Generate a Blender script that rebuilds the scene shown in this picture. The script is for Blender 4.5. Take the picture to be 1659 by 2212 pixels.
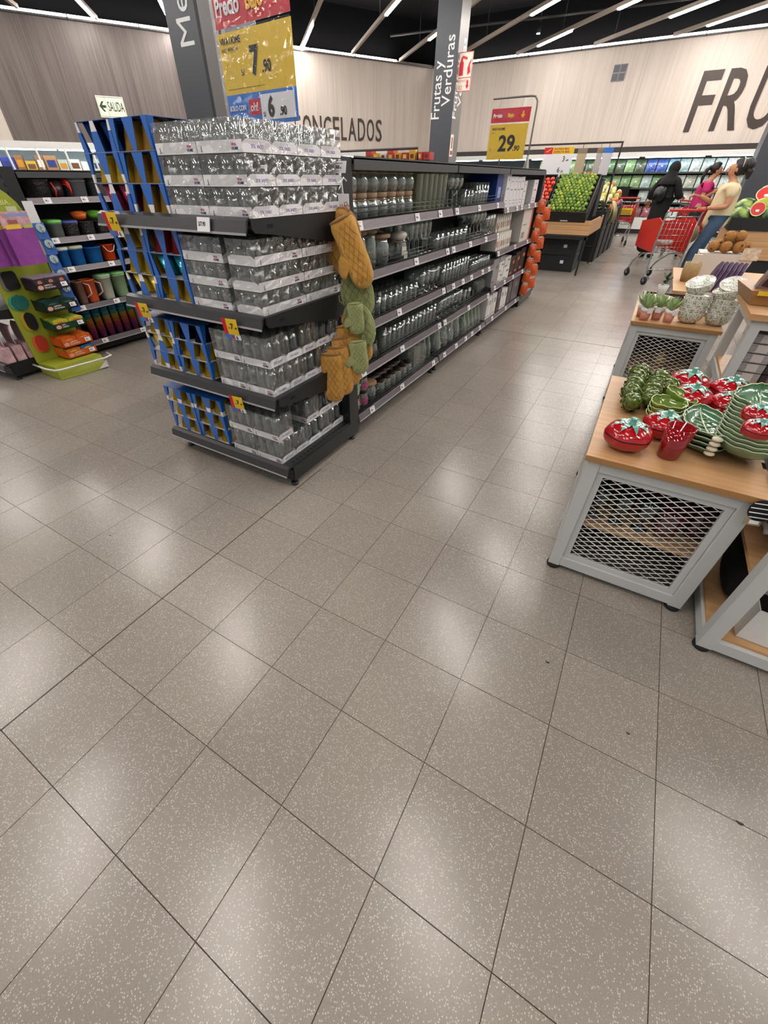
import bpy, math, random
from mathutils import Vector, Matrix
random.seed(7)
SC = bpy.context.scene
COL = SC.collection
PI = math.pi
for o in list(bpy.data.objects):
    bpy.data.objects.remove(o)

# ------------------------------------------------------------------ camera
# solved from the floor-tile grid (0.30 m tiles), the gondola edges and the upright posts, 1659x2212 frame
F_PX, U0, V0 = 869.6633, 802.7019, 1086.5748
YAW, PITCH, ROLL = 0.53342366, -0.67672147, -0.00205518
CAM = Vector((1.29603, 0.12912, 1.36469))
fwd = Vector((-math.sin(YAW) * math.cos(PITCH), math.cos(YAW) * math.cos(PITCH), math.sin(PITCH)))
rgt = Vector((math.cos(YAW), math.sin(YAW), 0))
upv = rgt.cross(fwd)
rg2 = math.cos(ROLL) * rgt + math.sin(ROLL) * upv
up2 = -math.sin(ROLL) * rgt + math.cos(ROLL) * upv
cam = bpy.data.cameras.new('camera')
cam.sensor_fit = 'HORIZONTAL'; cam.sensor_width = 36.0
cam.lens = F_PX / 1659 * 36
cam.shift_x = (829.5 - U0) / 1659; cam.shift_y = (V0 - 1106) / 1659
cam.clip_start = 0.02; cam.clip_end = 100
camo = bpy.data.objects.new('camera', cam); COL.objects.link(camo)
M = Matrix((rg2, up2, -fwd)).transposed().to_4x4(); M.translation = CAM
camo.matrix_world = M
SC.camera = camo

# ------------------------------------------------------------------ world, exposure
w = bpy.data.worlds.new('store_ambient'); SC.world = w; w.use_nodes = True
w.node_tree.nodes['Background'].inputs[0].default_value = (1.0, 0.99, 0.97, 1)
w.node_tree.nodes['Background'].inputs[1].default_value = 0.4
SC.view_settings.view_transform = 'Standard'
SC.view_settings.look = 'None'
SC.view_settings.gamma = 1.0
SC.view_settings.use_curve_mapping = False
SC.view_settings.exposure = 0.0
SC.cycles.transparent_max_bounces = 28
SC.cycles.max_bounces = 7
SC.cycles.caustics_reflective = False
SC.cycles.caustics_refractive = False
TUBE_EMIT = 100.0

# ------------------------------------------------------------------ materials
MATS = {}
def hexc(h):
    h = h.lstrip('#')
    c = [int(h[i:i + 2], 16) / 255 for i in (0, 2, 4)]
    return tuple((x / 12.92 if x <= 0.04045 else ((x + 0.055) / 1.055) ** 2.4) for x in c) + (1,)
def mat(name, col, rough=0.5, metal=0.0, noise=0.0, nscale=30, bump=0.0, bscale=60, coat=0.0, emit=None, estr=0.0, spec=0.5, stretch=(1, 1, 1), sheen=0.0):
    """principled material; noise = amount of procedural colour variation"""
    if name in MATS: return MATS[name]
    m = bpy.data.materials.new(name); m.use_nodes = True
    nt = m.node_tree; N = nt.nodes; L = nt.links
    b = N['Principled BSDF']
    c = hexc(col) if isinstance(col, str) else tuple(col) + (1,) * (4 - len(col))
    b.inputs['Base Color'].default_value = c
    b.inputs['Roughness'].default_value = rough
    b.inputs['Metallic'].default_value = metal
    b.inputs['Specular IOR Level'].default_value = spec
    if coat: b.inputs['Coat Weight'].default_value = coat; b.inputs['Coat Roughness'].default_value = 0.04
    if sheen: b.inputs['Sheen Weight'].default_value = sheen
    if emit: b.inputs['Emission Color'].default_value = hexc(emit); b.inputs['Emission Strength'].default_value = estr
    tc = N.new('ShaderNodeTexCoord'); mp = N.new('ShaderNodeMapping'); mp.inputs['Scale'].default_value = stretch
    L.new(tc.outputs['Object'], mp.inputs[0])
    nz = N.new('ShaderNodeTexNoise'); nz.inputs['Scale'].default_value = nscale; nz.inputs['Detail'].default_value = 3
    L.new(mp.outputs[0], nz.inputs['Vector'])
    mx = N.new('ShaderNodeMix'); mx.data_type = 'RGBA'; mx.blend_type = 'MULTIPLY'
    mx.inputs[0].default_value = max(noise, 0.03)
    mx.inputs[6].default_value = c
    rp = N.new('ShaderNodeValToRGB'); rp.color_ramp.elements[0].position = 0.3; rp.color_ramp.elements[1].position = 0.7
    rp.color_ramp.elements[0].color = (0.35, 0.35, 0.35, 1); rp.color_ramp.elements[1].color = (1.25, 1.25, 1.25, 1)
    L.new(nz.outputs['Fac'], rp.inputs[0]); L.new(rp.outputs[0], mx.inputs[7]); L.new(mx.outputs[2], b.inputs['Base Color'])
    if bump:
        n2 = N.new('ShaderNodeTexNoise'); n2.inputs['Scale'].default_value = bscale; L.new(mp.outputs[0], n2.inputs['Vector'])
        bp = N.new('ShaderNodeBump'); bp.inputs['Strength'].default_value = bump; bp.inputs['Distance'].default_value = 0.01
        L.new(n2.outputs['Fac'], bp.inputs['Height']); L.new(bp.outputs[0], b.inputs['Normal'])
    MATS[name] = m; return m
def clear(name, tint=(0.86, 0.89, 0.87), gloss=0.10, rough=0.03, bump=0.0, bscale=40, edge=0.55, edgecol=(0.9, 0.92, 0.9), body=0.0, bodycol=(0.8, 0.82, 0.8), edgetint=None):
    """clear glass or film: tinted transparency, gloss that grows at grazing angles"""
    if name in MATS: return MATS[name]
    m = bpy.data.materials.new(name); m.use_nodes = True
    nt = m.node_tree; N = nt.nodes; L = nt.links
    N.remove(N['Principled BSDF']); out = N['Material Output']
    tr = N.new('ShaderNodeBsdfTransparent'); tr.inputs[0].default_value = tuple(tint) + (1,)
    gl = N.new('ShaderNodeBsdfGlossy'); gl.inputs[0].default_value = tuple(edgecol) + (1,); gl.inputs['Roughness'].default_value = rough
    lw = N.new('ShaderNodeLayerWeight'); lw.inputs[0].default_value = 0.35
    mr = N.new('ShaderNodeMapRange'); mr.inputs[3].default_value = gloss; mr.inputs[4].default_value = edge
    L.new(lw.outputs['Facing'], mr.inputs[0])
    mix = N.new('ShaderNodeMixShader'); L.new(mr.outputs[0], mix.inputs[0]); L.new(tr.outputs[0], mix.inputs[1]); L.new(gl.outputs[0], mix.inputs[2])
    last = mix
    if edgetint:   # thick glass seen along its wall swallows more light
        pw = N.new('ShaderNodeMath'); pw.operation = 'POWER'; pw.inputs[1].default_value = 2.0; L.new(lw.outputs['Facing'], pw.inputs[0])
        mc = N.new('ShaderNodeMix'); mc.data_type = 'RGBA'; mc.inputs[6].default_value = tuple(tint) + (1,); mc.inputs[7].default_value = tuple(edgetint) + (1,)
        L.new(pw.outputs[0], mc.inputs[0]); L.new(mc.outputs[2], tr.inputs[0])
    if body:
        df = N.new('ShaderNodeBsdfDiffuse'); df.inputs[0].default_value = tuple(bodycol) + (1,)
        m2 = N.new('ShaderNodeMixShader'); m2.inputs[0].default_value = body
        L.new(mix.outputs[0], m2.inputs[1]); L.new(df.outputs[0], m2.inputs[2]); last = m2
    if bump:
        tc = N.new('ShaderNodeTexCoord')
        n2 = N.new('ShaderNodeTexNoise'); n2.inputs['Scale'].default_value = bscale; n2.inputs['Detail'].default_value = 2
        n2.inputs['Distortion'].default_value = 1.2
        L.new(tc.outputs['Object'], n2.inputs['Vector'])
        bp = N.new('ShaderNodeBump'); bp.inputs['Strength'].default_value = bump; bp.inputs['Distance'].default_value = 0.02
        L.new(n2.outputs['Fac'], bp.inputs['Height']); L.new(bp.outputs[0], gl.inputs['Normal'])
    L.new(last.outputs[0], out.inputs['Surface'])
    MATS[name] = m; return m
def wood(name, c1, c2, scale=1.0, axis=0, rough=0.45):
    if name in MATS: return MATS[name]
    m = mat(name, c1, rough)
    nt = m.node_tree; N = nt.nodes; L = nt.links; b = N['Principled BSDF']
    tc = N.new('ShaderNodeTexCoord'); mp = N.new('ShaderNodeMapping')
    s = [28 * scale] * 3; s[axis] = 1.2 * scale; mp.inputs['Scale'].default_value = s
    L.new(tc.outputs['Object'], mp.inputs[0])
    nz = N.new('ShaderNodeTexNoise'); nz.inputs['Scale'].default_value = 2.2; nz.inputs['Detail'].default_value = 5; nz.inputs['Distortion'].default_value = 0.4
    L.new(mp.outputs[0], nz.inputs['Vector'])
    rp = N.new('ShaderNodeValToRGB'); rp.color_ramp.elements[0].position = 0.35; rp.color_ramp.elements[1].position = 0.68
    rp.color_ramp.elements[0].color = hexc(c2); rp.color_ramp.elements[1].color = hexc(c1)
    L.new(nz.outputs['Fac'], rp.inputs[0]); L.new(rp.outputs[0], b.inputs['Base Color'])
    return m
def terrazzo():
    m = bpy.data.materials.new('terrazzo_tile'); m.use_nodes = True
    nt = m.node_tree; N = nt.nodes; L = nt.links; b = N['Principled BSDF']
    ge = N.new('ShaderNodeNewGeometry')
    sn = N.new('ShaderNodeVectorMath'); sn.operation = 'SNAP'; sn.inputs[1].default_value = (0.3, 0.3, 50)
    L.new(ge.outputs['Position'], sn.inputs[0])
    wn = N.new('ShaderNodeTexWhiteNoise'); wn.noise_dimensions = '3D'; L.new(sn.outputs[0], wn.inputs['Vector'])
    # chips: two voronoi sizes
    def chips(scale, thr):
        v = N.new('ShaderNodeTexVoronoi'); v.inputs['Scale'].default_value = scale
        L.new(ge.outputs['Position'], v.inputs['Vector'])
        lt = N.new('ShaderNodeMapRange'); lt.inputs[1].default_value = 0.0; lt.inputs[2].default_value = 0.45
        lt.inputs[3].default_value = 1.0; lt.inputs[4].default_value = 0.0
        L.new(v.outputs['Distance'], lt.inputs[0])
        sp = N.new('ShaderNodeSeparateColor'); L.new(v.outputs['Color'], sp.inputs[0])
        gt = N.new('ShaderNodeMath'); gt.operation = 'GREATER_THAN'; gt.inputs[1].default_value = thr
        L.new(sp.outputs[0], gt.inputs[0])
        mu = N.new('ShaderNodeMath'); mu.operation = 'MULTIPLY'; L.new(lt.outputs[0], mu.inputs[0]); L.new(gt.outputs[0], mu.inputs[1])
        return mu, sp
    a, sa = chips(230, 0.55); c, sc_ = chips(420, 0.5)
    nz = N.new('ShaderNodeTexNoise'); nz.inputs['Scale'].default_value = 1.1; nz.inputs['Detail'].default_value = 4
    L.new(ge.outputs['Position'], nz.inputs['Vector'])
    base = N.new('ShaderNodeValToRGB'); base.color_ramp.elements[0].position = 0.3; base.color_ramp.elements[1].position = 0.7
    base.color_ramp.elements[0].color = hexc('#847c74'); base.color_ramp.elements[1].color = hexc('#90887f')
    L.new(nz.outputs['Fac'], base.inputs[0])
    tv = N.new('ShaderNodeMapRange'); tv.inputs[3].default_value = 0.93; tv.inputs[4].default_value = 1.05; L.new(wn.outputs['Value'], tv.inputs[0])
    t1 = N.new('ShaderNodeVectorMath'); t1.operation = 'SCALE'; L.new(base.outputs[0], t1.inputs[0]); L.new(tv.outputs[0], t1.inputs['Scale'])
    dk = N.new('ShaderNodeMix'); dk.data_type = 'RGBA'; dk.inputs[7].default_value = hexc('#5f5951')
    m1 = N.new('ShaderNodeMath'); m1.operation = 'MULTIPLY'; m1.inputs[1].default_value = 0.75; L.new(c.outputs[0], m1.inputs[0])
    L.new(m1.outputs[0], dk.inputs[0]); L.new(t1.outputs[0], dk.inputs[6])
    lt = N.new('ShaderNodeMix'); lt.data_type = 'RGBA'; lt.inputs[7].default_value = hexc('#d2cdc4')
    L.new(a.outputs[0], lt.inputs[0]); L.new(dk.outputs[2], lt.inputs[6]); L.new(lt.outputs[2], b.inputs['Base Color'])
    rr = N.new('ShaderNodeMapRange'); rr.inputs[3].default_value = 0.19; rr.inputs[4].default_value = 0.28; L.new(nz.outputs['Fac'], rr.inputs[0])
    L.new(rr.outputs[0], b.inputs['Roughness']); b.inputs['Specular IOR Level'].default_value = 0.5
    MATS['terrazzo'] = m; return m
def wallpanel(name, c1, c2, c3):
    """wall laminate with fine upright grain and broad soft streaks"""
    m = bpy.data.materials.new(name); m.use_nodes = True
    nt = m.node_tree; N = nt.nodes; L = nt.links; b = N['Principled BSDF']; b.inputs['Roughness'].default_value = 0.5
    tc = N.new('ShaderNodeTexCoord'); mp = N.new('ShaderNodeMapping'); mp.inputs['Scale'].default_value = (26, 26, 0.5)
    L.new(tc.outputs['Object'], mp.inputs[0])
    n1 = N.new('ShaderNodeTexNoise'); n1.inputs['Scale'].default_value = 1.0; n1.inputs['Detail'].default_value = 6; L.new(mp.outputs[0], n1.inputs['Vector'])
    mp2 = N.new('ShaderNodeMapping'); mp2.inputs['Scale'].default_value = (3, 3, 0.25); L.new(tc.outputs['Object'], mp2.inputs[0])
    n2 = N.new('ShaderNodeTexNoise'); n2.inputs['Scale'].default_value = 1.0; n2.inputs['Detail'].default_value = 3; L.new(mp2.outputs[0], n2.inputs['Vector'])
    rp = N.new('ShaderNodeValToRGB'); rp.color_ramp.elements[0].position = 0.35; rp.color_ramp.elements[1].position = 0.65
    rp.color_ramp.elements[0].color = hexc(c2); rp.color_ramp.elements[1].color = hexc(c1); L.new(n1.outputs['Fac'], rp.inputs[0])
    mx = N.new('ShaderNodeMix'); mx.data_type = 'RGBA'; mx.inputs[7].default_value = hexc(c3)
    mr = N.new('ShaderNodeMapRange'); mr.inputs[1].default_value = 0.45; mr.inputs[2].default_value = 0.75; mr.inputs[4].default_value = 0.6; L.new(n2.outputs['Fac'], mr.inputs[0])
    L.new(mr.outputs[0], mx.inputs[0]); L.new(rp.outputs[0], mx.inputs[6]); L.new(mx.outputs[2], b.inputs['Base Color'])
    MATS[name] = m; return m
def emis(name, col, s):
    if name in MATS: return MATS[name]
    m = bpy.data.materials.new(name); m.use_nodes = True
    b = m.node_tree.nodes['Principled BSDF']; b.inputs['Base Color'].default_value = (0.8, 0.8, 0.8, 1)
    b.inputs['Emission Color'].default_value = hexc(col); b.inputs['Emission Strength'].default_value = s
    MATS[name] = m; return m

# ------------------------------------------------------------------ mesh helpers
class MB:
    """collects shapes; mesh() turns them into one mesh"""
    def __init__(s): s.v = []; s.f = []; s.m = []; s.sm = []; s.k = 0
    def add(s, vs, fs, sm=False):
        n = len(s.v); s.v += [tuple(p) for p in vs]
        for f in fs: s.f.append(tuple(i + n for i in f)); s.m.append(s.k); s.sm.append(sm)
        return s
    def mi(s, k): s.k = k; return s
    def box(s, x0, x1, y0, y1, z0, z1):
        vs = [(x, y, z) for z in (z0, z1) for y in (y0, y1) for x in (x0, x1)]
        return s.add(vs, [(0, 2, 3, 1), (4, 5, 7, 6), (0, 1, 5, 4), (2, 6, 7, 3), (0, 4, 6, 2), (1, 3, 7, 5)])
    def hexa(s, p):  # 8 points: bottom 4 ring, top 4 ring
        return s.add(p, [(3, 2, 1, 0), (4, 5, 6, 7), (0, 1, 5, 4), (1, 2, 6, 5), (2, 3, 7, 6), (3, 0, 4, 7)])
    def lathe(s, prof, seg=16, cx=0, cy=0, sm=True, cap=True):
        vs = []; fs = []
        for r, z in prof:
            for i in range(seg):
                a = 2 * PI * i / seg; vs.append((cx + r * math.cos(a), cy + r * math.sin(a), z))
        for j in range(len(prof) - 1):
            for i in range(seg):
                a, b = j * seg + i, j * seg + (i + 1) % seg
                fs.append((a, b, b + seg, a + seg))
        if cap:
            if prof[0][0] > 1e-6: fs.append(tuple(reversed(range(seg))))
            if prof[-1][0] > 1e-6: fs.append(tuple(range((len(prof) - 1) * seg, len(prof) * seg)))
        return s.add(vs, fs, sm)
    def cyl(s, x, y, z0, z1, r, seg=12, r2=None): return s.lathe([(r, z0), (r if r2 is None else r2, z1)], seg, x, y, True)
    def tube(s, pts, r, seg=6, closed=False, rs=None):
        P = [Vector(p) for p in pts]; n = len(P); vs = []; fs = []; prev = None
        for i, p in enumerate(P):
            a = P[(i - 1) % n] if (closed or i > 0) else p
            b = P[(i + 1) % n] if (closed or i < n - 1) else p
            t = (b - a).normalized() if (b - a).length > 1e-9 else Vector((0, 0, 1))
            if prev is None:
                u = t.orthogonal().normalized()
            else:
                u = (prev - t * prev.dot(t)); u = u.normalized() if u.length > 1e-6 else t.orthogonal().normalized()
            prev = u; w_ = t.cross(u); rr = rs[i] if rs else r
            for k in range(seg):
                an = 2 * PI * k / seg; vs.append(p + (u * math.cos(an) + w_ * math.sin(an)) * rr)
        for i in range(n if closed else n - 1):
            for k in range(seg):
                a, b = i * seg + k, i * seg + (k + 1) % seg; j = ((i + 1) % n) * seg
                fs.append((a, b, j + (k + 1) % seg, j + k))
        if not closed: fs.append(tuple(reversed(range(seg)))); fs.append(tuple(range((n - 1) * seg, n * seg)))
        return s.add(vs, fs, True)
    def prism(s, poly, z0, z1):  # poly in xy, extruded in z
        n = len(poly); vs = [(x, y, z0) for x, y in poly] + [(x, y, z1) for x, y in poly]
        return s.add(vs, [tuple(reversed(range(n))), tuple(range(n, 2 * n))] + [(i, (i + 1) % n, n + (i + 1) % n, n + i) for i in range(n)])
    def prismx(s, poly, x0, x1):  # poly in yz
        n = len(poly); vs = [(x0, y, z) for y, z in poly] + [(x1, y, z) for y, z in poly]
        return s.add(vs, [tuple(reversed(range(n))), tuple(range(n, 2 * n))] + [(i, (i + 1) % n, n + (i + 1) % n, n + i) for i in range(n)])
    def prismy(s, poly, y0, y1):  # poly in xz
        n = len(poly); vs = [(x, y0, z) for x, z in poly] + [(x, y1, z) for x, z in poly]
        return s.add(vs, [tuple(range(n)), tuple(reversed(range(n, 2 * n)))] + [(i, n + i, n + (i + 1) % n, (i + 1) % n) for i in range(n)])
    def ball(s, c, r, seg=12, rings=7, sc=(1, 1, 1), fn=None):
        vs = []; fs = []
        for j in range(rings + 1):
            ph = PI * j / rings
            for i in range(seg):
                th = 2 * PI * i / seg
                d = Vector((math.sin(ph) * math.cos(th), math.sin(ph) * math.sin(th), -math.cos(ph)))
                q = r * (fn(d, th, ph) if fn else 1)
                vs.append((c[0] + d.x * q * sc[0], c[1] + d.y * q * sc[1], c[2] + d.z * q * sc[2]))
        for j in range(rings):
            for i in range(seg):
                a, b = j * seg + i, j * seg + (i + 1) % seg
                fs.append((a, b, b + seg, a + seg))
        return s.add(vs, fs, True)
    def grid(s, nx, ny, fn, sm=True, close=False):
        vs = [fn(i / nx, j / ny) for j in range(ny + 1) for i in range(nx + 1)]
        fs = [(j * (nx + 1) + i, j * (nx + 1) + i + 1, (j + 1) * (nx + 1) + i + 1, (j + 1) * (nx + 1) + i) for j in range(ny) for i in range(nx)]
        return s.add(vs, fs, sm)
    def mesh(s, name, mats):
        me = bpy.data.meshes.new(name); me.from_pydata(s.v, [], s.f)
        if not isinstance(mats, (list, tuple)): mats = [mats]
        for m in mats: me.materials.append(m)
        me.polygons.foreach_set('material_index', s.m); me.polygons.foreach_set('use_smooth', s.sm)
        me.update(); return me
def bevel(ob, wd=0.004, seg=2):
    m = ob.modifiers.new('bevel', 'BEVEL'); m.width = wd; m.segments = seg; m.limit_method = 'ANGLE'; m.angle_limit = 0.7; return ob
def obj(name, me, parent=None, loc=(0, 0, 0), rot=(0, 0, 0), scale=(1, 1, 1), label=None):
    o = bpy.data.objects.new(name, me); COL.objects.link(o)
    o.location = loc; o.rotation_euler = rot; o.scale = scale
    if parent: o.parent = parent
    if label: o['label'] = label
    return o
def tag(o, label, cat, group=None, kind=None):
    o['label'] = label; o['category'] = cat
    if group: o['group'] = group
    if kind: o['kind'] = kind
    return o
def thing(name, label, cat, loc=(0, 0, 0), rz=0, group=None, rot=None):
    o = bpy.data.objects.new(name, None); COL.objects.link(o); o.empty_display_size = 0.05
    o.location = loc; o.rotation_euler = rot if rot else (0, 0, rz)
    return tag(o, label, cat, group)
def struct(name, me, label=None, parent=None, **k):
    o = obj(name, me, parent, **k)
    if not parent: o['kind'] = 'structure'
    if label and not parent: o['label'] = label
    return o
_txt = {}
def text_mesh(s, size, m, ext=0.0006, bold=0.0, align='LEFT', sx=1.0, shear=0.0):
    """flat lettering in the xy plane, extruded along z"""
    key = (s, size, m.name, ext, bold, align, sx, shear)
    if key in _txt: return _txt[key]
    c = bpy.data.curves.new('lettering', 'FONT'); c.body = s; c.size = size; c.extrude = ext; c.offset = bold; c.align_x = align; c.shear = shear
    c.resolution_u = 3
    o = bpy.data.objects.new('lettering', c)
    me = bpy.data.meshes.new_from_object(o); bpy.data.objects.remove(o); bpy.data.curves.remove(c)
    for v in me.vertices: v.co.x *= sx
    me.materials.clear(); me.materials.append(m); _txt[key] = me
    return me
ORD = 'first second third fourth fifth sixth seventh eighth ninth tenth eleventh twelfth thirteenth fourteenth fifteenth sixteenth seventeenth eighteenth nineteenth twentieth'.split()
def nth(i):  # i from 0
    if i < 20: return ORD[i]
    n = i + 1; t = {2: 'twenty', 3: 'thirty', 4: 'forty', 5: 'fifty'}[n // 10]
    return t + '-' + ORD[n % 10 - 1] if n % 10 else {2: 'twentieth', 3: 'thirtieth', 4: 'fortieth', 5: 'fiftieth'}[n // 10]
_mesh = {}
def cached(key, fn):
    if key not in _mesh: _mesh[key] = fn()
    return _mesh[key]

# common materials
BLACK = mat('black_steel', '#17181a', 0.42, 0.0, 0.1)
DKGREY = mat('dark_grey_rail', '#39373a', 0.35, 0.1, 0.25, 40, stretch=(0.3, 0.3, 6))
RAIL = mat('rail_insert', '#6a6368', 0.3, 0.0, 0.35, 25, stretch=(1, 0.4, 8))
LIPEDGE = mat('rail_edge_clear', '#a8a4a6', 0.25)
GREYMET = mat('pale_grey_enamel', '#bdbfbe', 0.38, 0.0, 0.06, 8)
WHITE = mat('white_card', '#e4e2e4', 0.5)
WHITEP = mat('white_plastic', '#dcdcda', 0.35)
INK = mat('black_ink', '#1a1716', 0.6)
CHROME = mat('chrome_steel', '#b9b9b9', 0.22, 1.0)
RUBBER = mat('black_rubber', '#0e0e0f', 0.7)
YEL = mat('yellow_print', '#e2bb22', 0.45, noise=0.05)
RED = mat('red_print', '#c8152c', 0.4)
BLUEP = mat('blue_print', '#2f74c8', 0.45)
# ------------------------------------------------------------------ the setting
TERR = terrazzo()
GROUT = mat('grout', '#4d4640', 0.8)
CREAM = wallpanel('cream_laminate', '#cdc1b6', '#bdb0a5', '#d6cbc1')
DARKW = wallpanel('dark_laminate', '#6a605d', '#524947', '#776c68')
CEIL = mat('black_ceiling_paint', '#060607', 0.9, spec=.1)
TRUNK = mat('beige_trunking', '#9c9084', 0.5)
LED = emis('lamp_light', '#fff8f1', TUBE_EMIT)
COVE = emis('cove_light', '#fff8f2', 46.0)
SLATE = mat('slate_column_paint', '#3f434b', 0.42, noise=0.05)
SLATE2 = mat('grey_column_trim', '#6d6a69', 0.4)
def px_of(p):
    d = Vector(p) - CAM; z = d.dot(fwd)
    return (U0 + F_PX * d.dot(rg2) / z, V0 - F_PX * d.dot(up2) / z, z)

def build_floor():
    fl = struct('floor', MB().box(-17, 8, -4, 19, -0.12, -0.0035).mesh('floor', GROUT), 'grey-beige terrazzo tile floor with fine white chips')
    T = 0.3; g = 0.0011
    me = MB().box(g, T - g, g, T - g, -0.012, 0).mesh('floor_tile', TERR)
    cells = []
    for i in range(-56, 26):
        for j in range(-13, 63):
            c = ((i + .5) * T, (j + .5) * T, 0); u, v, z = px_of(c)
            vis = z > 0.2 and -60 < u < 1720 and 300 < v < 2300
            cells.append((-(1 / z ** 3) if vis else 1, i, j))
    cells.sort()
    for _, i, j in cells[:300]:
        obj('floor_tile', me, fl, (i * T, j * T, 0))
    b = MB()
    for _, i, j in cells[300:]:
        x, y = i * T, j * T
        b.add([(x + g, y + g, 0), (x + T - g, y + g, 0), (x + T - g, y + T - g, 0), (x + g, y + T - g, 0), (x + g, y + g, -.004), (x + T - g, y + g, -.004), (x + T - g, y + T - g, -.004), (x + g, y + T - g, -.004)],
              [(0, 1, 2, 3), (0, 4, 5, 1), (1, 5, 6, 2), (2, 6, 7, 3), (3, 7, 4, 0)])
    o = obj('floor_tile_field', b.mesh('floor_tile_field', TERR), fl); o['kind'] = 'stuff'
    JO = mat('dark_joint', '#2b2521', 0.7)
    for x0, x1, y0, y1 in ((-.002, .0025, -4, 1.72), (-0.5, 8, 5.1, 5.106), (-3.3, -3.296, -4, 9)):
        obj('expansion_joint', MB().box(x0, x1, y0, y1, -.003, .0006).mesh('expansion_joint', JO), fl)
    for x, y, s in ((2.0, .9, 1), (1.45, 1.12, .8), (-.1, -.55, .9), (1.72, 1.0, .7), (-.55, .72, .6)):
        pts = [(s * .008 * (1 + .5 * math.sin(3 * a)) * math.cos(a), s * .006 * (1 + .4 * math.cos(2 * a)) * math.sin(a)) for a in [k * PI / 5 for k in range(10)]]
        obj('scuff_mark', MB().prism(pts, 0.0002, 0.0008).mesh('scuff_mark', JO), fl, (x, y, 0))
build_floor()
struct('ceiling', MB().box(-18, 8, -4, 20, 5.3, 5.4).mesh('ceiling', CEIL), 'black painted open ceiling')

PHI = math.radians(61.0); CX, CY = -6.85, 18.0
WR = (0, 0, PHI)
WALLZ0 = 2.02
def build_walls():
    w1 = struct('wall_back', MB().box(-6.85, 8, 18.0, 18.15, WALLZ0, 4.3).mesh('wall_back', CREAM), 'cream wood-grain wall above the vegetable fridge')
    struct('wall_back_upper', MB().box(-9, 8, 18.2, 18.3, 4.2, 5.3).mesh('wall_back_upper', CEIL))
    struct('trim_1', MB().box(-6.85, 8, 17.93, 18.0, WALLZ0 - .02, WALLZ0 + .1).mesh('trim_1', mat('dark_brown_trim', '#2a2120', 0.5)))
    for k, (a, b, m) in enumerate(((-6.5, 0, CREAM), (-12.5, -6.5, DARKW), (-22, -12.5, CREAM))):
        struct('wall_left_%d' % (k + 1), MB().box(a, b, 0, .15, WALLZ0 + .1, 4.32).mesh('wall_left', m), ['cream wood-grain wall with frozen food lettering', 'dark brown wood-grain wall panel', 'cream wall panel at the far left'][k], loc=(CX, CY, 0), rot=WR)
    struct('wall_left_upper', MB().box(-22, 1, .2, .3, 4.2, 5.3).mesh('wall_left_upper', CEIL), loc=(CX, CY, 0), rot=WR)
    LET = mat('dark_brown_letter', '#33261f', 0.5)
    t = thing('wall_lettering', 'tall dark brown letters spelling CONGELADOS on the cream wall', 'lettering', (CX, CY, 0), PHI)
    x = -5.13
    for ch, wd in zip('CONGELADOS', (.28, .345, .365, .335, .285, .26, .36, .34, .345, .30)):
        me = text_mesh(ch, 0.78, LET, 0.01, 0.004)
        xs = [v.co.x for v in me.vertices]; ys = [v.co.y for v in me.vertices]
        sx = (wd - .07) / (max(xs) - min(xs)); sy = .55 / (max(ys) - min(ys))
        obj('letter', me, t, (x - min(xs) * sx, -0.011, 2.37 - min(ys) * sy), (PI / 2, 0, 0), (sx, sy, 1)); x += wd
    t = thing('wall_lettering', 'very large dark letters spelling FRU on the right cream wall', 'lettering', (0, 18, 0))
    x = 1.04
    for ch, wd in zip('FRU', (.60, .74, .72)):
        me = text_mesh(ch, 1.6, LET, 0.01, 0.02)
        xs = [v.co.x for v in me.vertices]; ys = [v.co.y for v in me.vertices]
        sx = (wd - .14) / (max(xs) - min(xs)); sy = 1.2 / (max(ys) - min(ys))
        obj('letter', me, t, (x - min(xs) * sx, -0.011, 2.4 - min(ys) * sy), (PI / 2, 0, 0), (sx, sy, 1)); x += wd
    # small grille on the right wall
    t = thing('vent_grille', 'small square grey vent grille on the right cream wall', 'vent', (-1.05, 17.99, 3.72))
    obj('frame', MB().box(-.17, .17, -.02, .01, -.17, .17).mesh('frame', mat('grille_grey', '#8b8a90', .5)), t)
    for a in (-.085, .085):
        for c in (-.085, .085): obj('slat', MB().box(a - .07, a + .07, -.03, -.02, c - .07, c + .07).mesh('slat', mat('grille_dark', '#5b5a60', .5)), t)
    # exit sign
    GS = mat('pale_glow_sign', '#e6e6cf', 0.5); GR = mat('dark_green_print', '#123a2e', 0.5)
    t = thing('exit_sign', 'pale exit sign reading SALIDA with a dark green left arrow', 'sign', (CX, CY, 0), PHI)
    # position from the pixel on the wall plane
    obj('panel', MB().box(-10.42, -9.80, -.03, -.01, 2.62, 3.02).mesh('panel', GS), t)
    obj('border', MB().box(-10.40, -9.82, -.034, -.03, 2.995, 3.0).box(-10.40, -9.82, -.034, -.03, 2.64, 2.645).box(-10.405, -10.40, -.034, -.03, 2.64, 3.0).box(-9.825, -9.82, -.034, -.03, 2.64, 3.0).box(-10.215, -10.21, -.034, -.03, 2.64, 3.0).mesh('border', GR), t)
    ar = [(-10.385, 2.83), (-10.31, 2.92), (-10.265, 2.92), (-10.32, 2.85), (-10.235, 2.85), (-10.235, 2.80), (-10.32, 2.80), (-10.265, 2.73), (-10.31, 2.73)]
    obj('arrow', MB().prismy(ar, -.036, -.03).mesh('arrow', GR), t)
    obj('lettering', text_mesh('SALIDA', .2, GR, .001, .002, sx=.56), t, (-10.195, -.032, 2.745), (PI / 2, 0, 0), (1, 1.25, 1))
build_walls()

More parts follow.
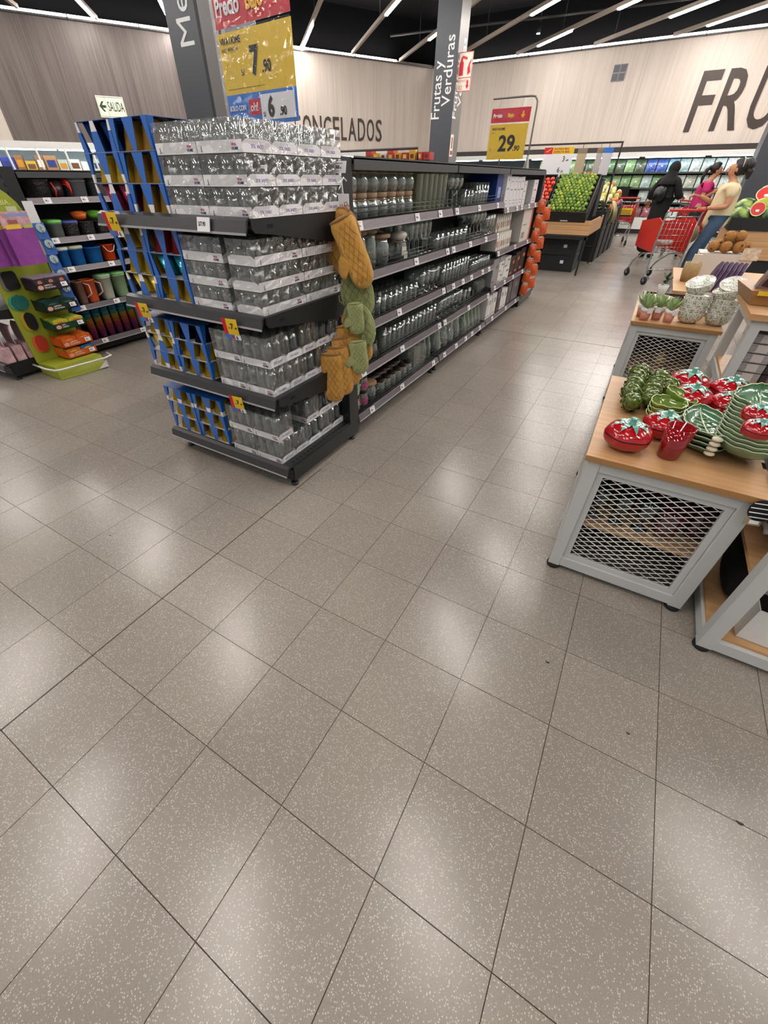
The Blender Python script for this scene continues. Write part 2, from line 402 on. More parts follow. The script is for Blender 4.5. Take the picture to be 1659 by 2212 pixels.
# ------------------------------------------------------------------ lights of the place
TH = math.radians(44.0); LD = Vector((-math.sin(TH), math.cos(TH), 0)); LN = Vector((math.cos(TH), math.sin(TH), 0))
ROWS = [(-6.5, [(2, 3.5), (6, 7.5)]), (-4.95, [(-1.5, 0), (2.6, 4.1), (7.0, 8.5), (11.2, 12.7)]), (-3.3, [(-2, -.5), (2.6, 4.1), (7.2, 8.7), (11.4, 12.9)]),
        (-1.85, [(-3.2, -1.8), (.4, 1.8), (4.8, 6.5), (9, 10.4), (12.2, 14.4)]), (-.2, [(-4, -2.6), (-.7, .5), (2.4, 3.9), (7.4, 8.8), (12.6, 15.2)]),
        (1.68, [(-4, -2.6), (-.9, .4), (6, 7.4), (10.4, 11.8), (15.0, 16.2)]), (3.08, [(-3.2, -1.8), (1.6, 3.0), (6.2, 7.6), (9.5, 10.9), (13.8, 16.6)]),
        (4.62, [(-1.7, -.3), (2.9, 4.4), (5.4, 6.7), (8.6, 9.6), (11.3, 12.75), (15.8, 17.36)]), (6.28, [(-1, .5), (1.8, 3.3), (4.7, 6.2), (8.6, 10.1), (13, 14.5), (16.4, 18.15)]),
        (7.83, [(0, 1.5), (3.2, 4.7), (7, 8.5), (10.5, 12), (17.2, 18.5)]), (9.47, [(.5, 2), (4, 5.5), (7.2, 8.6), (9.7, 11.2), (12.87, 14.42), (15.74, 17.2)]),
        (11.03, [(2, 3.5), (5.4, 6.9), (9.0, 11.42), (12.8, 15.7)]), (12.45, [(3, 4.5), (6.6, 8.1), (9.6, 11.77), (12.47, 13.9)]), (13.95, [(5, 6.5), (8, 9.5), (10.6, 12.2)])]
def build_lights():
    ZL = 4.25
    for k, (p, segs) in enumerate(ROWS):
        # run length of the trunking: stop at the walls
        smax = 18.7
        for s in [x * .1 for x in range(-60, 190)]:
            q = LN * p + LD * s
            loc = Vector((q.x - CX, q.y - CY, 0)); ly = -math.sin(PHI) * loc.x + math.cos(PHI) * loc.y
            if s > 0 and (q.y > 17.8 or ly > -.2): smax = s; break
        s0 = -5.5
        for s in [x * .25 for x in range(-24, 40)]:
            q = LN * p + LD * s
            if q.x < 7.5 and q.y > -3.6: s0 = s; break
        segs = [(a, b) for a, b in segs if b <= smax + .6 and a >= s0 - .2]
        o = LN * p
        t = thing('light_rail', '%s diagonal ceiling light rail counted from the left, beige trunking with lit tubes' % nth(k), 'ceiling light', (o.x, o.y, ZL), TH, 'diagonal ceiling light rails')
        obj('trunking', MB().box(-.035, .035, s0, max(smax, segs[-1][1] if segs else 0), .03, .10).mesh('trunking', TRUNK), t)
        for a, b in segs:
            n = max(1, round((b - a) / 1.45)); st = (b - a) / n
            for i in range(n):
                obj('lamp_tube', cached(('tube', round(st, 2)), lambda: MB().box(-.03, .03, .01, st - .01, 0, .03).mesh('lamp_tube', LED)), t, (0, a + i * st, 0))
        for s in range(int(s0) + 1, int(smax), 3):
            obj('hanger_rod', cached('hang', lambda: MB().cyl(0, 0, .10, 1.06, .006, 5).mesh('hanger_rod', BLACK)), t, (0, s + .3, 0))
    # cove light along the top of both walls
    for nm, lab, loc, rz, x0, x1 in (('a', 'bright light strip along the top of the frozen food wall', (CX, CY, 4.27), PHI, -18, -.05), ('b', 'bright light strip along the top of the right wall', (0, 18, 4.27), 0, -6.7, 7.5)):
        t = thing('light_strip', lab, 'light strip', loc, rz)
        obj('channel', MB().box(x0, x1, -.10, -.006, -.03, .0).mesh('channel', mat('dark_channel', '#57575a', .5)), t)
        n = int((x1 - x0) / 1.5)
        for i in range(n):
            obj('lamp_tube', cached('cove', lambda: MB().box(.012, 1.488, -.085, -.03, 0, .045).mesh('lamp_tube', COVE)), t, (x0 + i * 1.5, 0, 0))
            obj('clip', cached('coveclip', lambda: MB().box(-.012, .012, -.11, -.006, -.035, .06).mesh('clip', BLACK)), t, (x0 + i * 1.5, 0, 0))
    # dark service runs under the ceiling
    DUCT = mat('grey_duct', '#6a635e', .6); DK = mat('dark_pipe', '#1c1b1c', .6)
    for x0, y0, x1, y1, z, r, lab in ((-7.5, 16.2, 4, 17.4, 4.75, .03, 'thin dark service pipe under the ceiling near the right wall'), (-10.3, 9.5, -4.6, 14.5, 4.8, .035, 'thin dark service pipe under the ceiling over the frozen aisle'), (-3.2, 10.4, -.6, 17.2, 4.9, .06, 'dark cable tray under the ceiling beside the produce column')):
        tag(obj('service_pipe', MB().tube([(x0, y0, z), ((x0 + x1) / 2, (y0 + y1) / 2, z - .02), (x1, y1, z)], r, 8).mesh('service_pipe', DK)), lab, 'pipe')
    tag(obj('air_duct', MB().box(-5.3, -3.9, 9.5, 9.9, 5.0, 5.2).box(-5.6, -5.2, 9.0, 10.4, 5.05, 5.2).mesh('air_duct', DUCT)), 'grey air duct under the ceiling left of the produce column', 'duct')
    for k, (u, v) in enumerate(((1163, 72), (1047, 123))):
        d = fwd + rg2 * ((u - U0) / F_PX) - up2 * ((v - V0) / F_PX); tt = (4.55 - CAM.z) / d.z; p = CAM + d * tt
        t = thing('ceiling_spotlight', ['larger lit spotlight under the black ceiling above the right wall', 'smaller lit spotlight under the black ceiling near the corner'][k], 'spotlight', p)
        obj('housing', MB().lathe([(.02, .22), (.05, .2), (.055, .02), (.05, 0)], 12).mesh('housing', BLACK), t)
        obj('lens', MB().lathe([(.001, -.012), (.045, -.012), (.045, 0)], 12).mesh('lens', LED), t)
        obj('stem', MB().cyl(0, 0, .2, .7, .01, 6).mesh('stem', BLACK), t)
build_lights()

# ------------------------------------------------------------------ columns with their signs
def build_columns():
    WL = mat('white_lettering', '#e6e6e6', .5)
    t = thing('column', 'dark slate column with white upright lettering Me at top left', 'column', (-4.47, 5.89, 0))
    obj('shaft', MB().box(-.39, .39, -.39, .39, 0, 5.3).mesh('shaft', SLATE), t)
    obj('corner_trim', MB().box(.20, .396, -.398, -.2, 0, 5.3).mesh('corner_trim', SLATE2), t)
    obj('groove', MB().box(.14, .195, -.394, -.38, 0, 5.3).mesh('groove', mat('groove_dark', '#24262b', .6)), t)
    obj('lettering', text_mesh('Me', .37, WL, .002, 0.0), t, (.04, -.393, 2.66), (PI / 2, -PI / 2, 0))
    t = thing('column', 'slate grey column with white upright lettering Frutas y Verduras', 'column', (-3.65, 11.85, 0))
    obj('shaft', MB().box(-.25, .25, -.25, .25, 0, 5.3).mesh('shaft', SLATE), t)
    obj('side_panel', MB().box(.245, .256, -.24, .24, 0, 5.3).mesh('side_panel', SLATE2), t)
    for rz, off in ((0, -.252), (PI / 2, -.258)):
        for s, x, z in (('Frutas y', -.06, 2.40), ('Verduras', .17, 2.62)):
            me = text_mesh(s, .285, WL, .001, .001)
            e = obj('lettering', me, t)
            e.matrix_local = Matrix.Rotation(rz, 4, 'Z') @ Matrix.Translation((x, off, z)) @ Matrix.Rotation(PI / 2, 4, 'X') @ Matrix.Rotation(PI / 2, 4, 'Z')
    # extinguisher sign sticking out of the column
    t = thing('extinguisher_sign', 'red and white fire extinguisher sign on the produce column', 'sign', (-3.27, 11.74, 3.42))
    WS = mat('sign_cream', '#e8e2d2', .5)
    obj('panel', MB().box(-.15, .17, -.012, 0, -.58, 0).mesh('panel', WS), t)
    obj('frame', MB().box(-.15, .17, -.014, -.012, -.01, 0).box(-.15, .17, -.014, -.012, -.38, -.37).box(-.15, .17, -.014, -.012, -.58, -.57).box(-.15, -.14, -.014, -.012, -.58, 0).box(.16, .17, -.014, -.012, -.58, 0).mesh('frame', RED), t)
    obj('extinguisher_picture', MB().prismy([(-.11, -.34), (-.02, -.34), (-.02, -.16), (-.045, -.12), (-.045, -.09), (.05, -.12), (.05, -.08), (-.05, -.05), (-.085, -.09), (-.085, -.12), (-.11, -.16)], -.016, -.012).mesh('extinguisher_picture', RED), t)
    obj('flame_picture', MB().prismy([(.08, -.34), (.14, -.3), (.12, -.2), (.15, -.1), (.1, -.16), (.07, -.24)], -.016, -.012).mesh('flame_picture', RED), t)
    obj('arrow', MB().prismy([(.08, -.42), (.12, -.42), (.12, -.49), (.14, -.49), (.1, -.55), (.06, -.49), (.08, -.49)], -.016, -.012).mesh('arrow', RED), t)
    obj('lettering', text_mesh('EXTINTOR', .05, RED, .001), t, (-.12, -.013, -.44), (PI / 2, 0, 0))
    obj('lettering', text_mesh('02', .09, RED, .001), t, (-.1, -.013, -.55), (PI / 2, 0, 0))
    t = thing('notice_plate', 'small red and white notice low on the produce column', 'notice', (-3.39, 11.7, 1.78))
    obj('plate', MB().box(-.006, .006, -.08, .08, 0, .38).mesh('plate', WS), t)
    obj('print', MB().box(.006, .008, -.03, .03, .14, .33).box(.006, .008, -.06, .06, .03, .1).mesh('print', mat('dull_red', '#a03a30', .5)), t)
    # column at the right edge, beyond the shoppers
    t = thing('column', 'dark slate column at the right edge behind the watermelons', 'column', (2.79, 12.4, 0))
    obj('shaft', MB().box(-.35, .35, -.35, .35, 0, 5.3).mesh('shaft', SLATE), t)
    obj('notice', MB().box(-.1, .05, -.357, -.35, 1.5, 1.7).mesh('notice', mat('grey_notice', '#7c8088', .4)), t)
build_columns()
# ------------------------------------------------------------------ price tags, signs
TAGINK = mat('tag_ink', '#3b3840', .6)
def tag_mesh():
    return MB().box(-.028, .028, -.003, 0, -.019, .019).mi(1).box(-.018, -.011, -.0036, -.003, -.006, .005).box(-.009, -.003, -.0036, -.003, -.006, .005).box(0, .003, -.0036, -.003, -.006, 0).box(.005, .008, -.0036, -.003, -.006, 0).box(-.02, .012, -.0036, -.003, .011, .0125).box(-.02, -.002, -.0036, -.003, -.0135, -.012).mesh('price_tag', [WHITE, TAGINK])
def price_tag(parent, loc, rz=0, s=1.0):
    return obj('price_tag', cached('ptag', tag_mesh), parent, loc, (-.25, 0, rz), (s, s, s))
def offer_card(loc, label, bend=1.0):
    """small red/yellow/blue offer card hanging from a shelf rail, facing -y"""
    t = thing('offer_card', label, 'price card', loc, rot=(.12, 0, .12)); t.scale = (.66, .66, .66)
    obj('red_strip', MB().box(-.06, -.025, 0, .0015, -.075, .03).mesh('red_strip', RED), t)
    y = obj('yellow_panel', MB().grid(1, 5, lambda u, v: (-.025 + .09 * u, -.004 * math.sin(v * 2.5) * bend, .03 - .105 * v)).mesh('yellow_panel', YEL), t)
    obj('lettering', text_mesh('7', .05, INK, .0005, .001, 'CENTER'), t, (.018, -.0055, -.034), (PI / 2, 0, 0))
    obj('lettering', text_mesh('.90', .017, INK, .0004, .0004), t, (.036, -.0055, -.034), (PI / 2, 0, 0))
    obj('lettering', text_mesh('S/', .016, INK, .0004), t, (-.012, -.0055, -.034), (PI / 2, 0, 0))
    obj('blue_strip', MB().box(-.058, .02, -.001, .001, -.105, -.075).mesh('blue_strip', BLUEP), t)
    obj('white_panel', MB().box(.02, .066, -.001, .001, -.108, -.075).mesh('white_panel', WHITE), t)
    obj('red_logo', MB().box(-.008, .014, -.002, -.001, -.1, -.082).mesh('red_logo', RED), t)
    obj('lettering', text_mesh('6', .034, INK, .0005, .001), t, (.028, -.0015, -.104), (PI / 2, 0, 0))
    return t

# ------------------------------------------------------------------ end shelving (end cap) that faces the viewer
EX0, EX1, EY0, EY1 = -0.96, -0.02, 1.46, 2.09
def foot(parent, x, y, h=.07):
    obj('foot', cached('footmesh', lambda: MB().cyl(0, 0, 0, .012, .022, 12).cyl(0, 0, .012, .09, .007, 8).mesh('foot', BLACK)), parent, (x, y, 0))
def endcap(ox, label, visible=True, ymir=None):
    """ox shifts along x"""
    t = thing('gondola_endcap', label, 'shelving', (ox, 0, 0))
    for x in (EX0, EX1 - .04):
        p = obj('post', MB().box(x, x + .04, 2.09, 2.185, .03, 1.447).mesh('post', BLACK), t)
        b = MB()
        for k in range(26): b.box(x + .016, x + .024, 2.088, 2.0905, .1 + k * .051, .125 + k * .051)
        obj('slot_row', b.mesh('slot_row', mat('slot_dark', '#050505', .9)), p)['kind'] = 'stuff'
        foot(t, x + .02, 2.13)
    obj('back_panel', MB().box(EX0 + .04, EX1 - .04, 2.09, 2.1, .14, 1.44).mesh('back_panel', BLACK), t)
    for k, z in enumerate((1.25, .905, .535)):
        s = obj('shelf', MB().box(EX0 + .01, EX1 - .01, EY0 + .02, EY1, -.022, 0).mesh('shelf', BLACK), t, (0, 0, z))
        for x in (EX0, EX1 - .004):
            br = [(EY0 + .015, .002), (EY1, .002), (EY1, -.11), (EY1 - .1, -.115), (EY0 + .12, -.055), (EY0 + .03, -.045), (EY0 + .015, -.03)]
            q = obj('side_bracket', MB().prismx(br, x, x + .004).mesh('side_bracket', BLACK), s)
            q2 = MB().box(x - .0005, x + .0045, EY0 + .10, EY0 + .135, -.034, -.02)
            obj('bracket_slot', q2.mesh('bracket_slot', mat('slot_dark', '#050505', .9)), s)
        obj('price_rail', MB().prismx([(EY0 + .02, .006), (EY0, -.004), (EY0 - .012, -.044), (EY0 - .006, -.046), (EY0 + .012, -.006), (EY0 + .02, -.004)], EX0 - .002, EX1 - .01).mesh('price_rail', DKGREY), s)
        obj('rail_edge', MB().box(EX0 - .002, EX1 - .01, EY0 - .014, EY0 - .009, -.05, -.042).mesh('rail_edge', LIPEDGE), s)
    s = obj('base_shelf', MB().box(EX0 + .01, EX1 - .004, EY0 + .02, EY1, .125, .14).box(EX0, EX1, EY0 + .05, EY1, .035, .125).mesh('base_shelf', BLACK), t)
    bs = MB()
    for k in range(17): bs.box(EX1 - .03, EX1 - .012, 1.53 + k * .032, 1.55 + k * .032, .14, .1405)
    obj('slot_row', bs.mesh('slot_row', mat('slot_dark', '#050505', .9)), s)['kind'] = 'stuff'
    obj('price_rail', MB().prismx([(EY0 + .02, .145), (EY0, .135), (EY0 - .012, .095), (EY0 - .004, .093), (EY0 + .012, .13), (EY0 + .02, .135)], EX0 - .002, EX1 - .002).mesh('price_rail', DKGREY), s)
    obj('rail_edge', MB().box(EX0 - .002, EX1 - .002, EY0 - .014, EY0 - .009, .089, .097).mesh('rail_edge', LIPEDGE), s)
    foot(t, EX1 - .02, 1.525); foot(t, EX0 + .05, 1.525)
    for x in (EX1 - .02, EX0 + .05): obj('foot_bracket', MB().box(x - .02, x + .015, 1.5, 1.56, .05, .11).mesh('foot_bracket', BLACK), t)
    return t
cap = endcap(0, 'black end shelving unit stacked with blue cartons and wrapped clear glasses')
obj('price_tag', MB().box(-.035, .035, -.003, 0, -.024, .024).mesh('price_tag', WHITE), cap, (-.245, 1.447, 1.228), (-.25, 0, 0))
obj('lettering', text_mesh('S/7.90', .02, INK, .0003, .0005, sx=.8), cap, (-.272, 1.4425, 1.224), (PI / 2 - .25, 0, 0))
for (x, z, lab) in ((-.825, 1.235, 'offer card with red edge on the top end shelf rail at left'), (-.81, .868, 'offer card on the second end shelf rail at left'), (-.20, .872, 'offer card on the second end shelf rail near its right corner'), (-.27, .497, 'offer card on the lowest raised end shelf rail in the middle')):
    offer_card((x, 1.43, z), lab)

# ---- blue sleeves of coloured tumblers
BLUEC = mat('blue_carton', '#1f62b8', .38, coat=.3)
CARDIN = mat('carton_inside', '#b5aca0', .7)
def tumbler_prof(rb, rt, h, wl=.0026): return [(.001, 0), (rb * .92, 0), (rb, .006), (rt, h), (rt - wl, h), (rb - wl, .012), (.001, .012)]
COLG = {'navy': ((.03, .08, .22), (.01, .03, .12)), 'gold': ((.97, .82, .25), (.95, .68, .04)), 'amber': ((.88, .66, .25), (.55, .34, .05)), 'burgundy': ((.62, .14, .2), (.30, .03, .07)), 'red': ((.8, .16, .18), (.5, .04, .07)), 'teal': ((.15, .6, .68), (.01, .28, .36)), 'green': ((.08, .42, .16), (.02, .22, .08))}
def glass_mat(c): return clear('tinted_glass_' + c, COLG[c][0], .30, .10, bump=.5, bscale=45, edge=.55, edgecol=tuple(min(1, v * 1.1 + .05) for v in COLG[c][0]), body=.42, bodycol=COLG[c][1])
def sleeve_mesh(inv, white):
    W, D, H = .232, .24, 1.0  # unit height, scaled in z
    b = MB()
    b.box(0, W, 0, D, .985, 1.0).mi(1).box(0, W, 0, D, 0, .012)
    def strip(c, wn, ww, y, axis):
        """wedge between two windows: wn narrow, ww wide half widths"""
        z0, z1 = .012, .985
        wb, wt = (wn, ww) if inv else (ww, wn)
        zs = [z0, z0 + .3 * (z1 - z0), z1] if inv else [z0, z1 - .33 * (z1 - z0), z1]
        for k in range(2):
            a0 = (zs[k] - z0) / (z1 - z0); a1 = (zs[k + 1] - z0) / (z1 - z0)
            h0 = wb + (wt - wb) * a0; h1 = wb + (wt - wb) * a1
            isw = white and ((inv and k == 0) or (not inv and k == 1)); b.mi(2 if isw else 0)
            lo = lambda v: max(0, min(W if axis == 0 else D, v))
            if axis == 0: p = [(lo(c - h0), zs[k]), (lo(c + h0), zs[k]), (lo(c + h1), zs[k + 1]), (lo(c - h1), zs[k + 1])]; b.prismy(p, y, y + .0015)
            else: p = [(lo(c - h0), zs[k]), (lo(c + h0), zs[k]), (lo(c + h1), zs[k + 1]), (lo(c - h1), zs[k + 1])]; b.prismx(p, y, y + .0015)
    for yy in (0, D - .0015):
        for c in (0, W / 2, W): strip(c, .012, .033, yy, 0)
    for xx in (0, W - .0015):
        for c in (0, D): strip(c, .012, .033, xx, 1)
    return b.mesh('sleeve', [BLUEC, CARDIN, WHITE])
def tumbler_pack(x, y, z, h, col, inv, white, label):
    t = thing('tumbler_pack', label, 'carton', (x, y, z), 0, 'blue cartons of coloured tumblers')
    obj('sleeve', cached(('sl', inv, white), lambda: sleeve_mesh(inv, white)), t, scale=(1, 1, h))
    me = cached(('ct', col, inv), lambda: MB().lathe([(r, (1 - zz) if inv else zz) for r, zz in [(.001, 0), (.028, 0), (.030, .05), (.052, 1), (.049, 1), (.027, .1), (.001, .1)]], 14).mesh('tumbler', glass_mat(col)))
    for i in range(2):
        for j in range(2): obj('tumbler', me, t, (.058 + i * .116, .06 + j * .12, .0015), scale=(1, 1, h * .96))
    return t
CARTS = {1: (1.2515, .1, [('burgundy', 0, 1), ('gold', 1, 1), ('navy', 0, 1)], [('amber', 1, 1), ('amber', 1, 0), ('amber', 1, 0)]),
         2: (.9065, .097, [('gold', 0, 1), ('gold', 1, 0), ('gold', 0, 1)], [('gold', 1, 0), ('teal', 0, 0), ('red', 1, 0)]),
         3: (.5365, .089, [('gold', 1, 1), ('gold', 0, 1), ('gold', 1, 1)], [('gold', 1, 0), ('gold', 1, 0), ('navy', 1, 0)]),
         4: (.1415, .089, [('gold', 1, 0), ('gold', 1, 0), ('gold', 1, 1)], [('gold', 1, 0), ('gold', 1, 0), ('gold', 1, 1)])}
SHW = {1: 'top', 2: 'second', 3: 'third', 4: 'lowest'}
LAY = ['bottom', 'middle', 'top']
for s, (z, h, A, B) in CARTS.items():
    for side, lst, x in (('left', A, -.948), ('right', B, -.709)):
        for k, (c, inv, wh) in enumerate(lst):
            tumbler_pack(x + random.uniform(-.003, .003), 1.486 + random.uniform(0, .006), z + .001 + k * (h + .001), h, c, inv, wh, 'blue carton of %s tumblers, %s stack, %s layer, %s end shelf' % (c, side, LAY[k], SHW[s]))

# ---- clear glasses in white trays under film
GLASS = clear('clear_glass', (.95, .96, .955), .07, .05, edge=.7, edgecol=(.98, 1, .99), body=.022, bodycol=(.85, .88, .86), edgetint=(.58, .62, .60))
FILM = clear('shrink_film', (.975, .978, .978), .13, .13, bump=1.0, bscale=20, edge=.30, edgecol=(1, 1, 1), body=.008, bodycol=(.85, .86, .87))
VIO = mat('violet_print', '#6a62a8', .6); NAVY = mat('navy_print', '#2b3266', .6); ROSE = mat('rose_print', '#b03a62', .6)
def film_mesh(w, d, h, seed):
    rd = random.Random(seed); e = .0012
    def wob(p, a=.0009): return (p[0] + rd.uniform(-a, a), p[1] + rd.uniform(-a, a), max(.002, p[2] + rd.uniform(-a, 0)))
    b = MB()
    def face(fn, nx, nz): b.grid(nx, nz, lambda u, v: wob(fn(u, v)))
    face(lambda u, v: (-e + (w + 2 * e) * u, -e, h * v), 7, 6); face(lambda u, v: (w + e - (w + 2 * e) * u, d + e, h * v), 7, 6)
    face(lambda u, v: (-e, d + e - (d + 2 * e) * u, h * v), 5, 6); face(lambda u, v: (w + e, -e + (d + 2 * e) * u, h * v), 5, 6)
    face(lambda u, v: (-e + (w + 2 * e) * u, -e + (d + 2 * e) * v, h), 7, 5)
    return b.mesh('film_wrap', FILM)
def tray_mesh(w, d, th):
    b = MB().box(0, w, 0, d, 0, .002)
    b.box(0, w, -.001, 0, 0, th).box(0, w, d, d + .001, 0, th)
    for x in (-.001, w): b.prismx([(0, 0), (d, 0), (d, th * .75), (d * .86, th * 1.05), (d * .14, th * 1.05), (0, th * .75)], x, x + .001)
    return b.mesh('tray', WHITE)
def glass_pack(x, y, z, nx, ny, gr, gh, label, rz=0, film=True, rb=None, th=.034, nmiss=()):
    w, d = nx * 2 * gr + .006, ny * 2 * gr + .004
    t = thing('glass_pack', label, 'glass pack', (x, y, z), rz, 'wrapped packs of clear glasses')
    tr = obj('tray', cached(('tray', w, d, th), lambda: tray_mesh(w, d, th)), t)
    obj('lettering', text_mesh('VIVA', .011, ROSE, .0003, .0004), tr, (w * .78, -.0013, th * .5), (PI / 2, 0, 0))
    obj('lettering', text_mesh('HOME', .011, NAVY, .0003, .0004), tr, (w * .775, -.0013, th * .2), (PI / 2, 0, 0))
    obj('icon', cached('gicon', lambda: MB().box(-.0015, .0015, -.0006, 0, .006, .02).box(-.005, .005, -.0006, 0, .004, .0055).mesh('icon', TAGINK)), tr, (w * .1, -.001, 0))
    obj('lettering', text_mesh('3TK VASO', .014, VIO, .0003, .0001, 'CENTER'), tr, (w + .0013, d / 2, th * .35), (PI / 2, 0, PI / 2))
    rb = rb or gr * .82
    me = cached(('gt', gr, gh, rb), lambda: MB().lathe(tumbler_prof(rb, gr - .002, gh - .004, .0022), 16).mesh('glass', GLASS))
    for i in range(nx):
        for j in range(ny):
            if (i, j) in nmiss: continue
            obj('glass', me, t, (.003 + gr * (2 * i + 1), .002 + gr * (2 * j + 1), .0022))
    if film: obj('film_wrap', cached(('film', w, d, gh, int(abs(x * 100 + y * 37 + z * 53)) % 3), lambda: film_mesh(w, d, gh, random.random())), t)
    return t
ROWW = ['front', 'second', 'third', 'fourth', 'fifth']
def jit(a): return random.uniform(-a, a)
for L in range(3):        # top shelf
    for r in range(4):
        for c in range(2):
            if L < 2 and r > 0 and c == 0 and r < 3: continue
            glass_pack(-.466 + c * .2265 + jit(.001), 1.488 + r * .1505 + jit(.001), 1.2515 + L * .094, 3, 2, .0360, .092, 'wrapped clear glasses, %s column, %s row, %s layer, top end shelf' % (['left', 'right'][c], ROWW[r], LAY[L]))
for L in range(3):        # second shelf
    glass_pack(-.466, 1.488, .9065 + L * .093, 3, 2, .0395, .091, 'wrapped short clear glasses, left front tray, %s layer, second end shelf' % LAY[L])
    for r in range(2): glass_pack(-.042, 1.488 + r * .301, .9065 + L * .093, 4, 2, .0362, .091, 'wrapped short clear glasses along the right edge, %s tray, %s layer, second end shelf' % (['near', 'far'][r], LAY[L]), rz=PI / 2)
    glass_pack(-.466, 1.662, .9065 + L * .093, 3, 2, .0395, .091, 'wrapped short clear glasses, left second tray, %s layer, second end shelf' % LAY[L])
for sh, z in ((3, .5365), (4, .1415)):
    for L in range(2):
        for r in range(5):
            for c in range(2):
                if c == 0 and r > 1: continue
                if sh == 4 and (L == 1 and r == 1 and c == 1): continue
                dx = -.02 if sh == 4 else 0
                glass_pack(-.415 + c * .183 + dx + jit(.001), 1.488 + r * .1205 + jit(.0005), z + L * .138, 3, 2, .0285, .136, 'tall clear glasses in white tray, %s column, %s row, %s layer, %s end shelf' % (['left', 'right'][c], ROWW[r], ['bottom', 'top'][L], SHW[sh]), film=(r + L + c) % 2 == 0 or r == 0, rb=.0255)
# ------------------------------------------------------------------ main gondola run
def wire_rail(y0, y1, h=.055):
    b = MB()
    for z in (.012, .034, h): b.tube([(0, y0 + .01, z), (0, y1 - .01, z)], .0018, 5)
    n = max(2, int((y1 - y0) / .22))
    for k in range(n + 1):
        y = y0 + .01 + (y1 - y0 - .02) * k / n; b.tube([(0, y, 0), (0, y, h)], .002, 5)
    return b.mesh('wire_rail', mat('dark_wire', '#3a3b3a', .35, .6))
BAYS = [(2.19, 3.52), (3.54, 4.82), (4.84, 6.27)]
LIPS = [1.163, .922, .655, .396]; LIPS3 = [1.114, .758, .434]
GX = -.016   # rail face
def gondola(ox, label, bays, lips_of, topz, goods_side=1):
    t = thing('gondola', label, 'shelving', (ox, 0, 0))
    for y in [bays[0][0]] + [b[1] for b in bays]:
        obj('post', MB().box(-.53, -.45, y - .02, y + .02, .03, topz - .03).mesh('post', BLACK), t)
    obj('back_panel', MB().box(-.495, -.485, bays[0][0], bays[-1][1], .1, topz - .03).mesh('back_panel', mat('black_back_panel', '#3c3c3e', .5)), t)
    for y0, y1 in bays:
        tp = obj('top_panel', MB().box(-.965, GX + .004, y0 + .002, y1 - .002, topz - .012, topz - .006).box(GX, GX + .004, y0 + .002, y1 - .002, topz - .05, topz).box(-.965, -.961, y0 + .002, y1 - .002, topz - .05, topz).mesh('top_panel', mat('grey_top_panel', '#3f4040', .4)), t)
    for bi, (y0, y1) in enumerate(bays):
        for lz in lips_of(bi) + [.102]:
            s = obj('shelf' if lz > .2 else 'base_shelf', MB().box(-.48, GX - .012, y0 + .004, y1 - .004, lz + .018, lz + .036).mesh('shelf', BLACK), t)
            obj('price_rail', MB().prismy([(GX - .012, lz + .040), (GX - .004, lz + .038), (GX + .006, lz), (GX, lz - .002), (GX - .012, lz + .02)], y0 + .004, y1 - .004).mesh('price_rail', RAIL), s)
            obj('rail_edge', MB().box(GX, GX + .009, y0 + .004, y1 - .004, lz - .004, lz + .003).mesh('rail_edge', LIPEDGE), s)
            for yy in (y0 + .004, y1 - .007): obj('side_bracket', MB().prismy([(-.48, lz + .02), (GX - .015, lz + .02), (GX - .05, lz), (-.48, lz - .06)], yy, yy + .003).mesh('side_bracket', BLACK), s) if lz > .2 else None
            # far side of the double gondola
            obj('rear_shelf', MB().box(-.96, -.50, y0 + .004, y1 - .004, lz + .018, lz + .036).box(-.968, -.96, y0 + .004, y1 - .004, lz - .002, lz + .04).mesh('rear_shelf', BLACK), t)
            if bi < 2 and goods_side: obj('wire_rail', wire_rail(y0 + .01, y1 - .01), s, (GX - .018, 0, lz + .036))
            rd = random.Random(int(lz * 1000) + bi)
            n = rd.choice((3, 4, 5)); 
            for k in range(n):
                y = y0 + .12 + (y1 - y0 - .25) * (k + rd.uniform(-.25, .25)) / max(1, n - 1)
                price_tag(s, (GX + .003, min(max(y, y0 + .04), y1 - .04), lz + .019), PI / 2, 1.05)
        obj('kick_plate', MB().box(-.96, -.09, y0, y1, .03, .1).mesh('kick_plate', BLACK), t)
        for y in (y0 + .03, y1 - .03): foot(t, -.07, y)
    return t
def lips_main(b): return LIPS3 if b == 2 else LIPS
gon = gondola(0, 'long black gondola shelving full of clear glassware', BAYS, lips_main, 1.451)
# far end shelving of the run
def far_end():
    t = thing('gondola_endcap', 'far end shelving beyond the white boxes, black with open shelves', 'shelving', (0, 0, 0))
    for x in (EX0, EX1 - .04): obj('post', MB().box(x, x + .04, 6.29, 6.36, 0, 1.44).mesh('post', BLACK), t)
    obj('back_panel', MB().box(EX0 + .04, EX1 - .04, 6.34, 6.35, .1, 1.43).mesh('back_panel', BLACK), t)
    for z in (1.15, .8, .45): obj('shelf', MB().box(EX0, EX1, 6.36, 6.9, z - .03, z).mesh('shelf', BLACK), t)
    obj('base_shelf', MB().box(EX0, EX1, 6.36, 7.0, .03, .13).box(EX0, EX1 + .01, 6.99, 7.01, .09, .16).mesh('base_shelf', mat('grey_base', '#4a4a4a', .5)), t)
    obj('price_rail', MB().box(EX0, EX1 + .01, 6.36, 7.0, .13, .145).mesh('price_rail', LIPEDGE), t)
far_end()

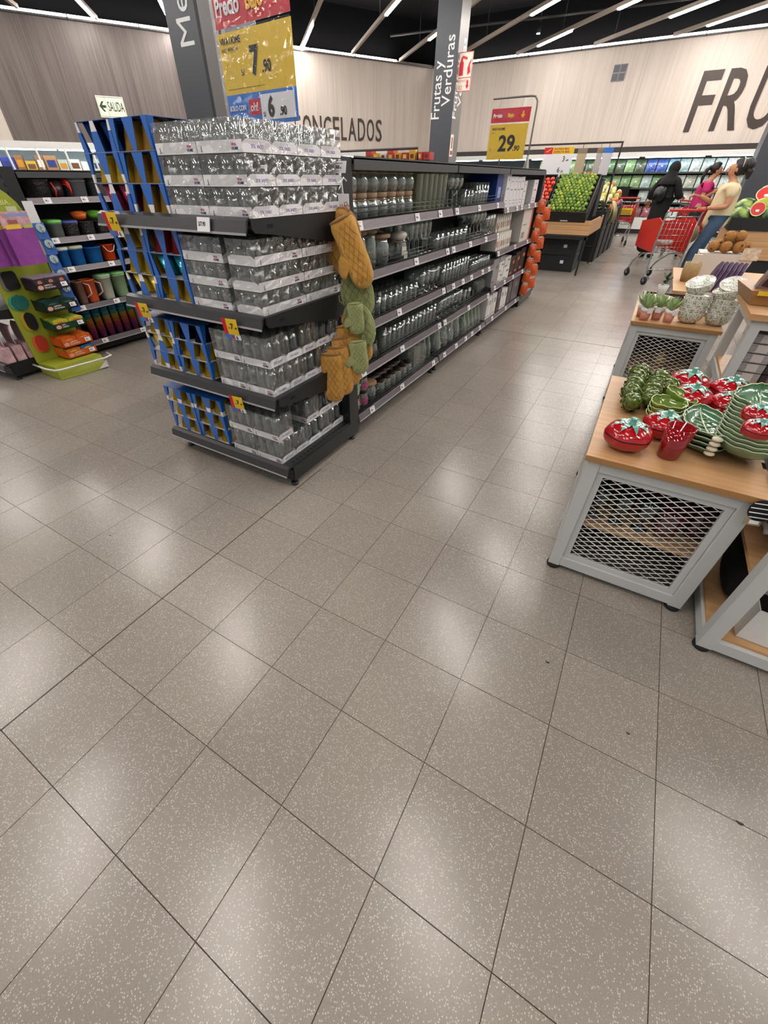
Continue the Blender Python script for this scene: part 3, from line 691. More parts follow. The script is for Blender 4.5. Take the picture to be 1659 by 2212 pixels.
# ------------------------------------------------------------------ glassware on the gondola
GL2 = clear('clear_glass_thin', (.94, .96, .95), .07, .04, edge=.75, edgecol=(.97, 1, .98), body=.045, bodycol=(.80, .86, .83), edgetint=(.62, .67, .64))
GLG = clear('greenish_glass', (.88, .92, .88), .07, .04, edge=.7, edgecol=(.95, 1, .95), body=.05, bodycol=(.62, .72, .64))
GLC = clear('cream_tinted_glass', (.84, .85, .74), .08, .05, edge=.5, edgecol=(.95, .95, .85), body=.06, bodycol=(.8, .8, .65))
CORK = mat('cork_lid', '#a98d72', .7, noise=.3, nscale=90)
WOODLID = wood('wood_lid', '#b08f6d', '#8d6c4c', 3)
DLID = mat('dark_brown_lid', '#241712', .35, .2)
CERW = mat('white_ceramic', '#ddd8cf', .25, coat=.3)
TWINE = mat('jute_twine', '#a58a66', .9)
def ridged(b, rb, rt, h, n=18, wl=.0025):
    """tumbler with ridges round the wall"""
    P = [(.001, 0), (rb, 0)] + [(rb + (rt - rb) * k / n + (.0016 if k % 2 else 0), h * k / n) for k in range(1, n + 1)] + [(rt - wl, h), (rb - wl, .008), (.001, .008)]
    return b.lathe(P, 14)
def GM(kind):
    b = MB()
    if kind == 'tumbler': b.lathe(tumbler_prof(.029, .034, .105), 14)
    elif kind == 'highball': b.lathe(tumbler_prof(.027, .031, .145), 14)
    elif kind == 'small': b.lathe(tumbler_prof(.030, .036, .085), 14)
    elif kind == 'squat': b.lathe(tumbler_prof(.036, .042, .095), 14)
    elif kind == 'ribbed': ridged(b, .030, .037, .20)
    elif kind == 'wine': b.lathe([(.001, 0), (.034, 0), (.034, .003), (.008, .008), (.0045, .02), (.0045, .095), (.012, .105), (.036, .13), (.040, .155), (.032, .195), (.0305, .195), (.038, .155), (.034, .136), (.001, .108)], 16)
    elif kind == 'flute': b.lathe([(.001, 0), (.032, 0), (.032, .003), (.007, .008), (.004, .02), (.004, .08), (.012, .09), (.025, .125), (.027, .16), (.024, .2), (.0228, .2), (.0255, .16), (.001, .095)], 14)
    elif kind == 'goblet': b.lathe([(.001, 0), (.036, 0), (.036, .004), (.008, .012), (.007, .04), (.03, .06), (.040, .09), (.041, .15), (.0385, .15), (.037, .09), (.001, .062)], 16)
    elif kind == 'mug':
        b.lathe(tumbler_prof(.036, .038, .11), 14); b.tube([(.036, 0, .09), (.062, 0, .085), (.066, 0, .055), (.058, 0, .028), (.036, 0, .022)], .006, 6)
    elif kind == 'pitcher':
        b.lathe([(.001, 0), (.05, 0), (.062, .03), (.064, .08), (.045, .14), (.046, .19), (.052, .215), (.05, .215), (.043, .19), (.042, .14), (.06, .08), (.058, .03), (.001, .008)], 16)
        b.tube([(.046, 0, .19), (.085, 0, .185), (.1, 0, .14), (.09, 0, .09), (.062, 0, .07)], .006, 6)
    elif kind == 'carafe': b.lathe([(.001, 0), (.045, 0), (.05, .02), (.046, .10), (.02, .16), (.019, .19), (.025, .215), (.023, .215), (.017, .19), (.043, .10), (.001, .01)], 16)
    elif kind == 'square_bottle': b.box(-.038, .038, -.038, .038, 0, .185).lathe([(.02, .185), (.017, .2), (.017, .225)], 12)
    elif kind == 'bottle': b.lathe([(.001, 0), (.033, 0), (.035, .02), (.035, .12), (.016, .16), (.015, .2), (.013, .2), (.03, .12), (.001, .01)], 14)
    elif kind == 'plate': b.lathe([(.001, -.006), (.05, -.006), (.085, .004), (.085, .008), (.05, 0), (.001, 0)], 20)
    return b
GLTYPE = {'ribbed': GLC, 'highball': GL2, 'carafe': GLG, 'bottle': GLG, 'pitcher': GL2}
DESC = {'tumbler': 'clear glass tumbler', 'highball': 'clear tall highball glass', 'small': 'small clear drinking glass', 'squat': 'squat clear glass tumbler', 'ribbed': 'tall ribbed cream-tinted glass', 'wine': 'clear stemmed wine glass', 'flute': 'tall clear champagne flute', 'goblet': 'clear footed beer goblet', 'mug': 'clear glass mug with handle', 'pitcher': 'clear glass pitcher with handle', 'carafe': 'greenish glass carafe', 'square_bottle': 'clear square glass bottle', 'bottle': 'greenish glass bottle', 'plate': 'clear glass plate'}
CATN = {'mug': 'mug', 'pitcher': 'pitcher', 'carafe': 'carafe', 'square_bottle': 'bottle', 'bottle': 'bottle', 'plate': 'plate', 'wine': 'wine glass', 'flute': 'flute', 'goblet': 'goblet'}
SHN = {0: 'top', 1: 'second', 2: 'middle', 3: 'fourth', 4: 'bottom'}
SHZ = [1.2, .959, .692, .433, .1395]
cnt = {}
def lab(desc, sh, row):
    k = (desc, sh, row); i = cnt.get(k, 0); cnt[k] = i + 1
    return '%s, %s from the oven mitts, %s row, %s gondola shelf' % (desc, nth(i), ['front', 'rear', 'third'][row], SHN[sh])
def glassrow(kind, sh, y0, y1, step, rows=2, x0=-.10, dx=.088, jx=.002):
    n = int((y1 - y0) / step + 1e-6) + 1
    for r in range(rows):
        for k in range(n):
            me = cached(('g', kind), lambda: GM(kind).mesh('glassware', GLTYPE.get(kind, GL2)))
            o = obj({'wine': 'wine_glass', 'flute': 'champagne_flute', 'mug': 'glass_mug', 'pitcher': 'glass_pitcher', 'carafe': 'glass_carafe', 'goblet': 'beer_goblet', 'plate': 'glass_plate'}.get(kind, 'glass_bottle' if 'bottle' in kind else 'drinking_glass'), me, None,
                    (x0 - r * dx + jit(jx), y0 + k * step + jit(.0015), SHZ[sh] + .0006), (0, 0, random.uniform(0, 6.28) if kind not in ('mug', 'pitcher', 'square_bottle') else random.uniform(-.5, .5)))
            tag(o, lab(DESC[kind], sh, r), CATN.get(kind, 'glass'), '%s shelf glassware' % SHN[sh])
def jar(x, y, z, r, h, label, lid='cork', belly=.0, lm=None, fill=None, band=False, tagm=False, group='glass jars on the gondola'):
    t = thing('glass_jar', label, 'jar', (x, y, z), random.uniform(-.6, .6), group)
    key = (r, h, belly)
    obj('body', cached(('jar',) + key, lambda: MB().lathe([(.001, 0), (r * .8, 0), (r * (.86 + belly), h * .12), (r * (.95 + belly), h * .4), (r * (.9), h * .72), (r * .78, h * .84), (r * .78, h), (r * .74, h), (r * .74, h * .84), (r * .86, h * .7), (r * (.9 + belly), h * .4), (.001, h * .04)], 16).mesh('body', GL2)), t)
    if lid == 'cork': obj('lid', cached(('cork', r, h), lambda: MB().lathe([(r * .74, h * .96), (r * .84, h + .001), (r * .84, h + .018), (r * .8, h + .02), (.001, h + .02)], 16).mesh('lid', CORK)), t)
    elif lid == 'wood': obj('lid', cached(('wl', r, h), lambda: MB().lathe([(r * .95, h + .001), (r * 1.0, h + .003), (r * 1.0, h + .016), (r * .96, h + .02), (.001, h + .02)], 18).mesh('lid', WOODLID)), t)
    elif lid == 'dark': obj('lid', cached(('dl', r, h), lambda: MB().lathe([(r * .86, h * .9), (r * .87, h + .004), (r * .84, h + .007), (.001, h + .007)], 16).mesh('lid', DLID)), t); obj('rim', cached(('rim', r, h), lambda: MB().tube([(r * .86 * math.cos(a * PI / 8), r * .86 * math.sin(a * PI / 8), h * .9) for a in range(16)], .002, 5, True).mesh('rim', CORK)), t)
    elif lid == 'finial':
        obj('lid', cached(('fin', r, h), lambda: MB().lathe([(r * .78, h), (r * .8, h + .008), (r * .95, h + .02), (r * .8, h + .035), (r * .3, h + .045), (r * .2, h + .05), (r * .34, h + .06), (r * .28, h + .075), (.002, h + .095)], 16).mesh('lid', CERW)), t)
        obj('paper_tag', MB().box(r * .93, r * .96, -.02, .02, h * .2, h * .65).box(r * .96, r * .98, .0, .03, h * .05, h * .4).mesh('paper_tag', mat('paper_tag', '#d8d2c4', .7)), t)
    if band: obj('neck_cord', cached(('cord', r, h), lambda: MB().tube([(r * .83 * math.cos(a * PI / 8), r * .83 * math.sin(a * PI / 8), h * .88) for a in range(16)], .003, 5, True).mesh('neck_cord', TWINE)), t)
    if fill: obj('contents', cached(('fill', r, h, fill), lambda: MB().lathe([(.001, .006), (r * .78, .006), (r * .86, h * .4), (r * .82, h * .55), (.001, h * .55)], 14).mesh('contents', mat('fill_' + fill.strip('#'), fill, .4))), t)
    if lm: obj('paper_label', cached(('pl', r, h, lm), lambda: MB().grid(6, 1, lambda u, v: (r * 1.0 * math.cos(-.9 + 1.8 * u), r * 1.0 * math.sin(-.9 + 1.8 * u), h * (.2 + .45 * v))).mesh('paper_label', mat('label_' + lm.strip('#'), lm, .5, noise=.6, nscale=120))), t)
    return t
def fill_gondola():
    z = SHZ[0]
    for lev in range(2):
        for r in range(2):
            for k in range(7):
                jar(-.105 - r * .12, 2.27 + k * .108 + r * .02, z + .001 + lev * .113, .05, .09, 'pot-bellied jar with cork lid, %s from the mitts, %s row, %s tier' % (nth(k), ['front', 'rear'][r], ['lower', 'upper'][lev]), 'cork', .06, band=True)
    glassrow('ribbed', 0, 3.06, 3.47, .079, 3, -.095, .082)
    glassrow('wine', 0, 3.6, 3.80, .09, 2); glassrow('tumbler', 0, 3.89, 4.08, .078, 2); glassrow('highball', 0, 4.15, 4.5, .072, 2)
    t = thing('glassware_box', 'dark blue box of glasses on the top gondola shelf beside white boxes', 'box', (-.2, 4.72, z + .001))
    obj('carton', MB().box(-.12, .14, -.09, .09, 0, .2).mesh('carton', mat('royal_blue_box', '#1d3f86', .4)), t)
    obj('print', MB().box(.14, .1405, -.03, .05, .03, .11).mesh('print', mat('pale_blue_print', '#9fb0d8', .5)), t)
    # second shelf
    z = SHZ[1]
    for k, y in enumerate((2.36, 2.47)): jar(-.10, y, z + .001, .045, .17, 'tall straight glass canister with wooden lid, %s from the oven mitts' % nth(k), 'wood')
    jar(-.22, 2.40, z + .001, .045, .17, 'tall straight glass canister with wooden lid behind two others', 'wood')
    jar(-.125, 2.615, z + .001, .075, .135, 'wide glass canister with thick wooden lid on second gondola shelf', 'wood')
    jar(-.115, 2.86, z + .001, .062, .11, 'apothecary jar with white finial lid and paper tag, nearer the aisle', 'finial', band=True)
    jar(-.25, 2.82, z + .001, .062, .11, 'apothecary jar with white finial lid standing behind its twin', 'finial', band=True)
    glassrow('flute', 1, 3.0, 3.32, .07, 3, -.10, .08); glassrow('squat', 1, 3.40, 3.49, .088, 2)
    glassrow('squat', 1, 3.6, 3.98, .092, 2); glassrow('mug', 1, 4.08, 4.08, .1, 2, -.13, .13); glassrow('wine', 1, 4.18, 4.46, .092, 2); glassrow('goblet', 1, 4.56, 4.76, .09, 2)
    # middle
    glassrow('tumbler', 2, 2.30, 3.10, .076, 3, -.09, .08); glassrow('goblet', 2, 3.2, 3.47, .09, 2)
    glassrow('highball', 2, 3.59, 4.19, .068, 3, -.09, .075); glassrow('small', 2, 4.27, 4.76, .079, 3, -.09, .08)
    # fourth
    z = SHZ[3]
    for r in range(2):
        for k in range(3): jar(-.095 - r * .11, 2.30 + k * .095, z + .001, .042, .10, 'small jar with dark lid, %s from the mitts, %s row, fourth gondola shelf' % (nth(k), ['front', 'rear'][r]), 'dark')
    glassrow('highball', 3, 2.62, 3.47, .07, 3, -.09, .075)
    glassrow('goblet', 3, 3.6, 4.06, .091, 2); glassrow('mug', 3, 4.16, 4.4, .12, 2, -.13, .13); 
    for k in range(4):
        o = obj('glass_plate', cached(('g', 'plate'), lambda: GM('plate').mesh('glassware', GL2)), None, (-.13, 4.50 + k * .06, SHZ[3] + .09), (0, 1.35, PI / 2))
        tag(o, 'clear glass plate standing upright, %s of four on the fourth gondola shelf' % nth(k), 'plate', 'upright glass plates')
    # bottom
    z = SHZ[4]
    jar(-.09, 2.255, z + .001, .042, .10, 'jar of green filling nearest the end post, bottom gondola shelf', 'dark', fill='#7f8f3c')
    jar(-.09, 2.255, z + .112, .042, .10, 'jar of pale green filling stacked on top, bottom gondola shelf', 'dark', fill='#aab86a')
    for k in range(2): jar(-.09, 2.352, z + .001 + k * .109, .04, .10, 'jar with pink and white label, %s of a stack, bottom gondola shelf' % ['lower', 'upper'][k], 'dark', lm='#b2507e')
    jar(-.115, 2.47, z + .001, .062, .105, 'wide clip jar with pale wooden lid on bottom gondola shelf', 'wood')
    jar(-.255, 2.47, z + .001, .062, .105, 'wide clip jar with pale wooden lid, rear row, bottom gondola shelf', 'wood')
    for r in range(2):
        for k in range(6): jar(-.09 - r * .10, 2.595 + k * .089, z + .001, .040, .095, 'clip jar with dark lid, %s from the mitts, %s row, bottom gondola shelf' % (nth(k), ['front', 'rear'][r]), 'dark')
    glassrow('square_bottle', 4, 3.17, 3.26, .09, 2); glassrow('bottle', 4, 3.35, 3.47, .08, 2)
    glassrow('pitcher', 4, 3.64, 4.12, .155, 2, -.12, .16); glassrow('carafe', 4, 4.26, 4.76, .106, 2, -.09, .12)
fill_gondola()
def box_item(nm, label, x, y, z, w, d, h, col, print_=None, pc='#8a8a92', rz=0, group='boxed goods at the far end of the gondola', stripe=None):
    """box goods: w along y (seen width), d deep in -x"""
    t = thing(nm, label, 'box', (x, y, z), rz, group)
    obj('carton', MB().box(-d, 0, 0, w, 0, h).mesh('carton', mat('box_' + col.strip('#'), col, .45)), t)
    if print_:
        for a0, a1, c0, c1 in print_: obj('print', MB().box(0, .0006, w * a0, w * a1, h * c0, h * c1).mesh('print', mat('print_' + pc.strip('#'), pc, .5)), t)
    if stripe: obj('stripe', MB().box(0, .0008, w * .86, w * .97, 0, h).mesh('stripe', mat('stripe_' + stripe.strip('#'), stripe, .5)), t)
    return t
def fill_bay3():
    z = 1.151
    PR = [(.3, .7, .1, .13), (.3, .7, .2, .23), (.25, .75, .55, .6), (.35, .65, .82, .86)]
    for k, (y, w, h) in enumerate(((4.87, .13, .25), (5.005, .13, .235), (5.14, .13, .235), (5.28, .1, .23), (5.39, .13, .235), (5.54, .11, .2), (5.95, .2, .21))):
        box_item('white_box', 'slim white carton, %s from the near edge on the top shelf' % nth(k), -.04, y, z, w, .3, h, '#d9d6d8', PR, ['#8a8a92', '#8a8a92', '#77798a', '#77798a', '#a04a5a', '#8f8f8f', '#b03a4a'][k])
    z = .795
    for k in range(7):
        y = 4.88 + k * .075
        for tier in range(2):
            t = thing('paper_pack', 'fanned white paper pack, %s from the near edge, %s tier, second shelf' % (nth(k), ['lower', 'upper'][tier]), 'packet', (-.05 - tier * .03, y, z + tier * .155), group='fanned white packs')
            obj('sleeve', cached('pp', lambda: MB().prismx([(0, 0), (.06, 0), (.06, .13), (.045, .15), (.03, .132), (.015, .15), (0, .13)], -.16, 0).mesh('sleeve', mat('ivory_paper', '#d8d2c8', .6))), t)
            obj('print', cached('ppp%d' % (k % 3), lambda: MB().box(0, .001, .015, .045, .03, .08).mesh('print', mat(['print_rust', 'print_sand', 'print_dark'][k % 3], ['#a0402c', '#b09060', '#5a5048'][k % 3], .6))), t)
    box_item('red_box', 'dark red carton behind the fanned white packs', -.25, 5.1, z, .4, .2, .31, '#7c1626', [(.5, .8, .8, .86)], '#d8b0b0')
    box_item('white_box', 'large white carton with red edge stripe on the second shelf', -.04, 5.75, z, .44, .3, .31, '#cfcac2', [(.1, .4, .1, .3), (.1, .5, .5, .54)], '#8f8578', stripe='#c2452a')
    z = .471
    for k, (y, w, h, zz, c) in enumerate(((4.88, .2, .25, 0, '#8c8b8d'), (5.10, .18, .1, 0, '#cfcdc9'), (5.10, .18, .1, .101, '#d6d4d0'), (5.10, .16, .05, .202, '#9a9a9c'), (5.30, .24, .12, 0, '#d8d6d2'), (5.30, .24, .1, .121, '#cbc8c4'), (5.57, .18, .2, 0, '#2b2426'), (5.77, .2, .22, 0, '#241f22'), (5.99, .22, .24, 0, '#1f1c20'))):
        box_item('carton_box', '%s carton %s from the near edge, %s, third shelf of boxes' % ({'#8': 'grey', '#c': 'white', '#d': 'white', '#9': 'grey', '#2': 'dark', '#1': 'black'}[c[:2]], nth(k), 'stacked' if zz else 'on the deck'), -.04, y, z + zz, w, .28, h, c, [(.1, .5, .1, .2), (.5, .9, .6, .75)], '#6a6a6e' if k < 6 else '#c2703a')
    z = .1405
    for k, (y, w, h, c) in enumerate(((4.87, .05, .24, '#d3d0cc'), (4.93, .09, .23, '#dad8d4'), (5.03, .06, .24, '#cfccc8'), (5.10, .12, .23, '#d2cfcb'), (5.25, .13, .25, '#3a3133'), (5.40, .12, .23, '#d6d2ce'), (5.53, .12, .21, '#d8d4d0'), (5.68, .16, .25, '#4a4648'), (5.87, .34, .26, '#55565a'))):
        box_item('tall_carton', '%s upright carton, %s from the near edge, bottom shelf of boxes' % ('dark' if c[1] in '345' else 'white', nth(k)), -.04, y, z, w, .3, h, c, [(.2, .8, .1, .14), (.3, .7, .6, .8)], '#7a7678')
fill_bay3()

# ------------------------------------------------------------------ oven mitts on the end post
MUST = mat('mustard_cloth', '#c4913f', .85, bump=.35, bscale=220, noise=.2, sheen=.3)
SAGE = mat('sage_cloth', '#9aa06a', .85, bump=.35, bscale=220, noise=.2, sheen=.3)
BIND = mat('tan_binding', '#a97c50', .9, bump=.6, bscale=300)
BINDG = mat('sage_binding', '#a3aa72', .9, bump=.6, bscale=300)
def mitt_outline(n=28):
    """outline in (u, v): v from cuff (0) down to the finger tip (1), thumb on +u side"""
    P = [(-.42, 0), (.42, 0), (.45, .3), (.5, .42), (.68, .5), (.80, .62), (.80, .72), (.70, .78), (.58, .74), (.46, .66), (.46, .8), (.38, .93), (.2, 1), (-.05, 1.01), (-.28, .96), (-.42, .84), (-.47, .6), (-.45, .3)]
    return P
def mitt_mesh(cm, bm, w=.17, L=.29, th=.018, pad=False):
    b = MB(); P = mitt_outline() if not pad else [(.46 * math.cos(a), .5 + .5 * math.sin(a)) for a in [PI * 2 * k / 24 for k in range(24)]]
    Q = []
    for i in range(len(P)):
        p0, p1, p2, p3 = (P[(i + k - 1) % len(P)] for k in range(4))
        for t_ in (0, .33, .66):
            Q.append(tuple(.5 * (2 * p1[c] + (p2[c] - p0[c]) * t_ + (2 * p0[c] - 5 * p1[c] + 4 * p2[c] - p3[c]) * t_ ** 2 + (3 * p1[c] - p0[c] - 3 * p2[c] + p3[c]) * t_ ** 3) for c in (0, 1)))
    P = [(u * w, -v * L) for u, v in Q]
    cx = sum(p[0] for p in P) / len(P); cz = sum(p[1] for p in P) / len(P)
    rings = [(1.0, 0), (.97, .55), (.82, .9), (.5, 1.0), (.0, 1.05)]
    for sgn in (-1, 1):
        vs = []; fs = []; n = len(P)
        for s, d in rings[:-1]:
            for (x, z) in P:
                X, Z = cx + (x - cx) * s, cz + (z - cz) * s
                q = abs(math.sin((X + Z) * 62)) * abs(math.sin((X - Z) * 62))      # quilting
                vs.append((X, sgn * th * (d - .28 * d * (1 - min(1, q * 2.2))), Z))
        vs.append((cx, sgn * th, cz))
        for r in range(len(rings) - 2):
            for i in range(n):
                a, c = r * n + i, r * n + (i + 1) % n
                f = (a, c, c + n, a + n); fs.append(f if sgn < 0 else tuple(reversed(f)))
        for i in range(n):
            f = ((len(rings) - 2) * n + i, (len(rings) - 2) * n + (i + 1) % n, (len(rings) - 1) * n); fs.append(f if sgn < 0 else tuple(reversed(f)))
        b.add(vs, fs, True)
    return b.mesh('mitt_body', cm)
def quilt_lines(w, L, th, pad):
    b = MB()
    for k in range(-6, 7):
        for s in (-1, 1):
            pts = []
            for j in range(9):
                z = -L * (.08 + .84 * j / 8); x = k * .036 + s * (z + L / 2) * .75
                lim = w * (.40 if not pad else .44 * math.sqrt(max(0, 1 - ((-z / L - .5) / .5) ** 2)))
                if abs(x) < lim: pts.append((x, -th * .985 * (1 - (x / (w * .62)) ** 4) - .0004, z))
            if len(pts) > 1: b.tube(pts, .0011, 4)
    return b
def mitt(loc, rot, green, label, pad=False, sc=1.0, nx=1.0):
    t = thing('oven_mitt' if not pad else 'pot_holder', label, 'oven mitt' if not pad else 'pot holder', loc, rot=rot, group='quilted oven mitts on the end post')
    t.scale = (sc * nx, sc, sc)
    cm, bm = (SAGE, BINDG) if green else (MUST, BIND)
    w, L, th = (.17, .29, .028) if not pad else (.19, .24, .014)
    obj('quilted_body', cached(('mitt', green, pad), lambda: mitt_mesh(cm, bm, w, L, th, pad)), t)
    q = cached(('quilt', green, pad), lambda: quilt_lines(w, L, th, pad).mesh('stitching', mat('stitch_g' if green else 'stitch_m', '#6f7648' if green else '#8d5f24', .9)))
    if len(q.vertices): obj('stitching', q, t)['kind'] = 'stuff'
    if not pad:
        obj('cuff_binding', cached(('cuff', green), lambda: MB().tube([(.072 * math.cos(a) * 1.02, .02 * math.sin(a), 0) for a in [2 * PI * k / 16 for k in range(16)]], .006, 6, True).mesh('cuff_binding', bm)), t)
    else:
        obj('edge_binding', cached(('edge', green), lambda: MB().tube([(w * .46 * math.cos(a), 0, -L * (.5 + .5 * math.sin(a))) for a in [2 * PI * k / 28 for k in range(28)]], .006, 6, True).mesh('edge_binding', bm)), t)
    obj('hanging_loop', cached(('loop', green), lambda: MB().tube([(-.055, 0, 0), (-.075, 0, .02), (-.07, 0, .045), (-.055, 0, .045), (-.05, 0, .02), (-.06, 0, 0)], .003, 5).mesh('hanging_loop', bm)), t)
    return t
def mitts():
    t = thing('clip_strip', 'white plastic clip strip with price tag hanging on the end post', 'clip strip', (0, 0, 0))
    obj('strip', MB().box(.008, .022, 2.066, 2.07, .4, 1.3).mesh('strip', WHITEP), t)
    obj('hook', MB().tube([(.012, 2.085, 1.36), (.012, 2.06, 1.372), (.012, 2.045, 1.36), (.012, 2.05, 1.33), (.014, 2.055, 1.30)], .003, 6).mesh('hook', WHITEP), t)
    obj('price_card', MB().box(-.012, .045, 2.048, 2.051, 1.24, 1.315).mesh('price_card', WHITE), t)
    obj('lettering', text_mesh('12.90', .02, mat('rose_ink', '#8a3a50', .6), .0003, .0004), t, (-.006, 2.0475, 1.262), (PI / 2, 0, 0))
    price_tag(t, (-.005, 2.064, 1.408), 0, 1.1)
    mitt((.015, 2.045, 1.262), (.0, .10, .12), False, 'mustard oval quilted pot holder hung at the top of the post', pad=True, sc=1.12)
    mitt((.04, 1.985, 1.225), (-.12, -.42, .5), False, 'mustard oven mitt at the top, pointing down towards the glassware', sc=1.02, nx=-.72)
    mitt((.065, 2.04, 1.02), (0, -.16, .2), True, 'sage green pot holder tucked under the top mustard mitt', pad=True, sc=.98)
    mitt((.115, 1.965, .885), (0, -.10, .5), True, 'small sage green mitt with its thumb in front of the middle', sc=.50, nx=-1)
    mitt((.08, 2.01, .875), (.05, -.22, .2), True, 'lower sage green pot holder in the middle of the bunch', pad=True, sc=.98)
    mitt((.12, 1.975, .70), (-.05, -.12, .5), True, 'lowest sage green mitt tip hanging under the pot holders', sc=.58, nx=-1)
    for k, (x, y, z, r) in enumerate(((.055, 2.03, .82, -.26), (.04, 2.0, .765, -.24), (.03, 1.97, .71, -.20), (.015, 1.94, .665, -.14), (-.01, 1.915, .63, -.06))):
        mitt((x, y, z), (-.08, r, .55 - .05 * k), False, 'mustard oven mitt, %s down in the lower overlapping bunch' % nth(k), sc=.9, nx=-.86)
mitts()

# ------------------------------------------------------------------ offer posters
SLEEVE = clear('poster_sleeve', (.98, .98, .98), .03, .08, bump=1.0, bscale=14, edge=.25, edgecol=(1, 1, 1))
def poster_body(t, w, h, red_h, name, big, cents, blue, seed):
    """hanging poster: local origin at top left, facing -y, z down"""
    obj('red_header', MB().box(0, w, 0, .002, -red_h, 0).mesh('red_header', RED), t)
    obj('yellow_sheet', MB().box(0, w, 0, .002, -h, -red_h - .012).mesh('yellow_sheet', YEL), t)
    YL = mat('yellow_lettering', '#f0b52a', .5)
    obj('lettering', text_mesh('Precio', red_h * .36, WHITE, .0006, .002), t, (w * .05, -.001, -red_h * .62), (PI / 2, 0, 0), (w / .42 * 1.0, 1, 1))
    obj('lettering', text_mesh('Bajo', red_h * .36, YL, .0006, .002), t, (w * .43, -.001, -red_h * .62), (PI / 2, 0, 0), (w / .42 * 1.0, 1, 1))
    obj('down_arrow', MB().prismy([(w * .8, -red_h * .25), (w * .84, -red_h * .25), (w * .84, -red_h * .5), (w * .88, -red_h * .5), (w * .82, -red_h * .75), (w * .76, -red_h * .5), (w * .8, -red_h * .5)], -.0015, 0).mesh('down_arrow', YL), t)
    obj('lettering', text_mesh(name, .026, INK, .0004, .0006), t, (w * .06, -.001, -red_h - .055), (PI / 2, 0, 0))
    obj('lettering', text_mesh('VASO VIDRIO X6' if blue else 'JUEGO', .012, mat('brown_ink', '#6a5a20', .6), .0003), t, (w * .06, -.001, -red_h - .08), (PI / 2, 0, 0))
    s = .17; zb = -h + .07
    obj('lettering', text_mesh(big, s, INK, .0006, .005, 'CENTER'), t, (w * .5, -.001, zb), (PI / 2, 0, 0))
    obj('lettering', text_mesh(cents, .055, INK, .0006, .0015), t, (w * (.60 if blue else .69), -.001, zb), (PI / 2, 0, 0))
    obj('lettering', text_mesh('S/', .03, INK, .0004), t, (w * (.3 if blue else .06), -.001, zb), (PI / 2, 0, 0))
    rd = random.Random(seed)
    o = obj('plastic_sleeve', MB().grid(14, 16, lambda u, v: (-.006 + (w + .012) * u, -.005 + rd.uniform(-.0025, .0025), .012 - (h + .03) * v)).mesh('plastic_sleeve', SLEEVE), t)
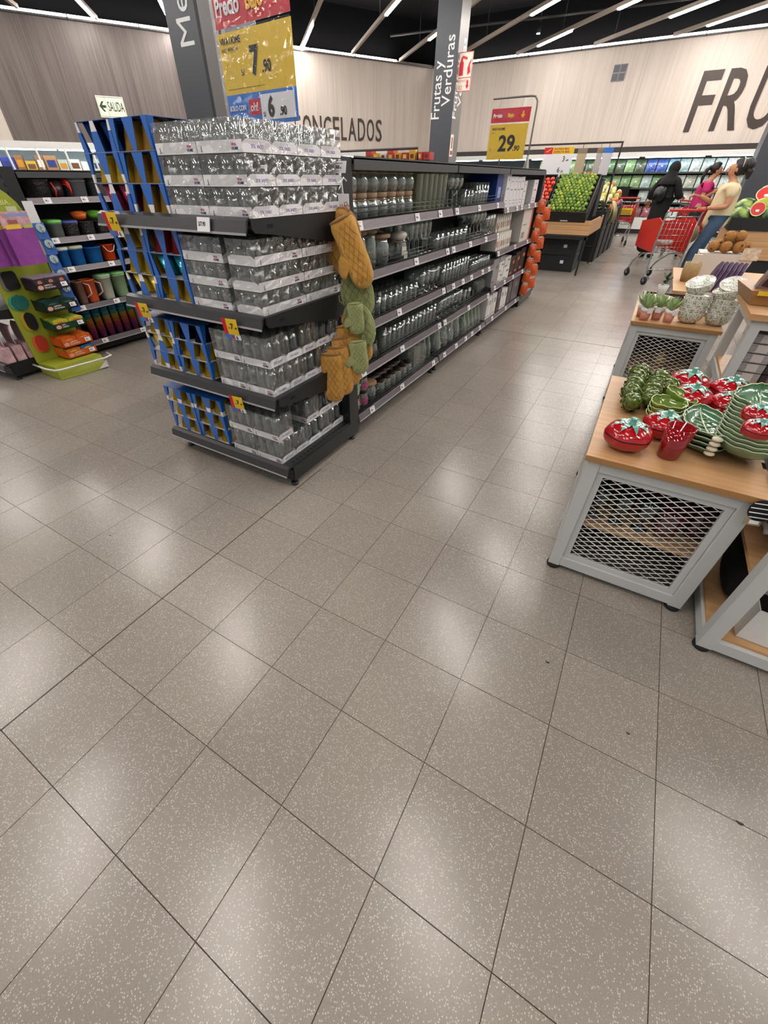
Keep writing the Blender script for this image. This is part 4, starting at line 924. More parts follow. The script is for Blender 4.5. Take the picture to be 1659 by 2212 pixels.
def posters():
    w, rh, yh, bh = .409, .11, .172, .097
    t = thing('offer_poster', 'large hanging red and yellow offer poster with price 7.90 above glasses', 'poster', (-.464, 1.904, 1.827 + rh), rz=-.098)
    YL = mat('yellow_lettering', '#f0b52a', .5); PM = mat('grey_pole', '#77736f', .4, .5); z1 = -rh - .012 - yh; z0 = z1 - bh
    obj('red_header', MB().box(0, w, 0, .002, -rh, 0).mesh('red_header', RED), t)
    obj('yellow_sheet', MB().box(0, w, 0, .002, z1, -rh - .012).mesh('yellow_sheet', YEL), t)
    obj('blue_sheet', MB().box(0, w, 0, .002, z0, z1).mesh('blue_sheet', BLUEP), t)
    def tx(s_, size, m, x, z, bold=.0, sx=1, al='LEFT'): obj('lettering', text_mesh(s_, size, m, .0005, bold, al), t, (x, -.0025, z), (PI / 2, 0, 0), (sx, 1, 1))
    tx('Precio', .066, WHITE, .012, -.078, .002, .82); tx('Bajo', .066, YL, .185, -.078, .002, .82)
    obj('down_arrow', MB().prismy([(.335, -.02), (.352, -.02), (.352, -.05), (.368, -.05), (.343, -.082), (.318, -.05), (.335, -.05)], -.0015, 0).mesh('down_arrow', YL), t)
    tx('VIVA HOME', .027, INK, .014, -rh - .044, .0003, .85); tx('VASO VIDRIO X6', .013, mat('brown_ink', '#6a5a20', .6), .014, -rh - .062)
    tx('7', .105, INK, .20, z1 + .05, .004, .9, 'CENTER'); tx('.90', .046, INK, .238, z1 + .05, .0012, .9); tx('S/', .026, INK, .115, z1 + .05)
    obj('fine_line', MB().box(.02, .24, -.0008, 0, z1 + .015, z1 + .0165).mesh('fine_line', mat('brown_ink', '#6a5a20', .6)), t)
    obj('white_panel', MB().box(.205, .397, -.001, 0, z0 + .012, z1 - .01).mesh('white_panel', WHITE), t)
    obj('red_logo', MB().box(.132, .2, -.001, 0, z0 + .03, z1 - .02).mesh('red_logo', RED), t)
    tx('oh!', .036, WHITE, .166, z0 + .042, .0004, 1, 'CENTER'); tx('SOLO CON', .022, WHITE, .012, z0 + .048, .0005, .9)
    tx('6', .08, INK, .245, z0 + .022, .003, .9); tx('.90', .036, INK, .31, z0 + .022, .001, .9); tx('S/', .02, INK, .215, z0 + .022)
    rd = random.Random(3)
    for za, zb in ((.01, -rh - .004), (-rh - .008, z0 - .008)):
        obj('plastic_sleeve', MB().grid(16, 10, lambda u, v: (-.006 + (w + .012) * u, -.007 + rd.uniform(-.002, .002), za + (zb - za) * v)).mesh('plastic_sleeve', SLEEVE), t)
    obj('stand_pole', MB().tube([(-.015, .03, .3), (-.015, .03, z0 - .02), (-.015, .12, z0 - .05), (-.015, .2, z0 - .09)], .008, 8).mesh('stand_pole', PM), t)
    obj('top_arm', MB().tube([(-.015, .03, .29), (w, .015, .29)], .006, 8).mesh('top_arm', PM), t)
    t = thing('offer_poster', 'hanging red and yellow offer poster with price 29.90 on bent pole', 'poster', (-.512, 5.6, 1.915))
    poster_body(t, .385, .39, .105, 'NEO HOME', '29', '.90', False, 5)
    PM = mat('grey_pole', '#77736f', .4, .5)
    obj('pole', MB().tube([(-.01, .02, .075), (.36, .02, .075), (.40, .02, .07), (.425, .02, .04), (.43, .02, 0), (.43, .02, -.3), (.43, .02, -.43)], .008, 8).mesh('pole', PM), t)
    obj('pole_foot', MB().lathe([(.035, -.464), (.03, -.46), (.008, -.36)], 10, .43, .02).mesh('pole_foot', PM), t)
    for x in (.08, .3): obj('hook_wire', MB().tube([(x, .01, .07), (x - .008, .005, .01)], .0015, 4).mesh('hook_wire', PM), t)
posters()
# orange bags on a clip strip at the far end of the gondola
def orange_bags():
    OB = mat('orange_bag', '#d9581c', .25, noise=.5, nscale=60, coat=.5, bump=.6, bscale=70)
    t = thing('clip_strip', 'clip strip for orange snack bags at the far gondola end', 'clip strip', (0, 0, 0))
    obj('strip', MB().box(.0, .003, 6.31, 6.33, .2, 1.3).mesh('strip', WHITEP), t)
    n = 13
    for k in range(n):
        z = 1.17 - k * .074; s = 1 if k % 2 else -1
        t = thing('snack_bag', 'orange snack bag, %s from the top of the hanging strip' % nth(k), 'snack bag', (.03 + .055 * (k % 2), 6.29 + s * .03, z), rot=(.1 * s, .05, -1.15 + .2 * s), group='orange bags on clip strip')
        obj('pouch', cached('pouch', lambda: MB().grid(6, 8, lambda u, v: (.018 * math.sin(PI * v) * math.sin(PI * u) + .001, -.045 + .09 * u, -.12 * v)).grid(6, 8, lambda u, v: (-.018 * math.sin(PI * v) * math.sin(PI * u) - .001, .045 - .09 * u, -.12 * v)).mesh('pouch', OB)), t)
        obj('top_seal', cached('pseal', lambda: MB().box(-.002, .002, -.03, .03, -.004, .014).mesh('top_seal', mat('clear_seal', '#cfa890', .3))), t)
orange_bags()
# pixel rays (1659x2212 frame) met with a known plane of the place
def _ray(u, v): return fwd + rg2 * ((u - U0) / F_PX) - up2 * ((v - V0) / F_PX)
def at_y(u, v, y): d = _ray(u, v); return CAM + d * ((y - CAM.y) / d.y)
def at_x(u, v, x): d = _ray(u, v); return CAM + d * ((x - CAM.x) / d.x)
def at_z(u, v, z=0): d = _ray(u, v); return CAM + d * ((z - CAM.z) / d.z)

# ------------------------------------------------------------------ left gondola with plastic ware
OXL = -3.084
endcap(OXL, 'black end shelving at the left edge with pale pink storage boxes')
gondola(OXL, 'black gondola shelving on the left with colourful plastic ware', [(2.19, 3.45), (3.47, 4.7)], lambda b: [1.215, .943, .725, .415], 1.43, 0)
def plast(name, col, rough=.35, **k): return mat('plastic_' + name, col, rough, **k)
def tub(name, label, cat, x, y, z, w, d, h, col, lid=None, taper=.86, group=None, clearm=None, handle=None):
    """rounded tapered tub: w along y, d along x"""
    t = thing(name, label, cat, (x, y, z), 0, group)
    def ring(s, zz, n=20, e=5):
        P = []
        for k in range(n):
            a = 2 * PI * k / n; c, s_ = math.cos(a), math.sin(a)
            r = (abs(c) ** e + abs(s_) ** e) ** (-1 / e); P.append((c * r * d / 2 * s, s_ * r * w / 2 * s, zz))
        return P
    R = [ring(taper * .9, 0), ring(taper, h * .04), ring(1, h), ring(1.05, h), ring(1.05, h * .96), ring(.97, h * .96), ring(taper * .93, h * .06)]
    n = 20; vs = [p for r in R for p in r]; fs = [(j * n + i, j * n + (i + 1) % n, (j + 1) * n + (i + 1) % n, (j + 1) * n + i) for j in range(len(R) - 1) for i in range(n)]
    fs += [tuple(reversed(range(n))), tuple(range((len(R) - 1) * n, len(R) * n))]
    obj('tub', MB().add(vs, fs, True).mesh('tub', clearm or plast(col.strip('#'), col)), t)
    if lid:
        L = [ring(1.06, h + .001), ring(1.08, h + .004), ring(1.08, h + .018), ring(.95, h + .024)]
        vs = [p for r in L for p in r]; fs = [(j * n + i, j * n + (i + 1) % n, (j + 1) * n + (i + 1) % n, (j + 1) * n + i) for j in range(3) for i in range(n)] + [tuple(reversed(range(n))), tuple(range(3 * n, 4 * n))]
        obj('lid', MB().add(vs, fs, True).mesh('lid', plast(lid.strip('#'), lid)), t)
    if handle: obj('handle', MB().tube([(d / 2 * 1.06, -w / 2, h * .95), (d / 2 * 1.15, -w / 4, h * .62), (d / 2 * 1.17, 0, h * .55), (d / 2 * 1.15, w / 4, h * .62), (d / 2 * 1.06, w / 2, h * .95)], .004, 6).mesh('handle', plast(handle.strip('#'), handle)), t)
    return t
SMOKE = clear('smoky_plastic', (.42, .40, .42), .10, .12, bump=.5, bscale=40, edge=.5, body=.25, bodycol=(.12, .10, .11))
CLEARP = clear('clear_plastic', (.80, .84, .82), .08, .12, edge=.4, body=.25, bodycol=(.62, .68, .64))
def plastics():
    X = -3.22
    # level 1
    z = 1.2516
    t = tub('plastic_basket', 'smoky wrapped basket with thin red rim on the left top shelf', 'basket', X, 2.36, z, .15, .2, .12, '#3a3234', clearm=SMOKE)
    obj('red_rim', MB().tube([(.09, .075, .1), (.11, .085, .05), (.09, .08, .005)], .006, 6).mesh('red_rim', plast('c03028', '#c83a30')), t)
    for k in range(3):
        t = thing('colander', 'red-handled dark colander, %s of three nested on the left top shelf' % nth(k), 'colander', (X, 2.50, z + .002 + k * .017), rot=(0, 0, 0), group='nested red-handled colanders')
        obj('bowl', cached('coland', lambda: MB().lathe([(.03, 0), (.05, .01), (.066, .085), (.068, .085), (.052, .008), (.03, -.002)], 18).mesh('bowl', plast('3c2a2e', '#3c2a2e'))), t)
        obj('handle', cached('colh', lambda: MB().tube([(.05, .045, .085), (.085, .06, .082), (.10, .075, .05), (.09, .075, .015)], .007, 6).mesh('handle', plast('d0362a', '#d8382a'))), t)
    for k in range(3):
        t = tub('plastic_tray', 'grey plastic tray, %s in the nested stack on the left top shelf' % nth(k), 'tray', X, 2.655, z + k * .02, .16, .22, .11, '#74757a', group='nested grey trays')
    for k in range(2): tub('plastic_tray', 'grey slotted tray, %s in the second stack on the left top shelf' % nth(k), 'tray', X, 2.85, z + k * .02, .16, .22, .1, '#6c6d72', group='nested grey trays')
    # level 2
    z = .9796
    tub('food_container', 'pale container with bright green wrapped lid on the left shelf', 'container', X + .03, 2.345, z, .11, .16, .1, '#7e8a84', lid='#5fae4a', clearm=CLEARP)
    tub('food_container', 'smoky container with dark blue wrapped lid on the left shelf', 'container', X + .03, 2.47, z, .13, .16, .09, '#55555c', lid='#2f3a78', clearm=SMOKE)
    tub('food_container', 'dark wrapped container with label beside the blue-lidded one', 'container', X + .03, 2.615, z, .13, .16, .1, '#4d4c50', clearm=SMOKE)
    tub('food_container', 'black container with small blue sticker on the left shelf', 'container', X + .03, 2.755, z, .12, .16, .1, '#3c3b40', clearm=SMOKE)
    for k, (y, c, nm) in enumerate(((2.60, '#d2601e', 'orange'), (2.74, '#58a02e', 'green'))):
        t = thing('plastic_bowl', 'round %s bowl wrapped in film lying on dark containers' % nm, 'bowl', (X + .03, y, z + .105), rot=(0, 0, 0))
        obj('bowl', MB().lathe([(.02, .0), (.05, .015), (.066, .05), (.064, .05), (.045, .018), (.001, .006)], 18).mesh('bowl', plast(nm, c, .3)), t)
        obj('lid', MB().lathe([(.067, .05), (.066, .056), (.04, .066), (.001, .07)], 18).mesh('lid', plast(nm, c, .3)), t)
    # level 3
    z = .7616
    for k, (y, w, l) in enumerate(((2.315, .10, '#c9cdc8'), (2.435, .125, '#b9bda0'))): tub('storage_tub', 'bright blue tub with pale lid, %s on the left shelf' % nth(k), 'tub', X + .02, y, z, w, .16, .125, '#1f72c0', lid=l)
    tub('storage_tub', 'open bright blue tub on the left shelf beside orange bucket', 'tub', X + .02, 2.59, z, .145, .17, .125, '#1a6fbe')
    tub('storage_tub', 'blue tub standing behind, its rim above the orange bucket', 'tub', X - .14, 2.66, z, .13, .16, .15, '#2a7ec4')
    tub('bucket', 'orange plastic bucket with pale wire handle on the left shelf', 'bucket', X + .02, 2.74, z, .115, .13, .13, '#dc4a1c', handle='#e6c8c0')
    # level 4
    z = .4516
    for k, (y, c, lidc, w) in enumerate(((2.33, '#7a5a50', '#8a6a60', .085), (2.43, '#d0582a', '#d8683a', .105), (2.585, '#b8bcae', '#7fae7a', .12), (2.735, '#8fae86', '#5f9a58', .12))):
        t = tub('plastic_jug', ['brownish clear jug', 'orange jug with looped pale handle', 'milky jug with green lid', 'green-tinted jug'][k] + ' on the left shelf', 'jug', X + .05, y, z, w, .12, .19, c, lid=lidc if k > 1 else None, taper=.8)
        if k < 2: obj('handle', MB().tube([(.04, w / 2, .17), (.06, w / 2 + .035, .15), (.06, w / 2 + .035, .08), (.04, w / 2 - .005, .05)], .007, 6).mesh('handle', plast('c9a898', '#c9a898')), t)
    # base: rainbow cup stacks
    z = .1386
    RB = ['#8a3f6e', '#a8505a', '#b8763a', '#a89a4a', '#3f8a8c', '#2f6f92']
    for k in range(6):
        y = 2.30 + k * .088
        for j, c in enumerate(RB):
            t = obj('plastic_cup', cached('rcup' + c, lambda: MB().lathe([(.001, 0), (.026, 0), (.036, .08), (.038, .08), (.0345, .079), (.0245, .003), (.001, .003)], 14).mesh('plastic_cup', plast('cup' + c.strip('#'), c, .3))), None, (X + .07, y, z + .0005 + j * .036))
            tag(t, '%s plastic cup in the %s rainbow stack on the left bottom shelf' % (['plum', 'rose', 'orange', 'mustard', 'teal', 'blue'][j], nth(k)), 'cup', 'rainbow cup stacks')
    tub('food_container', 'white plastic container at the end of the rainbow cups', 'container', X + .07, 2.86, z, .13, .14, .22, '#cfccc6')
plastics()
def pink_goods():
    PK = mat('pink_pattern', '#cfa9ae', .7, noise=.55, nscale=22); PD = mat('pink_inside', '#8d6c74', .8)
    for k in range(3):
        y = 1.50 + k * .088
        t = thing('storage_box', 'pale pink patterned storage box, %s from the front of the left end shelf' % nth(k), 'storage box', (-3.115, y, .1416), group='pink storage boxes')
        obj('front_panel', MB().box(-.2, 0, 0, .07, 0, .12).mesh('front_panel', PK), t)
        obj('curved_flap', MB().grid(2, 8, lambda u, v: (-.02 - .17 * u, .05 - .03 * v + .05 * v * v, .12 + .16 * math.sin(v * 1.4))).mesh('curved_flap', PD), t)
        obj('flap_edge', MB().tube([(-.02, .05 - .03 * v + .05 * v * v, .12 + .16 * math.sin(v * 1.4)) for v in [i / 8 for i in range(9)]], .004, 5).mesh('flap_edge', PK), t)
    for k in range(2):
        t = thing('storage_bowl', 'whitish pink bowl, %s of two on the left end shelf' % ['lower', 'upper'][k], 'bowl', (-3.2, 1.60, .5366 + k * .062), group='whitish bowls')
        obj('bowl', cached('wbowl', lambda: MB().lathe([(.04, 0), (.07, .02), (.085, .055), (.083, .055), (.066, .024), (.001, .006)], 20).mesh('bowl', mat('whitish_pink', '#d3c8c8', .4))), t)
        obj('foot_ring', cached('wbowlf', lambda: MB().lathe([(.038, -.001), (.042, 0), (.042, .008)], 16).mesh('foot_ring', mat('whitish_pink', '#d3c8c8', .4))), t)
pink_goods()
# ------------------------------------------------------------------ green cleaning display
def cleaning_display():
    GRN = mat('lime_green_board', '#98a02e', .5); 
    t = thing('cleaning_display', 'lime green cardboard display with sponge pictures and stacked trays', 'display stand', (0, 0, 0))
    xs = -3.083
    top = [(1.70, .095), (2.13, .095), (2.13, 1.12)] + [(2.13 - .43 * (1 - math.cos(a)) * 1.0, 1.12 + .30 * math.sin(a)) for a in [k * PI / 16 for k in range(1, 9)]] + [(1.70, 1.42)]
    obj('back_board', MB().prismx(top, xs - .012, xs).mesh('back_board', GRN), t)
    obj('base_box', MB().hexa([(-3.08, 1.70, .003), (-2.77, 1.70, .003), (-2.72, 2.10, .003), (-3.08, 2.10, .003), (-3.08, 1.70, .095), (-2.80, 1.70, .11), (-2.78, 2.10, .11), (-3.08, 2.10, .095)]).mesh('base_box', GRN), t)
    obj('bumper_rail', MB().tube([(-3.06, 1.655, .10), (-2.86, 1.65, .10), (-2.74, 1.67, .10), (-2.715, 1.72, .10), (-2.675, 2.08, .10), (-2.70, 2.15, .10), (-2.80, 2.17, .1)], .008, 8).mesh('bumper_rail', WHITEP), t)
    obj('brand_corner', MB().hexa([(-2.728, 2.02, .01), (-2.722, 2.02, .01), (-2.712, 2.10, .01), (-2.718, 2.10, .01), (-2.728, 2.08, .05), (-2.722, 2.08, .05), (-2.712, 2.10, .07), (-2.718, 2.10, .07)]).mesh('brand_corner', WHITE), t)
    obj('lettering', text_mesh('CAMBIA.', .045, mat('pale_green_ink', '#d8dc9a', .6), .0004), t, (xs + .001, 1.88, 1.22), (PI / 2, 0, PI / 2))
    # sponge cut-outs
    def sponge(y, z, w, h, c1, c2, shape, rz, lb):
        n = 20; P = []
        for k in range(n):
            a = 2 * PI * k / n; c, s = math.cos(a), math.sin(a)
            if shape == 'rect': r = (abs(c) ** 8 + abs(s) ** 8) ** (-1 / 8)
            elif shape == 'oct': r = 1 + .05 * math.cos(8 * a)
            else: r = 1 - .16 * (abs(c) ** 6)
            yy, zz = c * r * w / 2, s * r * h / 2
            P.append((y + yy * math.cos(rz) - zz * math.sin(rz), z + yy * math.sin(rz) + zz * math.cos(rz)))
        a = obj('sponge_cutout', MB().prismx([(p - .02, q_ - .004) for p, q_ in P], xs, xs + .012).mesh('sponge_cutout', mat('sponge_' + c2.strip('#'), c2, .9, noise=.3, nscale=200)), t, label=lb)
        obj('scouring_face', MB().prismx(P, xs + .012, xs + .028).mesh('scouring_face', mat('scour_' + c1.strip('#'), c1, .9, noise=.5, nscale=250)), a)
    sponge(1.80, .735, .10, .13, '#1a1718', '#8c7f7c', 'rect', 0, 'black and grey rectangular sponge cut-out')
    sponge(1.79, .575, .12, .11, '#1f6a60', '#3f9a8c', 'oct', 0, 'teal round scouring pad cut-out')
    sponge(1.80, .425, .095, .14, '#191715', '#c8a62c', 'wave', 0, 'yellow and black sponge cut-out')
    sponge(1.80, .242, .10, .135, '#b8381c', '#d8683a', 'wave', 0, 'orange and red sponge cut-out')
    # trays
    TR = [(.655, '#2a1c2c', '#6e5a78', 'LIMPIEZA PROFUNDA', 'box'), (.497, '#12241e', '#274038', 'LIMPIEZA PROFUNDA', 'roll'), (.35, '#0f3a26', '#b0b23a', 'USO DIARIO', 'pad'), (.205, '#cf5618', '#d86a22', 'LIMPIEZA PROFUNDA', 'slab'), (.066, '#d45c18', '#b0a23a', 'LIMPIEZA PROFUNDA', 'mix')]
    CRM = mat('cream_print', '#e6d8c8', .6)
    for k, (z, c, pc, txt, kind) in enumerate(TR):
        z += .046 if k == 4 else 0
        t2 = thing('sponge_tray', '%s display tray of sponges, %s from the top of the green stand' % (['dark purple', 'black-green', 'dark green', 'orange', 'bright orange'][k], nth(k)), 'tray', (-3.075, 1.875, z), group='sponge trays')
        m = mat('tray_' + c.strip('#'), c, .45)
        b = MB().box(0, .195, 0, .265, 0, .003).prismx([(0, 0), (.265, 0), (.265, .052), (0, .052)], .192, .195)
        for yy in (0, .262): b.prismy([(0, 0), (.195, 0), (.195, .05), (0, .085)], yy, yy + .003)
        obj('tray', b.mesh('tray', m), t2)
        ws = txt.split()
        for j, s in enumerate(ws): obj('lettering', text_mesh(s, .016, CRM, .0003, .0002), t2, (.1955, .065, .032 - .017 * j), (PI / 2, 0, PI / 2))
        obj('emblem', MB().prismx([(.035 + .022 * math.cos(a), .026 + .016 * math.sin(a)) for a in [2 * PI * q / 12 for q in range(12)]], .195, .1965).mesh('emblem', mat('emblem_rose', '#d8a08a', .5)), t2)
        price_tag(t2, (.1975, .22, .03), PI / 2, .85)
        rd = random.Random(k)
        if kind == 'box':
            for j in range(3):
                for i in range(3):
                    q = thing('sponge_pack', 'black and lilac sponge box, row %s, %s across, top tray of green stand' % (['one', 'two', 'three'][i], nth(j)), 'packet', (-3.075 + .19 - .06 * (i + 1), 1.882 + j * .086, z + .0035), group='sponge packs in trays')
                    obj('box', cached('spb', lambda: MB().box(0, .056, 0, .083, 0, .085).mesh('box', mat('dark_plum_card', '#3a3038', .4))), q)
                    obj('film_top', cached('spbt', lambda: MB().box(0, .056, 0, .083, .085, .092).mesh('film_top', mat('lilac_film', '#8f7f9a', .3))), q)
                    obj('emblem', cached('spbe', lambda: MB().prismx([(.041 + .018 * math.cos(a), .056 + .016 * math.sin(a)) for a in [2 * PI * w_ / 12 for w_ in range(12)]], .056, .057).mesh('emblem', mat('emblem_copper', '#b8745a', .5))), q)
        else:
            n = 2 if kind in ('pad', 'slab', 'mix') else 2
            for j in range(2):
                for i in range(3):
                    col = {'roll': ['#1d3a34', '#2c4a42'], 'pad': ['#c2b83a', '#7fae3a'], 'slab': ['#d8621c', '#e07428'], 'mix': [['#c87a2a', '#2f6fb0', '#c2a83a', '#20242a', '#b0b04a', '#d89038'][(i * 2 + j) % 6]] * 2}[kind][i % 2]
                    q = thing('sponge_pack', '%s sponge pack, row %s, %s side, %s tray of green stand' % ({'roll': 'dark green', 'pad': 'yellow-green', 'slab': 'orange', 'mix': 'multicoloured'}[kind], ['one', 'two', 'three'][i], ['left', 'right'][j], nth(k)), 'packet', (-3.075 + .185 - .058 * i, 1.885 + j * .128, z + .0035), group='sponge packs in trays')
                    obj('sponge', cached(('spk', col), lambda: MB().grid(6, 6, lambda u, v: (-.05 * u, .122 * v, .07 + .012 * math.sin(PI * u) * math.sin(PI * v))).box(-.05, 0, 0, .122, 0, .07).mesh('sponge', mat('pack_' + col.strip('#'), col, .35, coat=.4, noise=.35, nscale=60))), q)
                    obj('label_print', cached(('spl', kind), lambda: MB().prismx([(.06 + .04 * math.cos(a), .04 + .018 * math.sin(a)) for a in [2 * PI * w_ / 10 for w_ in range(10)]], 0, .001).mesh('label_print', mat('pack_label_' + kind, {'roll': '#5a6a60', 'pad': '#d06030', 'slab': '#e09a60', 'mix': '#e0c040'}[kind], .5))), q)
    # purple cloths on a peg
    PU = mat('purple_cloth', '#83358c', .9, noise=.25, nscale=18, bump=.3, bscale=90, sheen=.3)
    for k, (x, y0) in enumerate(((-2.86, 1.835), (-2.90, 1.80), (-2.94, 1.70), (-2.90, 1.60))):
        t2 = thing('cleaning_cloth', 'purple cleaning cloth with printed header card, %s on the green display peg' % nth(k), 'cloth pack', (x, y0, 1.185), rot=(0, 0, .12), group='purple cleaning cloths')
        rd = random.Random(k)
        obj('cloth', MB().grid(8, 8, lambda u, v: (.012 * math.sin(4 * u + k) * v + .004, .215 * u, -.105 - .235 * v)).grid(8, 8, lambda u, v: (-.008 + .012 * math.sin(4 * u + k) * v, .215 * (1 - u), -.105 - .235 * v)).mesh('cloth', PU), t2)
        obj('header_card', MB().box(0, .003, 0, .215, -.1, 0).mesh('header_card', mat('header_pink', '#c79aa0', .5, noise=.6, nscale=25)), t2)
        obj('yellow_band', MB().box(.003, .004, .02, .13, -.105, -.08).mesh('yellow_band', YEL), t2)
        obj('blue_band', MB().box(.003, .004, .06, .21, -.03, -.012).mesh('blue_band', mat('pale_blue_band', '#7d92c4', .5)), t2)
        obj('red_panel', MB().box(.003, .004, .05, .12, -.075, -.05).mesh('red_panel', mat('brick_panel', '#94564a', .5)), t2)
        obj('green_edge', MB().box(.003, .004, .15, .215, -.105, -.085).mesh('green_edge', mat('lime_panel', '#a8b44a', .5)), t2)
    tp = obj('price_card', MB().box(-.004, 0, 0, .07, 0, .04).mesh('price_card', mat('pale_green_card', '#b8c49a', .5)), t, (-2.9, 1.93, 1.175), label='pale price card above the cloths')
    # strip of suction hooks
    t2 = thing('clip_strip', 'white clip strip of blue suction hook cards beside the green display', 'clip strip', (-3.0, 2.10, 0))
    obj('strip', MB().box(0, .003, 0, .075, .48, 1.24).mesh('strip', WHITEP), t2)
    for k in range(6):
        z = 1.07 - k * .108
        q = thing('hook_card', 'blue and white suction hook card, %s from the top of the strip' % nth(k), 'hook card', (-2.985, 2.10 + .012 * (k % 2), z), rot=(0, -.1, 0), group='suction hook cards')
        obj('card', cached('hookcard', lambda: MB().box(-.002, 0, 0, .085, -.08, .03).mesh('card', mat('hook_blue', '#3a66b4', .3, noise=.4, nscale=30, coat=.5))), q)
        obj('suction_cup', cached('hookcup', lambda: MB().prismx([(.045 + .032 * math.cos(a), -.005 + .032 * math.sin(a)) for a in [2 * PI * w_ / 16 for w_ in range(16)]], 0, .008).mesh('suction_cup', mat('cup_clear', '#a9bcc0', .15, coat=.5))), q)
        obj('hook', cached('hookhook', lambda: MB().tube([(.008, .045, .005), (.02, .045, -.012), (.022, .045, -.03), (.012, .045, -.038)], .004, 6).mesh('hook', CHROME)), q)
cleaning_display()

# ------------------------------------------------------------------ wall fridges
FRW = mat('fridge_white', '#d8d8d4', .3); FRB = mat('fridge_inside', '#b8c4c2', .5)
FLAMP = emis('fridge_lamp', '#eef6ff', 14.0)
def frozen_wall():
    t = thing('open_fridge', 'long white open fridge under the frozen food wall', 'fridge', (CX, CY, 0), PHI)
    obj('back_panel', MB().box(-20, -.2, .78, .84, 0, 2.1).mesh('back_panel', FRB), t)
    obj('canopy', MB().box(-20, -.2, -.05, .8, 1.98, 2.12).mesh('canopy', FRW), t)
    obj('base', MB().box(-20, -.2, 0, .8, 0, .45).mesh('base', FRW), t)
    for z in (.85, 1.2, 1.5): obj('shelf', MB().box(-20, -.2, .1, .78, z - .02, z).mesh('shelf', FRW), t)
    for k in range(12): obj('lamp_tube', cached('frl', lambda: MB().box(.02, 1.6, .04, .08, 1.955, 1.98).mesh('lamp_tube', FLAMP)), t, (-19.8 + k * 1.63, 0, 0))
    for k in range(13):
        x = -19.9 + k * 1.0 * .62 + 3.4
        obj('upright_frame', cached('frup', lambda: MB().tube([(0, -.03, 2.0), (.0, -.06, 1.93), (.02, -.06, 1.6), (.02, -.06, .5)], .022, 8).mesh('upright_frame', FRW)), t, (-14.6 + k * .62, 0, 0))
    R = random.Random(4)
    pal = ['#39449a', '#c9ccd2', '#5a74c0', '#a77b4e', '#8f643c', '#d0a83a', '#b8c4b4', '#9cb0a0', '#e0e0dc', '#7a8ab8']
    k = 0
    for z in (1.205, 1.505):
        x = -14.2
        while x < -9.6:
            wd = R.uniform(.16, .3); h = R.uniform(.2, .26) if z < 1.4 else R.uniform(.24, .36)
            c = pal[R.randrange(3)] if x < -12.7 else (pal[3 + R.randrange(3)] if x < -11.9 else pal[6 + R.randrange(3)])
            q = thing('frozen_pack', '%s pack on the %s frozen shelf, %s from the left edge' % ({'#39449a': 'navy', '#c9ccd2': 'pale grey', '#5a74c0': 'blue', '#a77b4e': 'tan', '#8f643c': 'brown', '#d0a83a': 'yellow', '#b8c4b4': 'pale green', '#9cb0a0': 'sage', '#e0e0dc': 'white', '#7a8ab8': 'slate blue'}[c], 'upper' if z > 1.4 else 'lower', nth(k % 25)), 'packet', (CX + x * math.cos(PHI) - .2 * math.sin(PHI), CY + x * math.sin(PHI) + .2 * math.cos(PHI), z), PHI, 'frozen food packs')
            obj('carton', MB().box(0, wd, 0, .3, 0, h).mesh('carton', mat('fr_' + c.strip('#'), c, .4, noise=.25, nscale=12)), q)
            obj('print', MB().box(wd * .15, wd * .85, -.003, 0, h * .35, h * .75).mesh('print', mat('fr_print%d' % (k % 4), ['#e8e4d8', '#2b3a7a', '#c88a2a', '#6a4a30'][k % 4], .5)), q)
            x += wd + .02; k += 1
        k = 0
frozen_wall()
def freezer_top_boxes():
    t = thing('freezer_rack', 'black metal rack carrying red and yellow boxes beyond the gondola', 'rack', (0, 0, 0))
    a, b = at_y(660, 335, 9.5), at_y(930, 340, 9.5)
    zt = at_y(850, 347, 9.6).z
    obj('top_board', MB().box(a.x, b.x, 9.45, 9.95, zt - .03, zt).mesh('top_board', BLACK), t)
    for x in (a.x + .05, b.x - .05):
        for y in (9.5, 9.9): obj('leg', MB().box(x - .02, x + .02, y - .02, y + .02, 0, zt - .03).mesh('leg', BLACK), t)
    obj('top_rail', MB().tube([(a.x + .6, 9.45, zt + .16), (b.x - .25, 9.45, zt + .17), (b.x - .25, 9.45, zt)], .02, 6).mesh('top_rail', mat('dark_brown_trim', '#2a2120', 0.5)), t)
    cols = [('#b83a2c', 'red'), ('#c99a30', 'yellow'), ('#d8d4c8', 'white'), ('#a8322c', 'dark red')]
    for k in range(9):
        u = 790 + k * 15.5; p = at_y(u, 345, 9.6); c, nm = cols[[0, 1, 2, 0, 1, 3, 1, 0, 3][k]]
        q = thing('snack_box', '%s food box on the black rack, %s from the left' % (nm, nth(k)), 'box', (p.x, 9.6, zt + .0005), group='boxes on the black rack')
        obj('carton', MB().box(0, .135, 0, .2, 0, .12 if k % 3 else .16).mesh('carton', mat('snk_' + nm.replace(' ', ''), c, .45)), q)
        obj('print', MB().box(.03, .1, -.002, 0, .03, .09).mesh('print', mat('snk_print%d' % (k % 2), ['#7a1f1a', '#e6c860'][k % 2], .5)), q)
freezer_top_boxes()
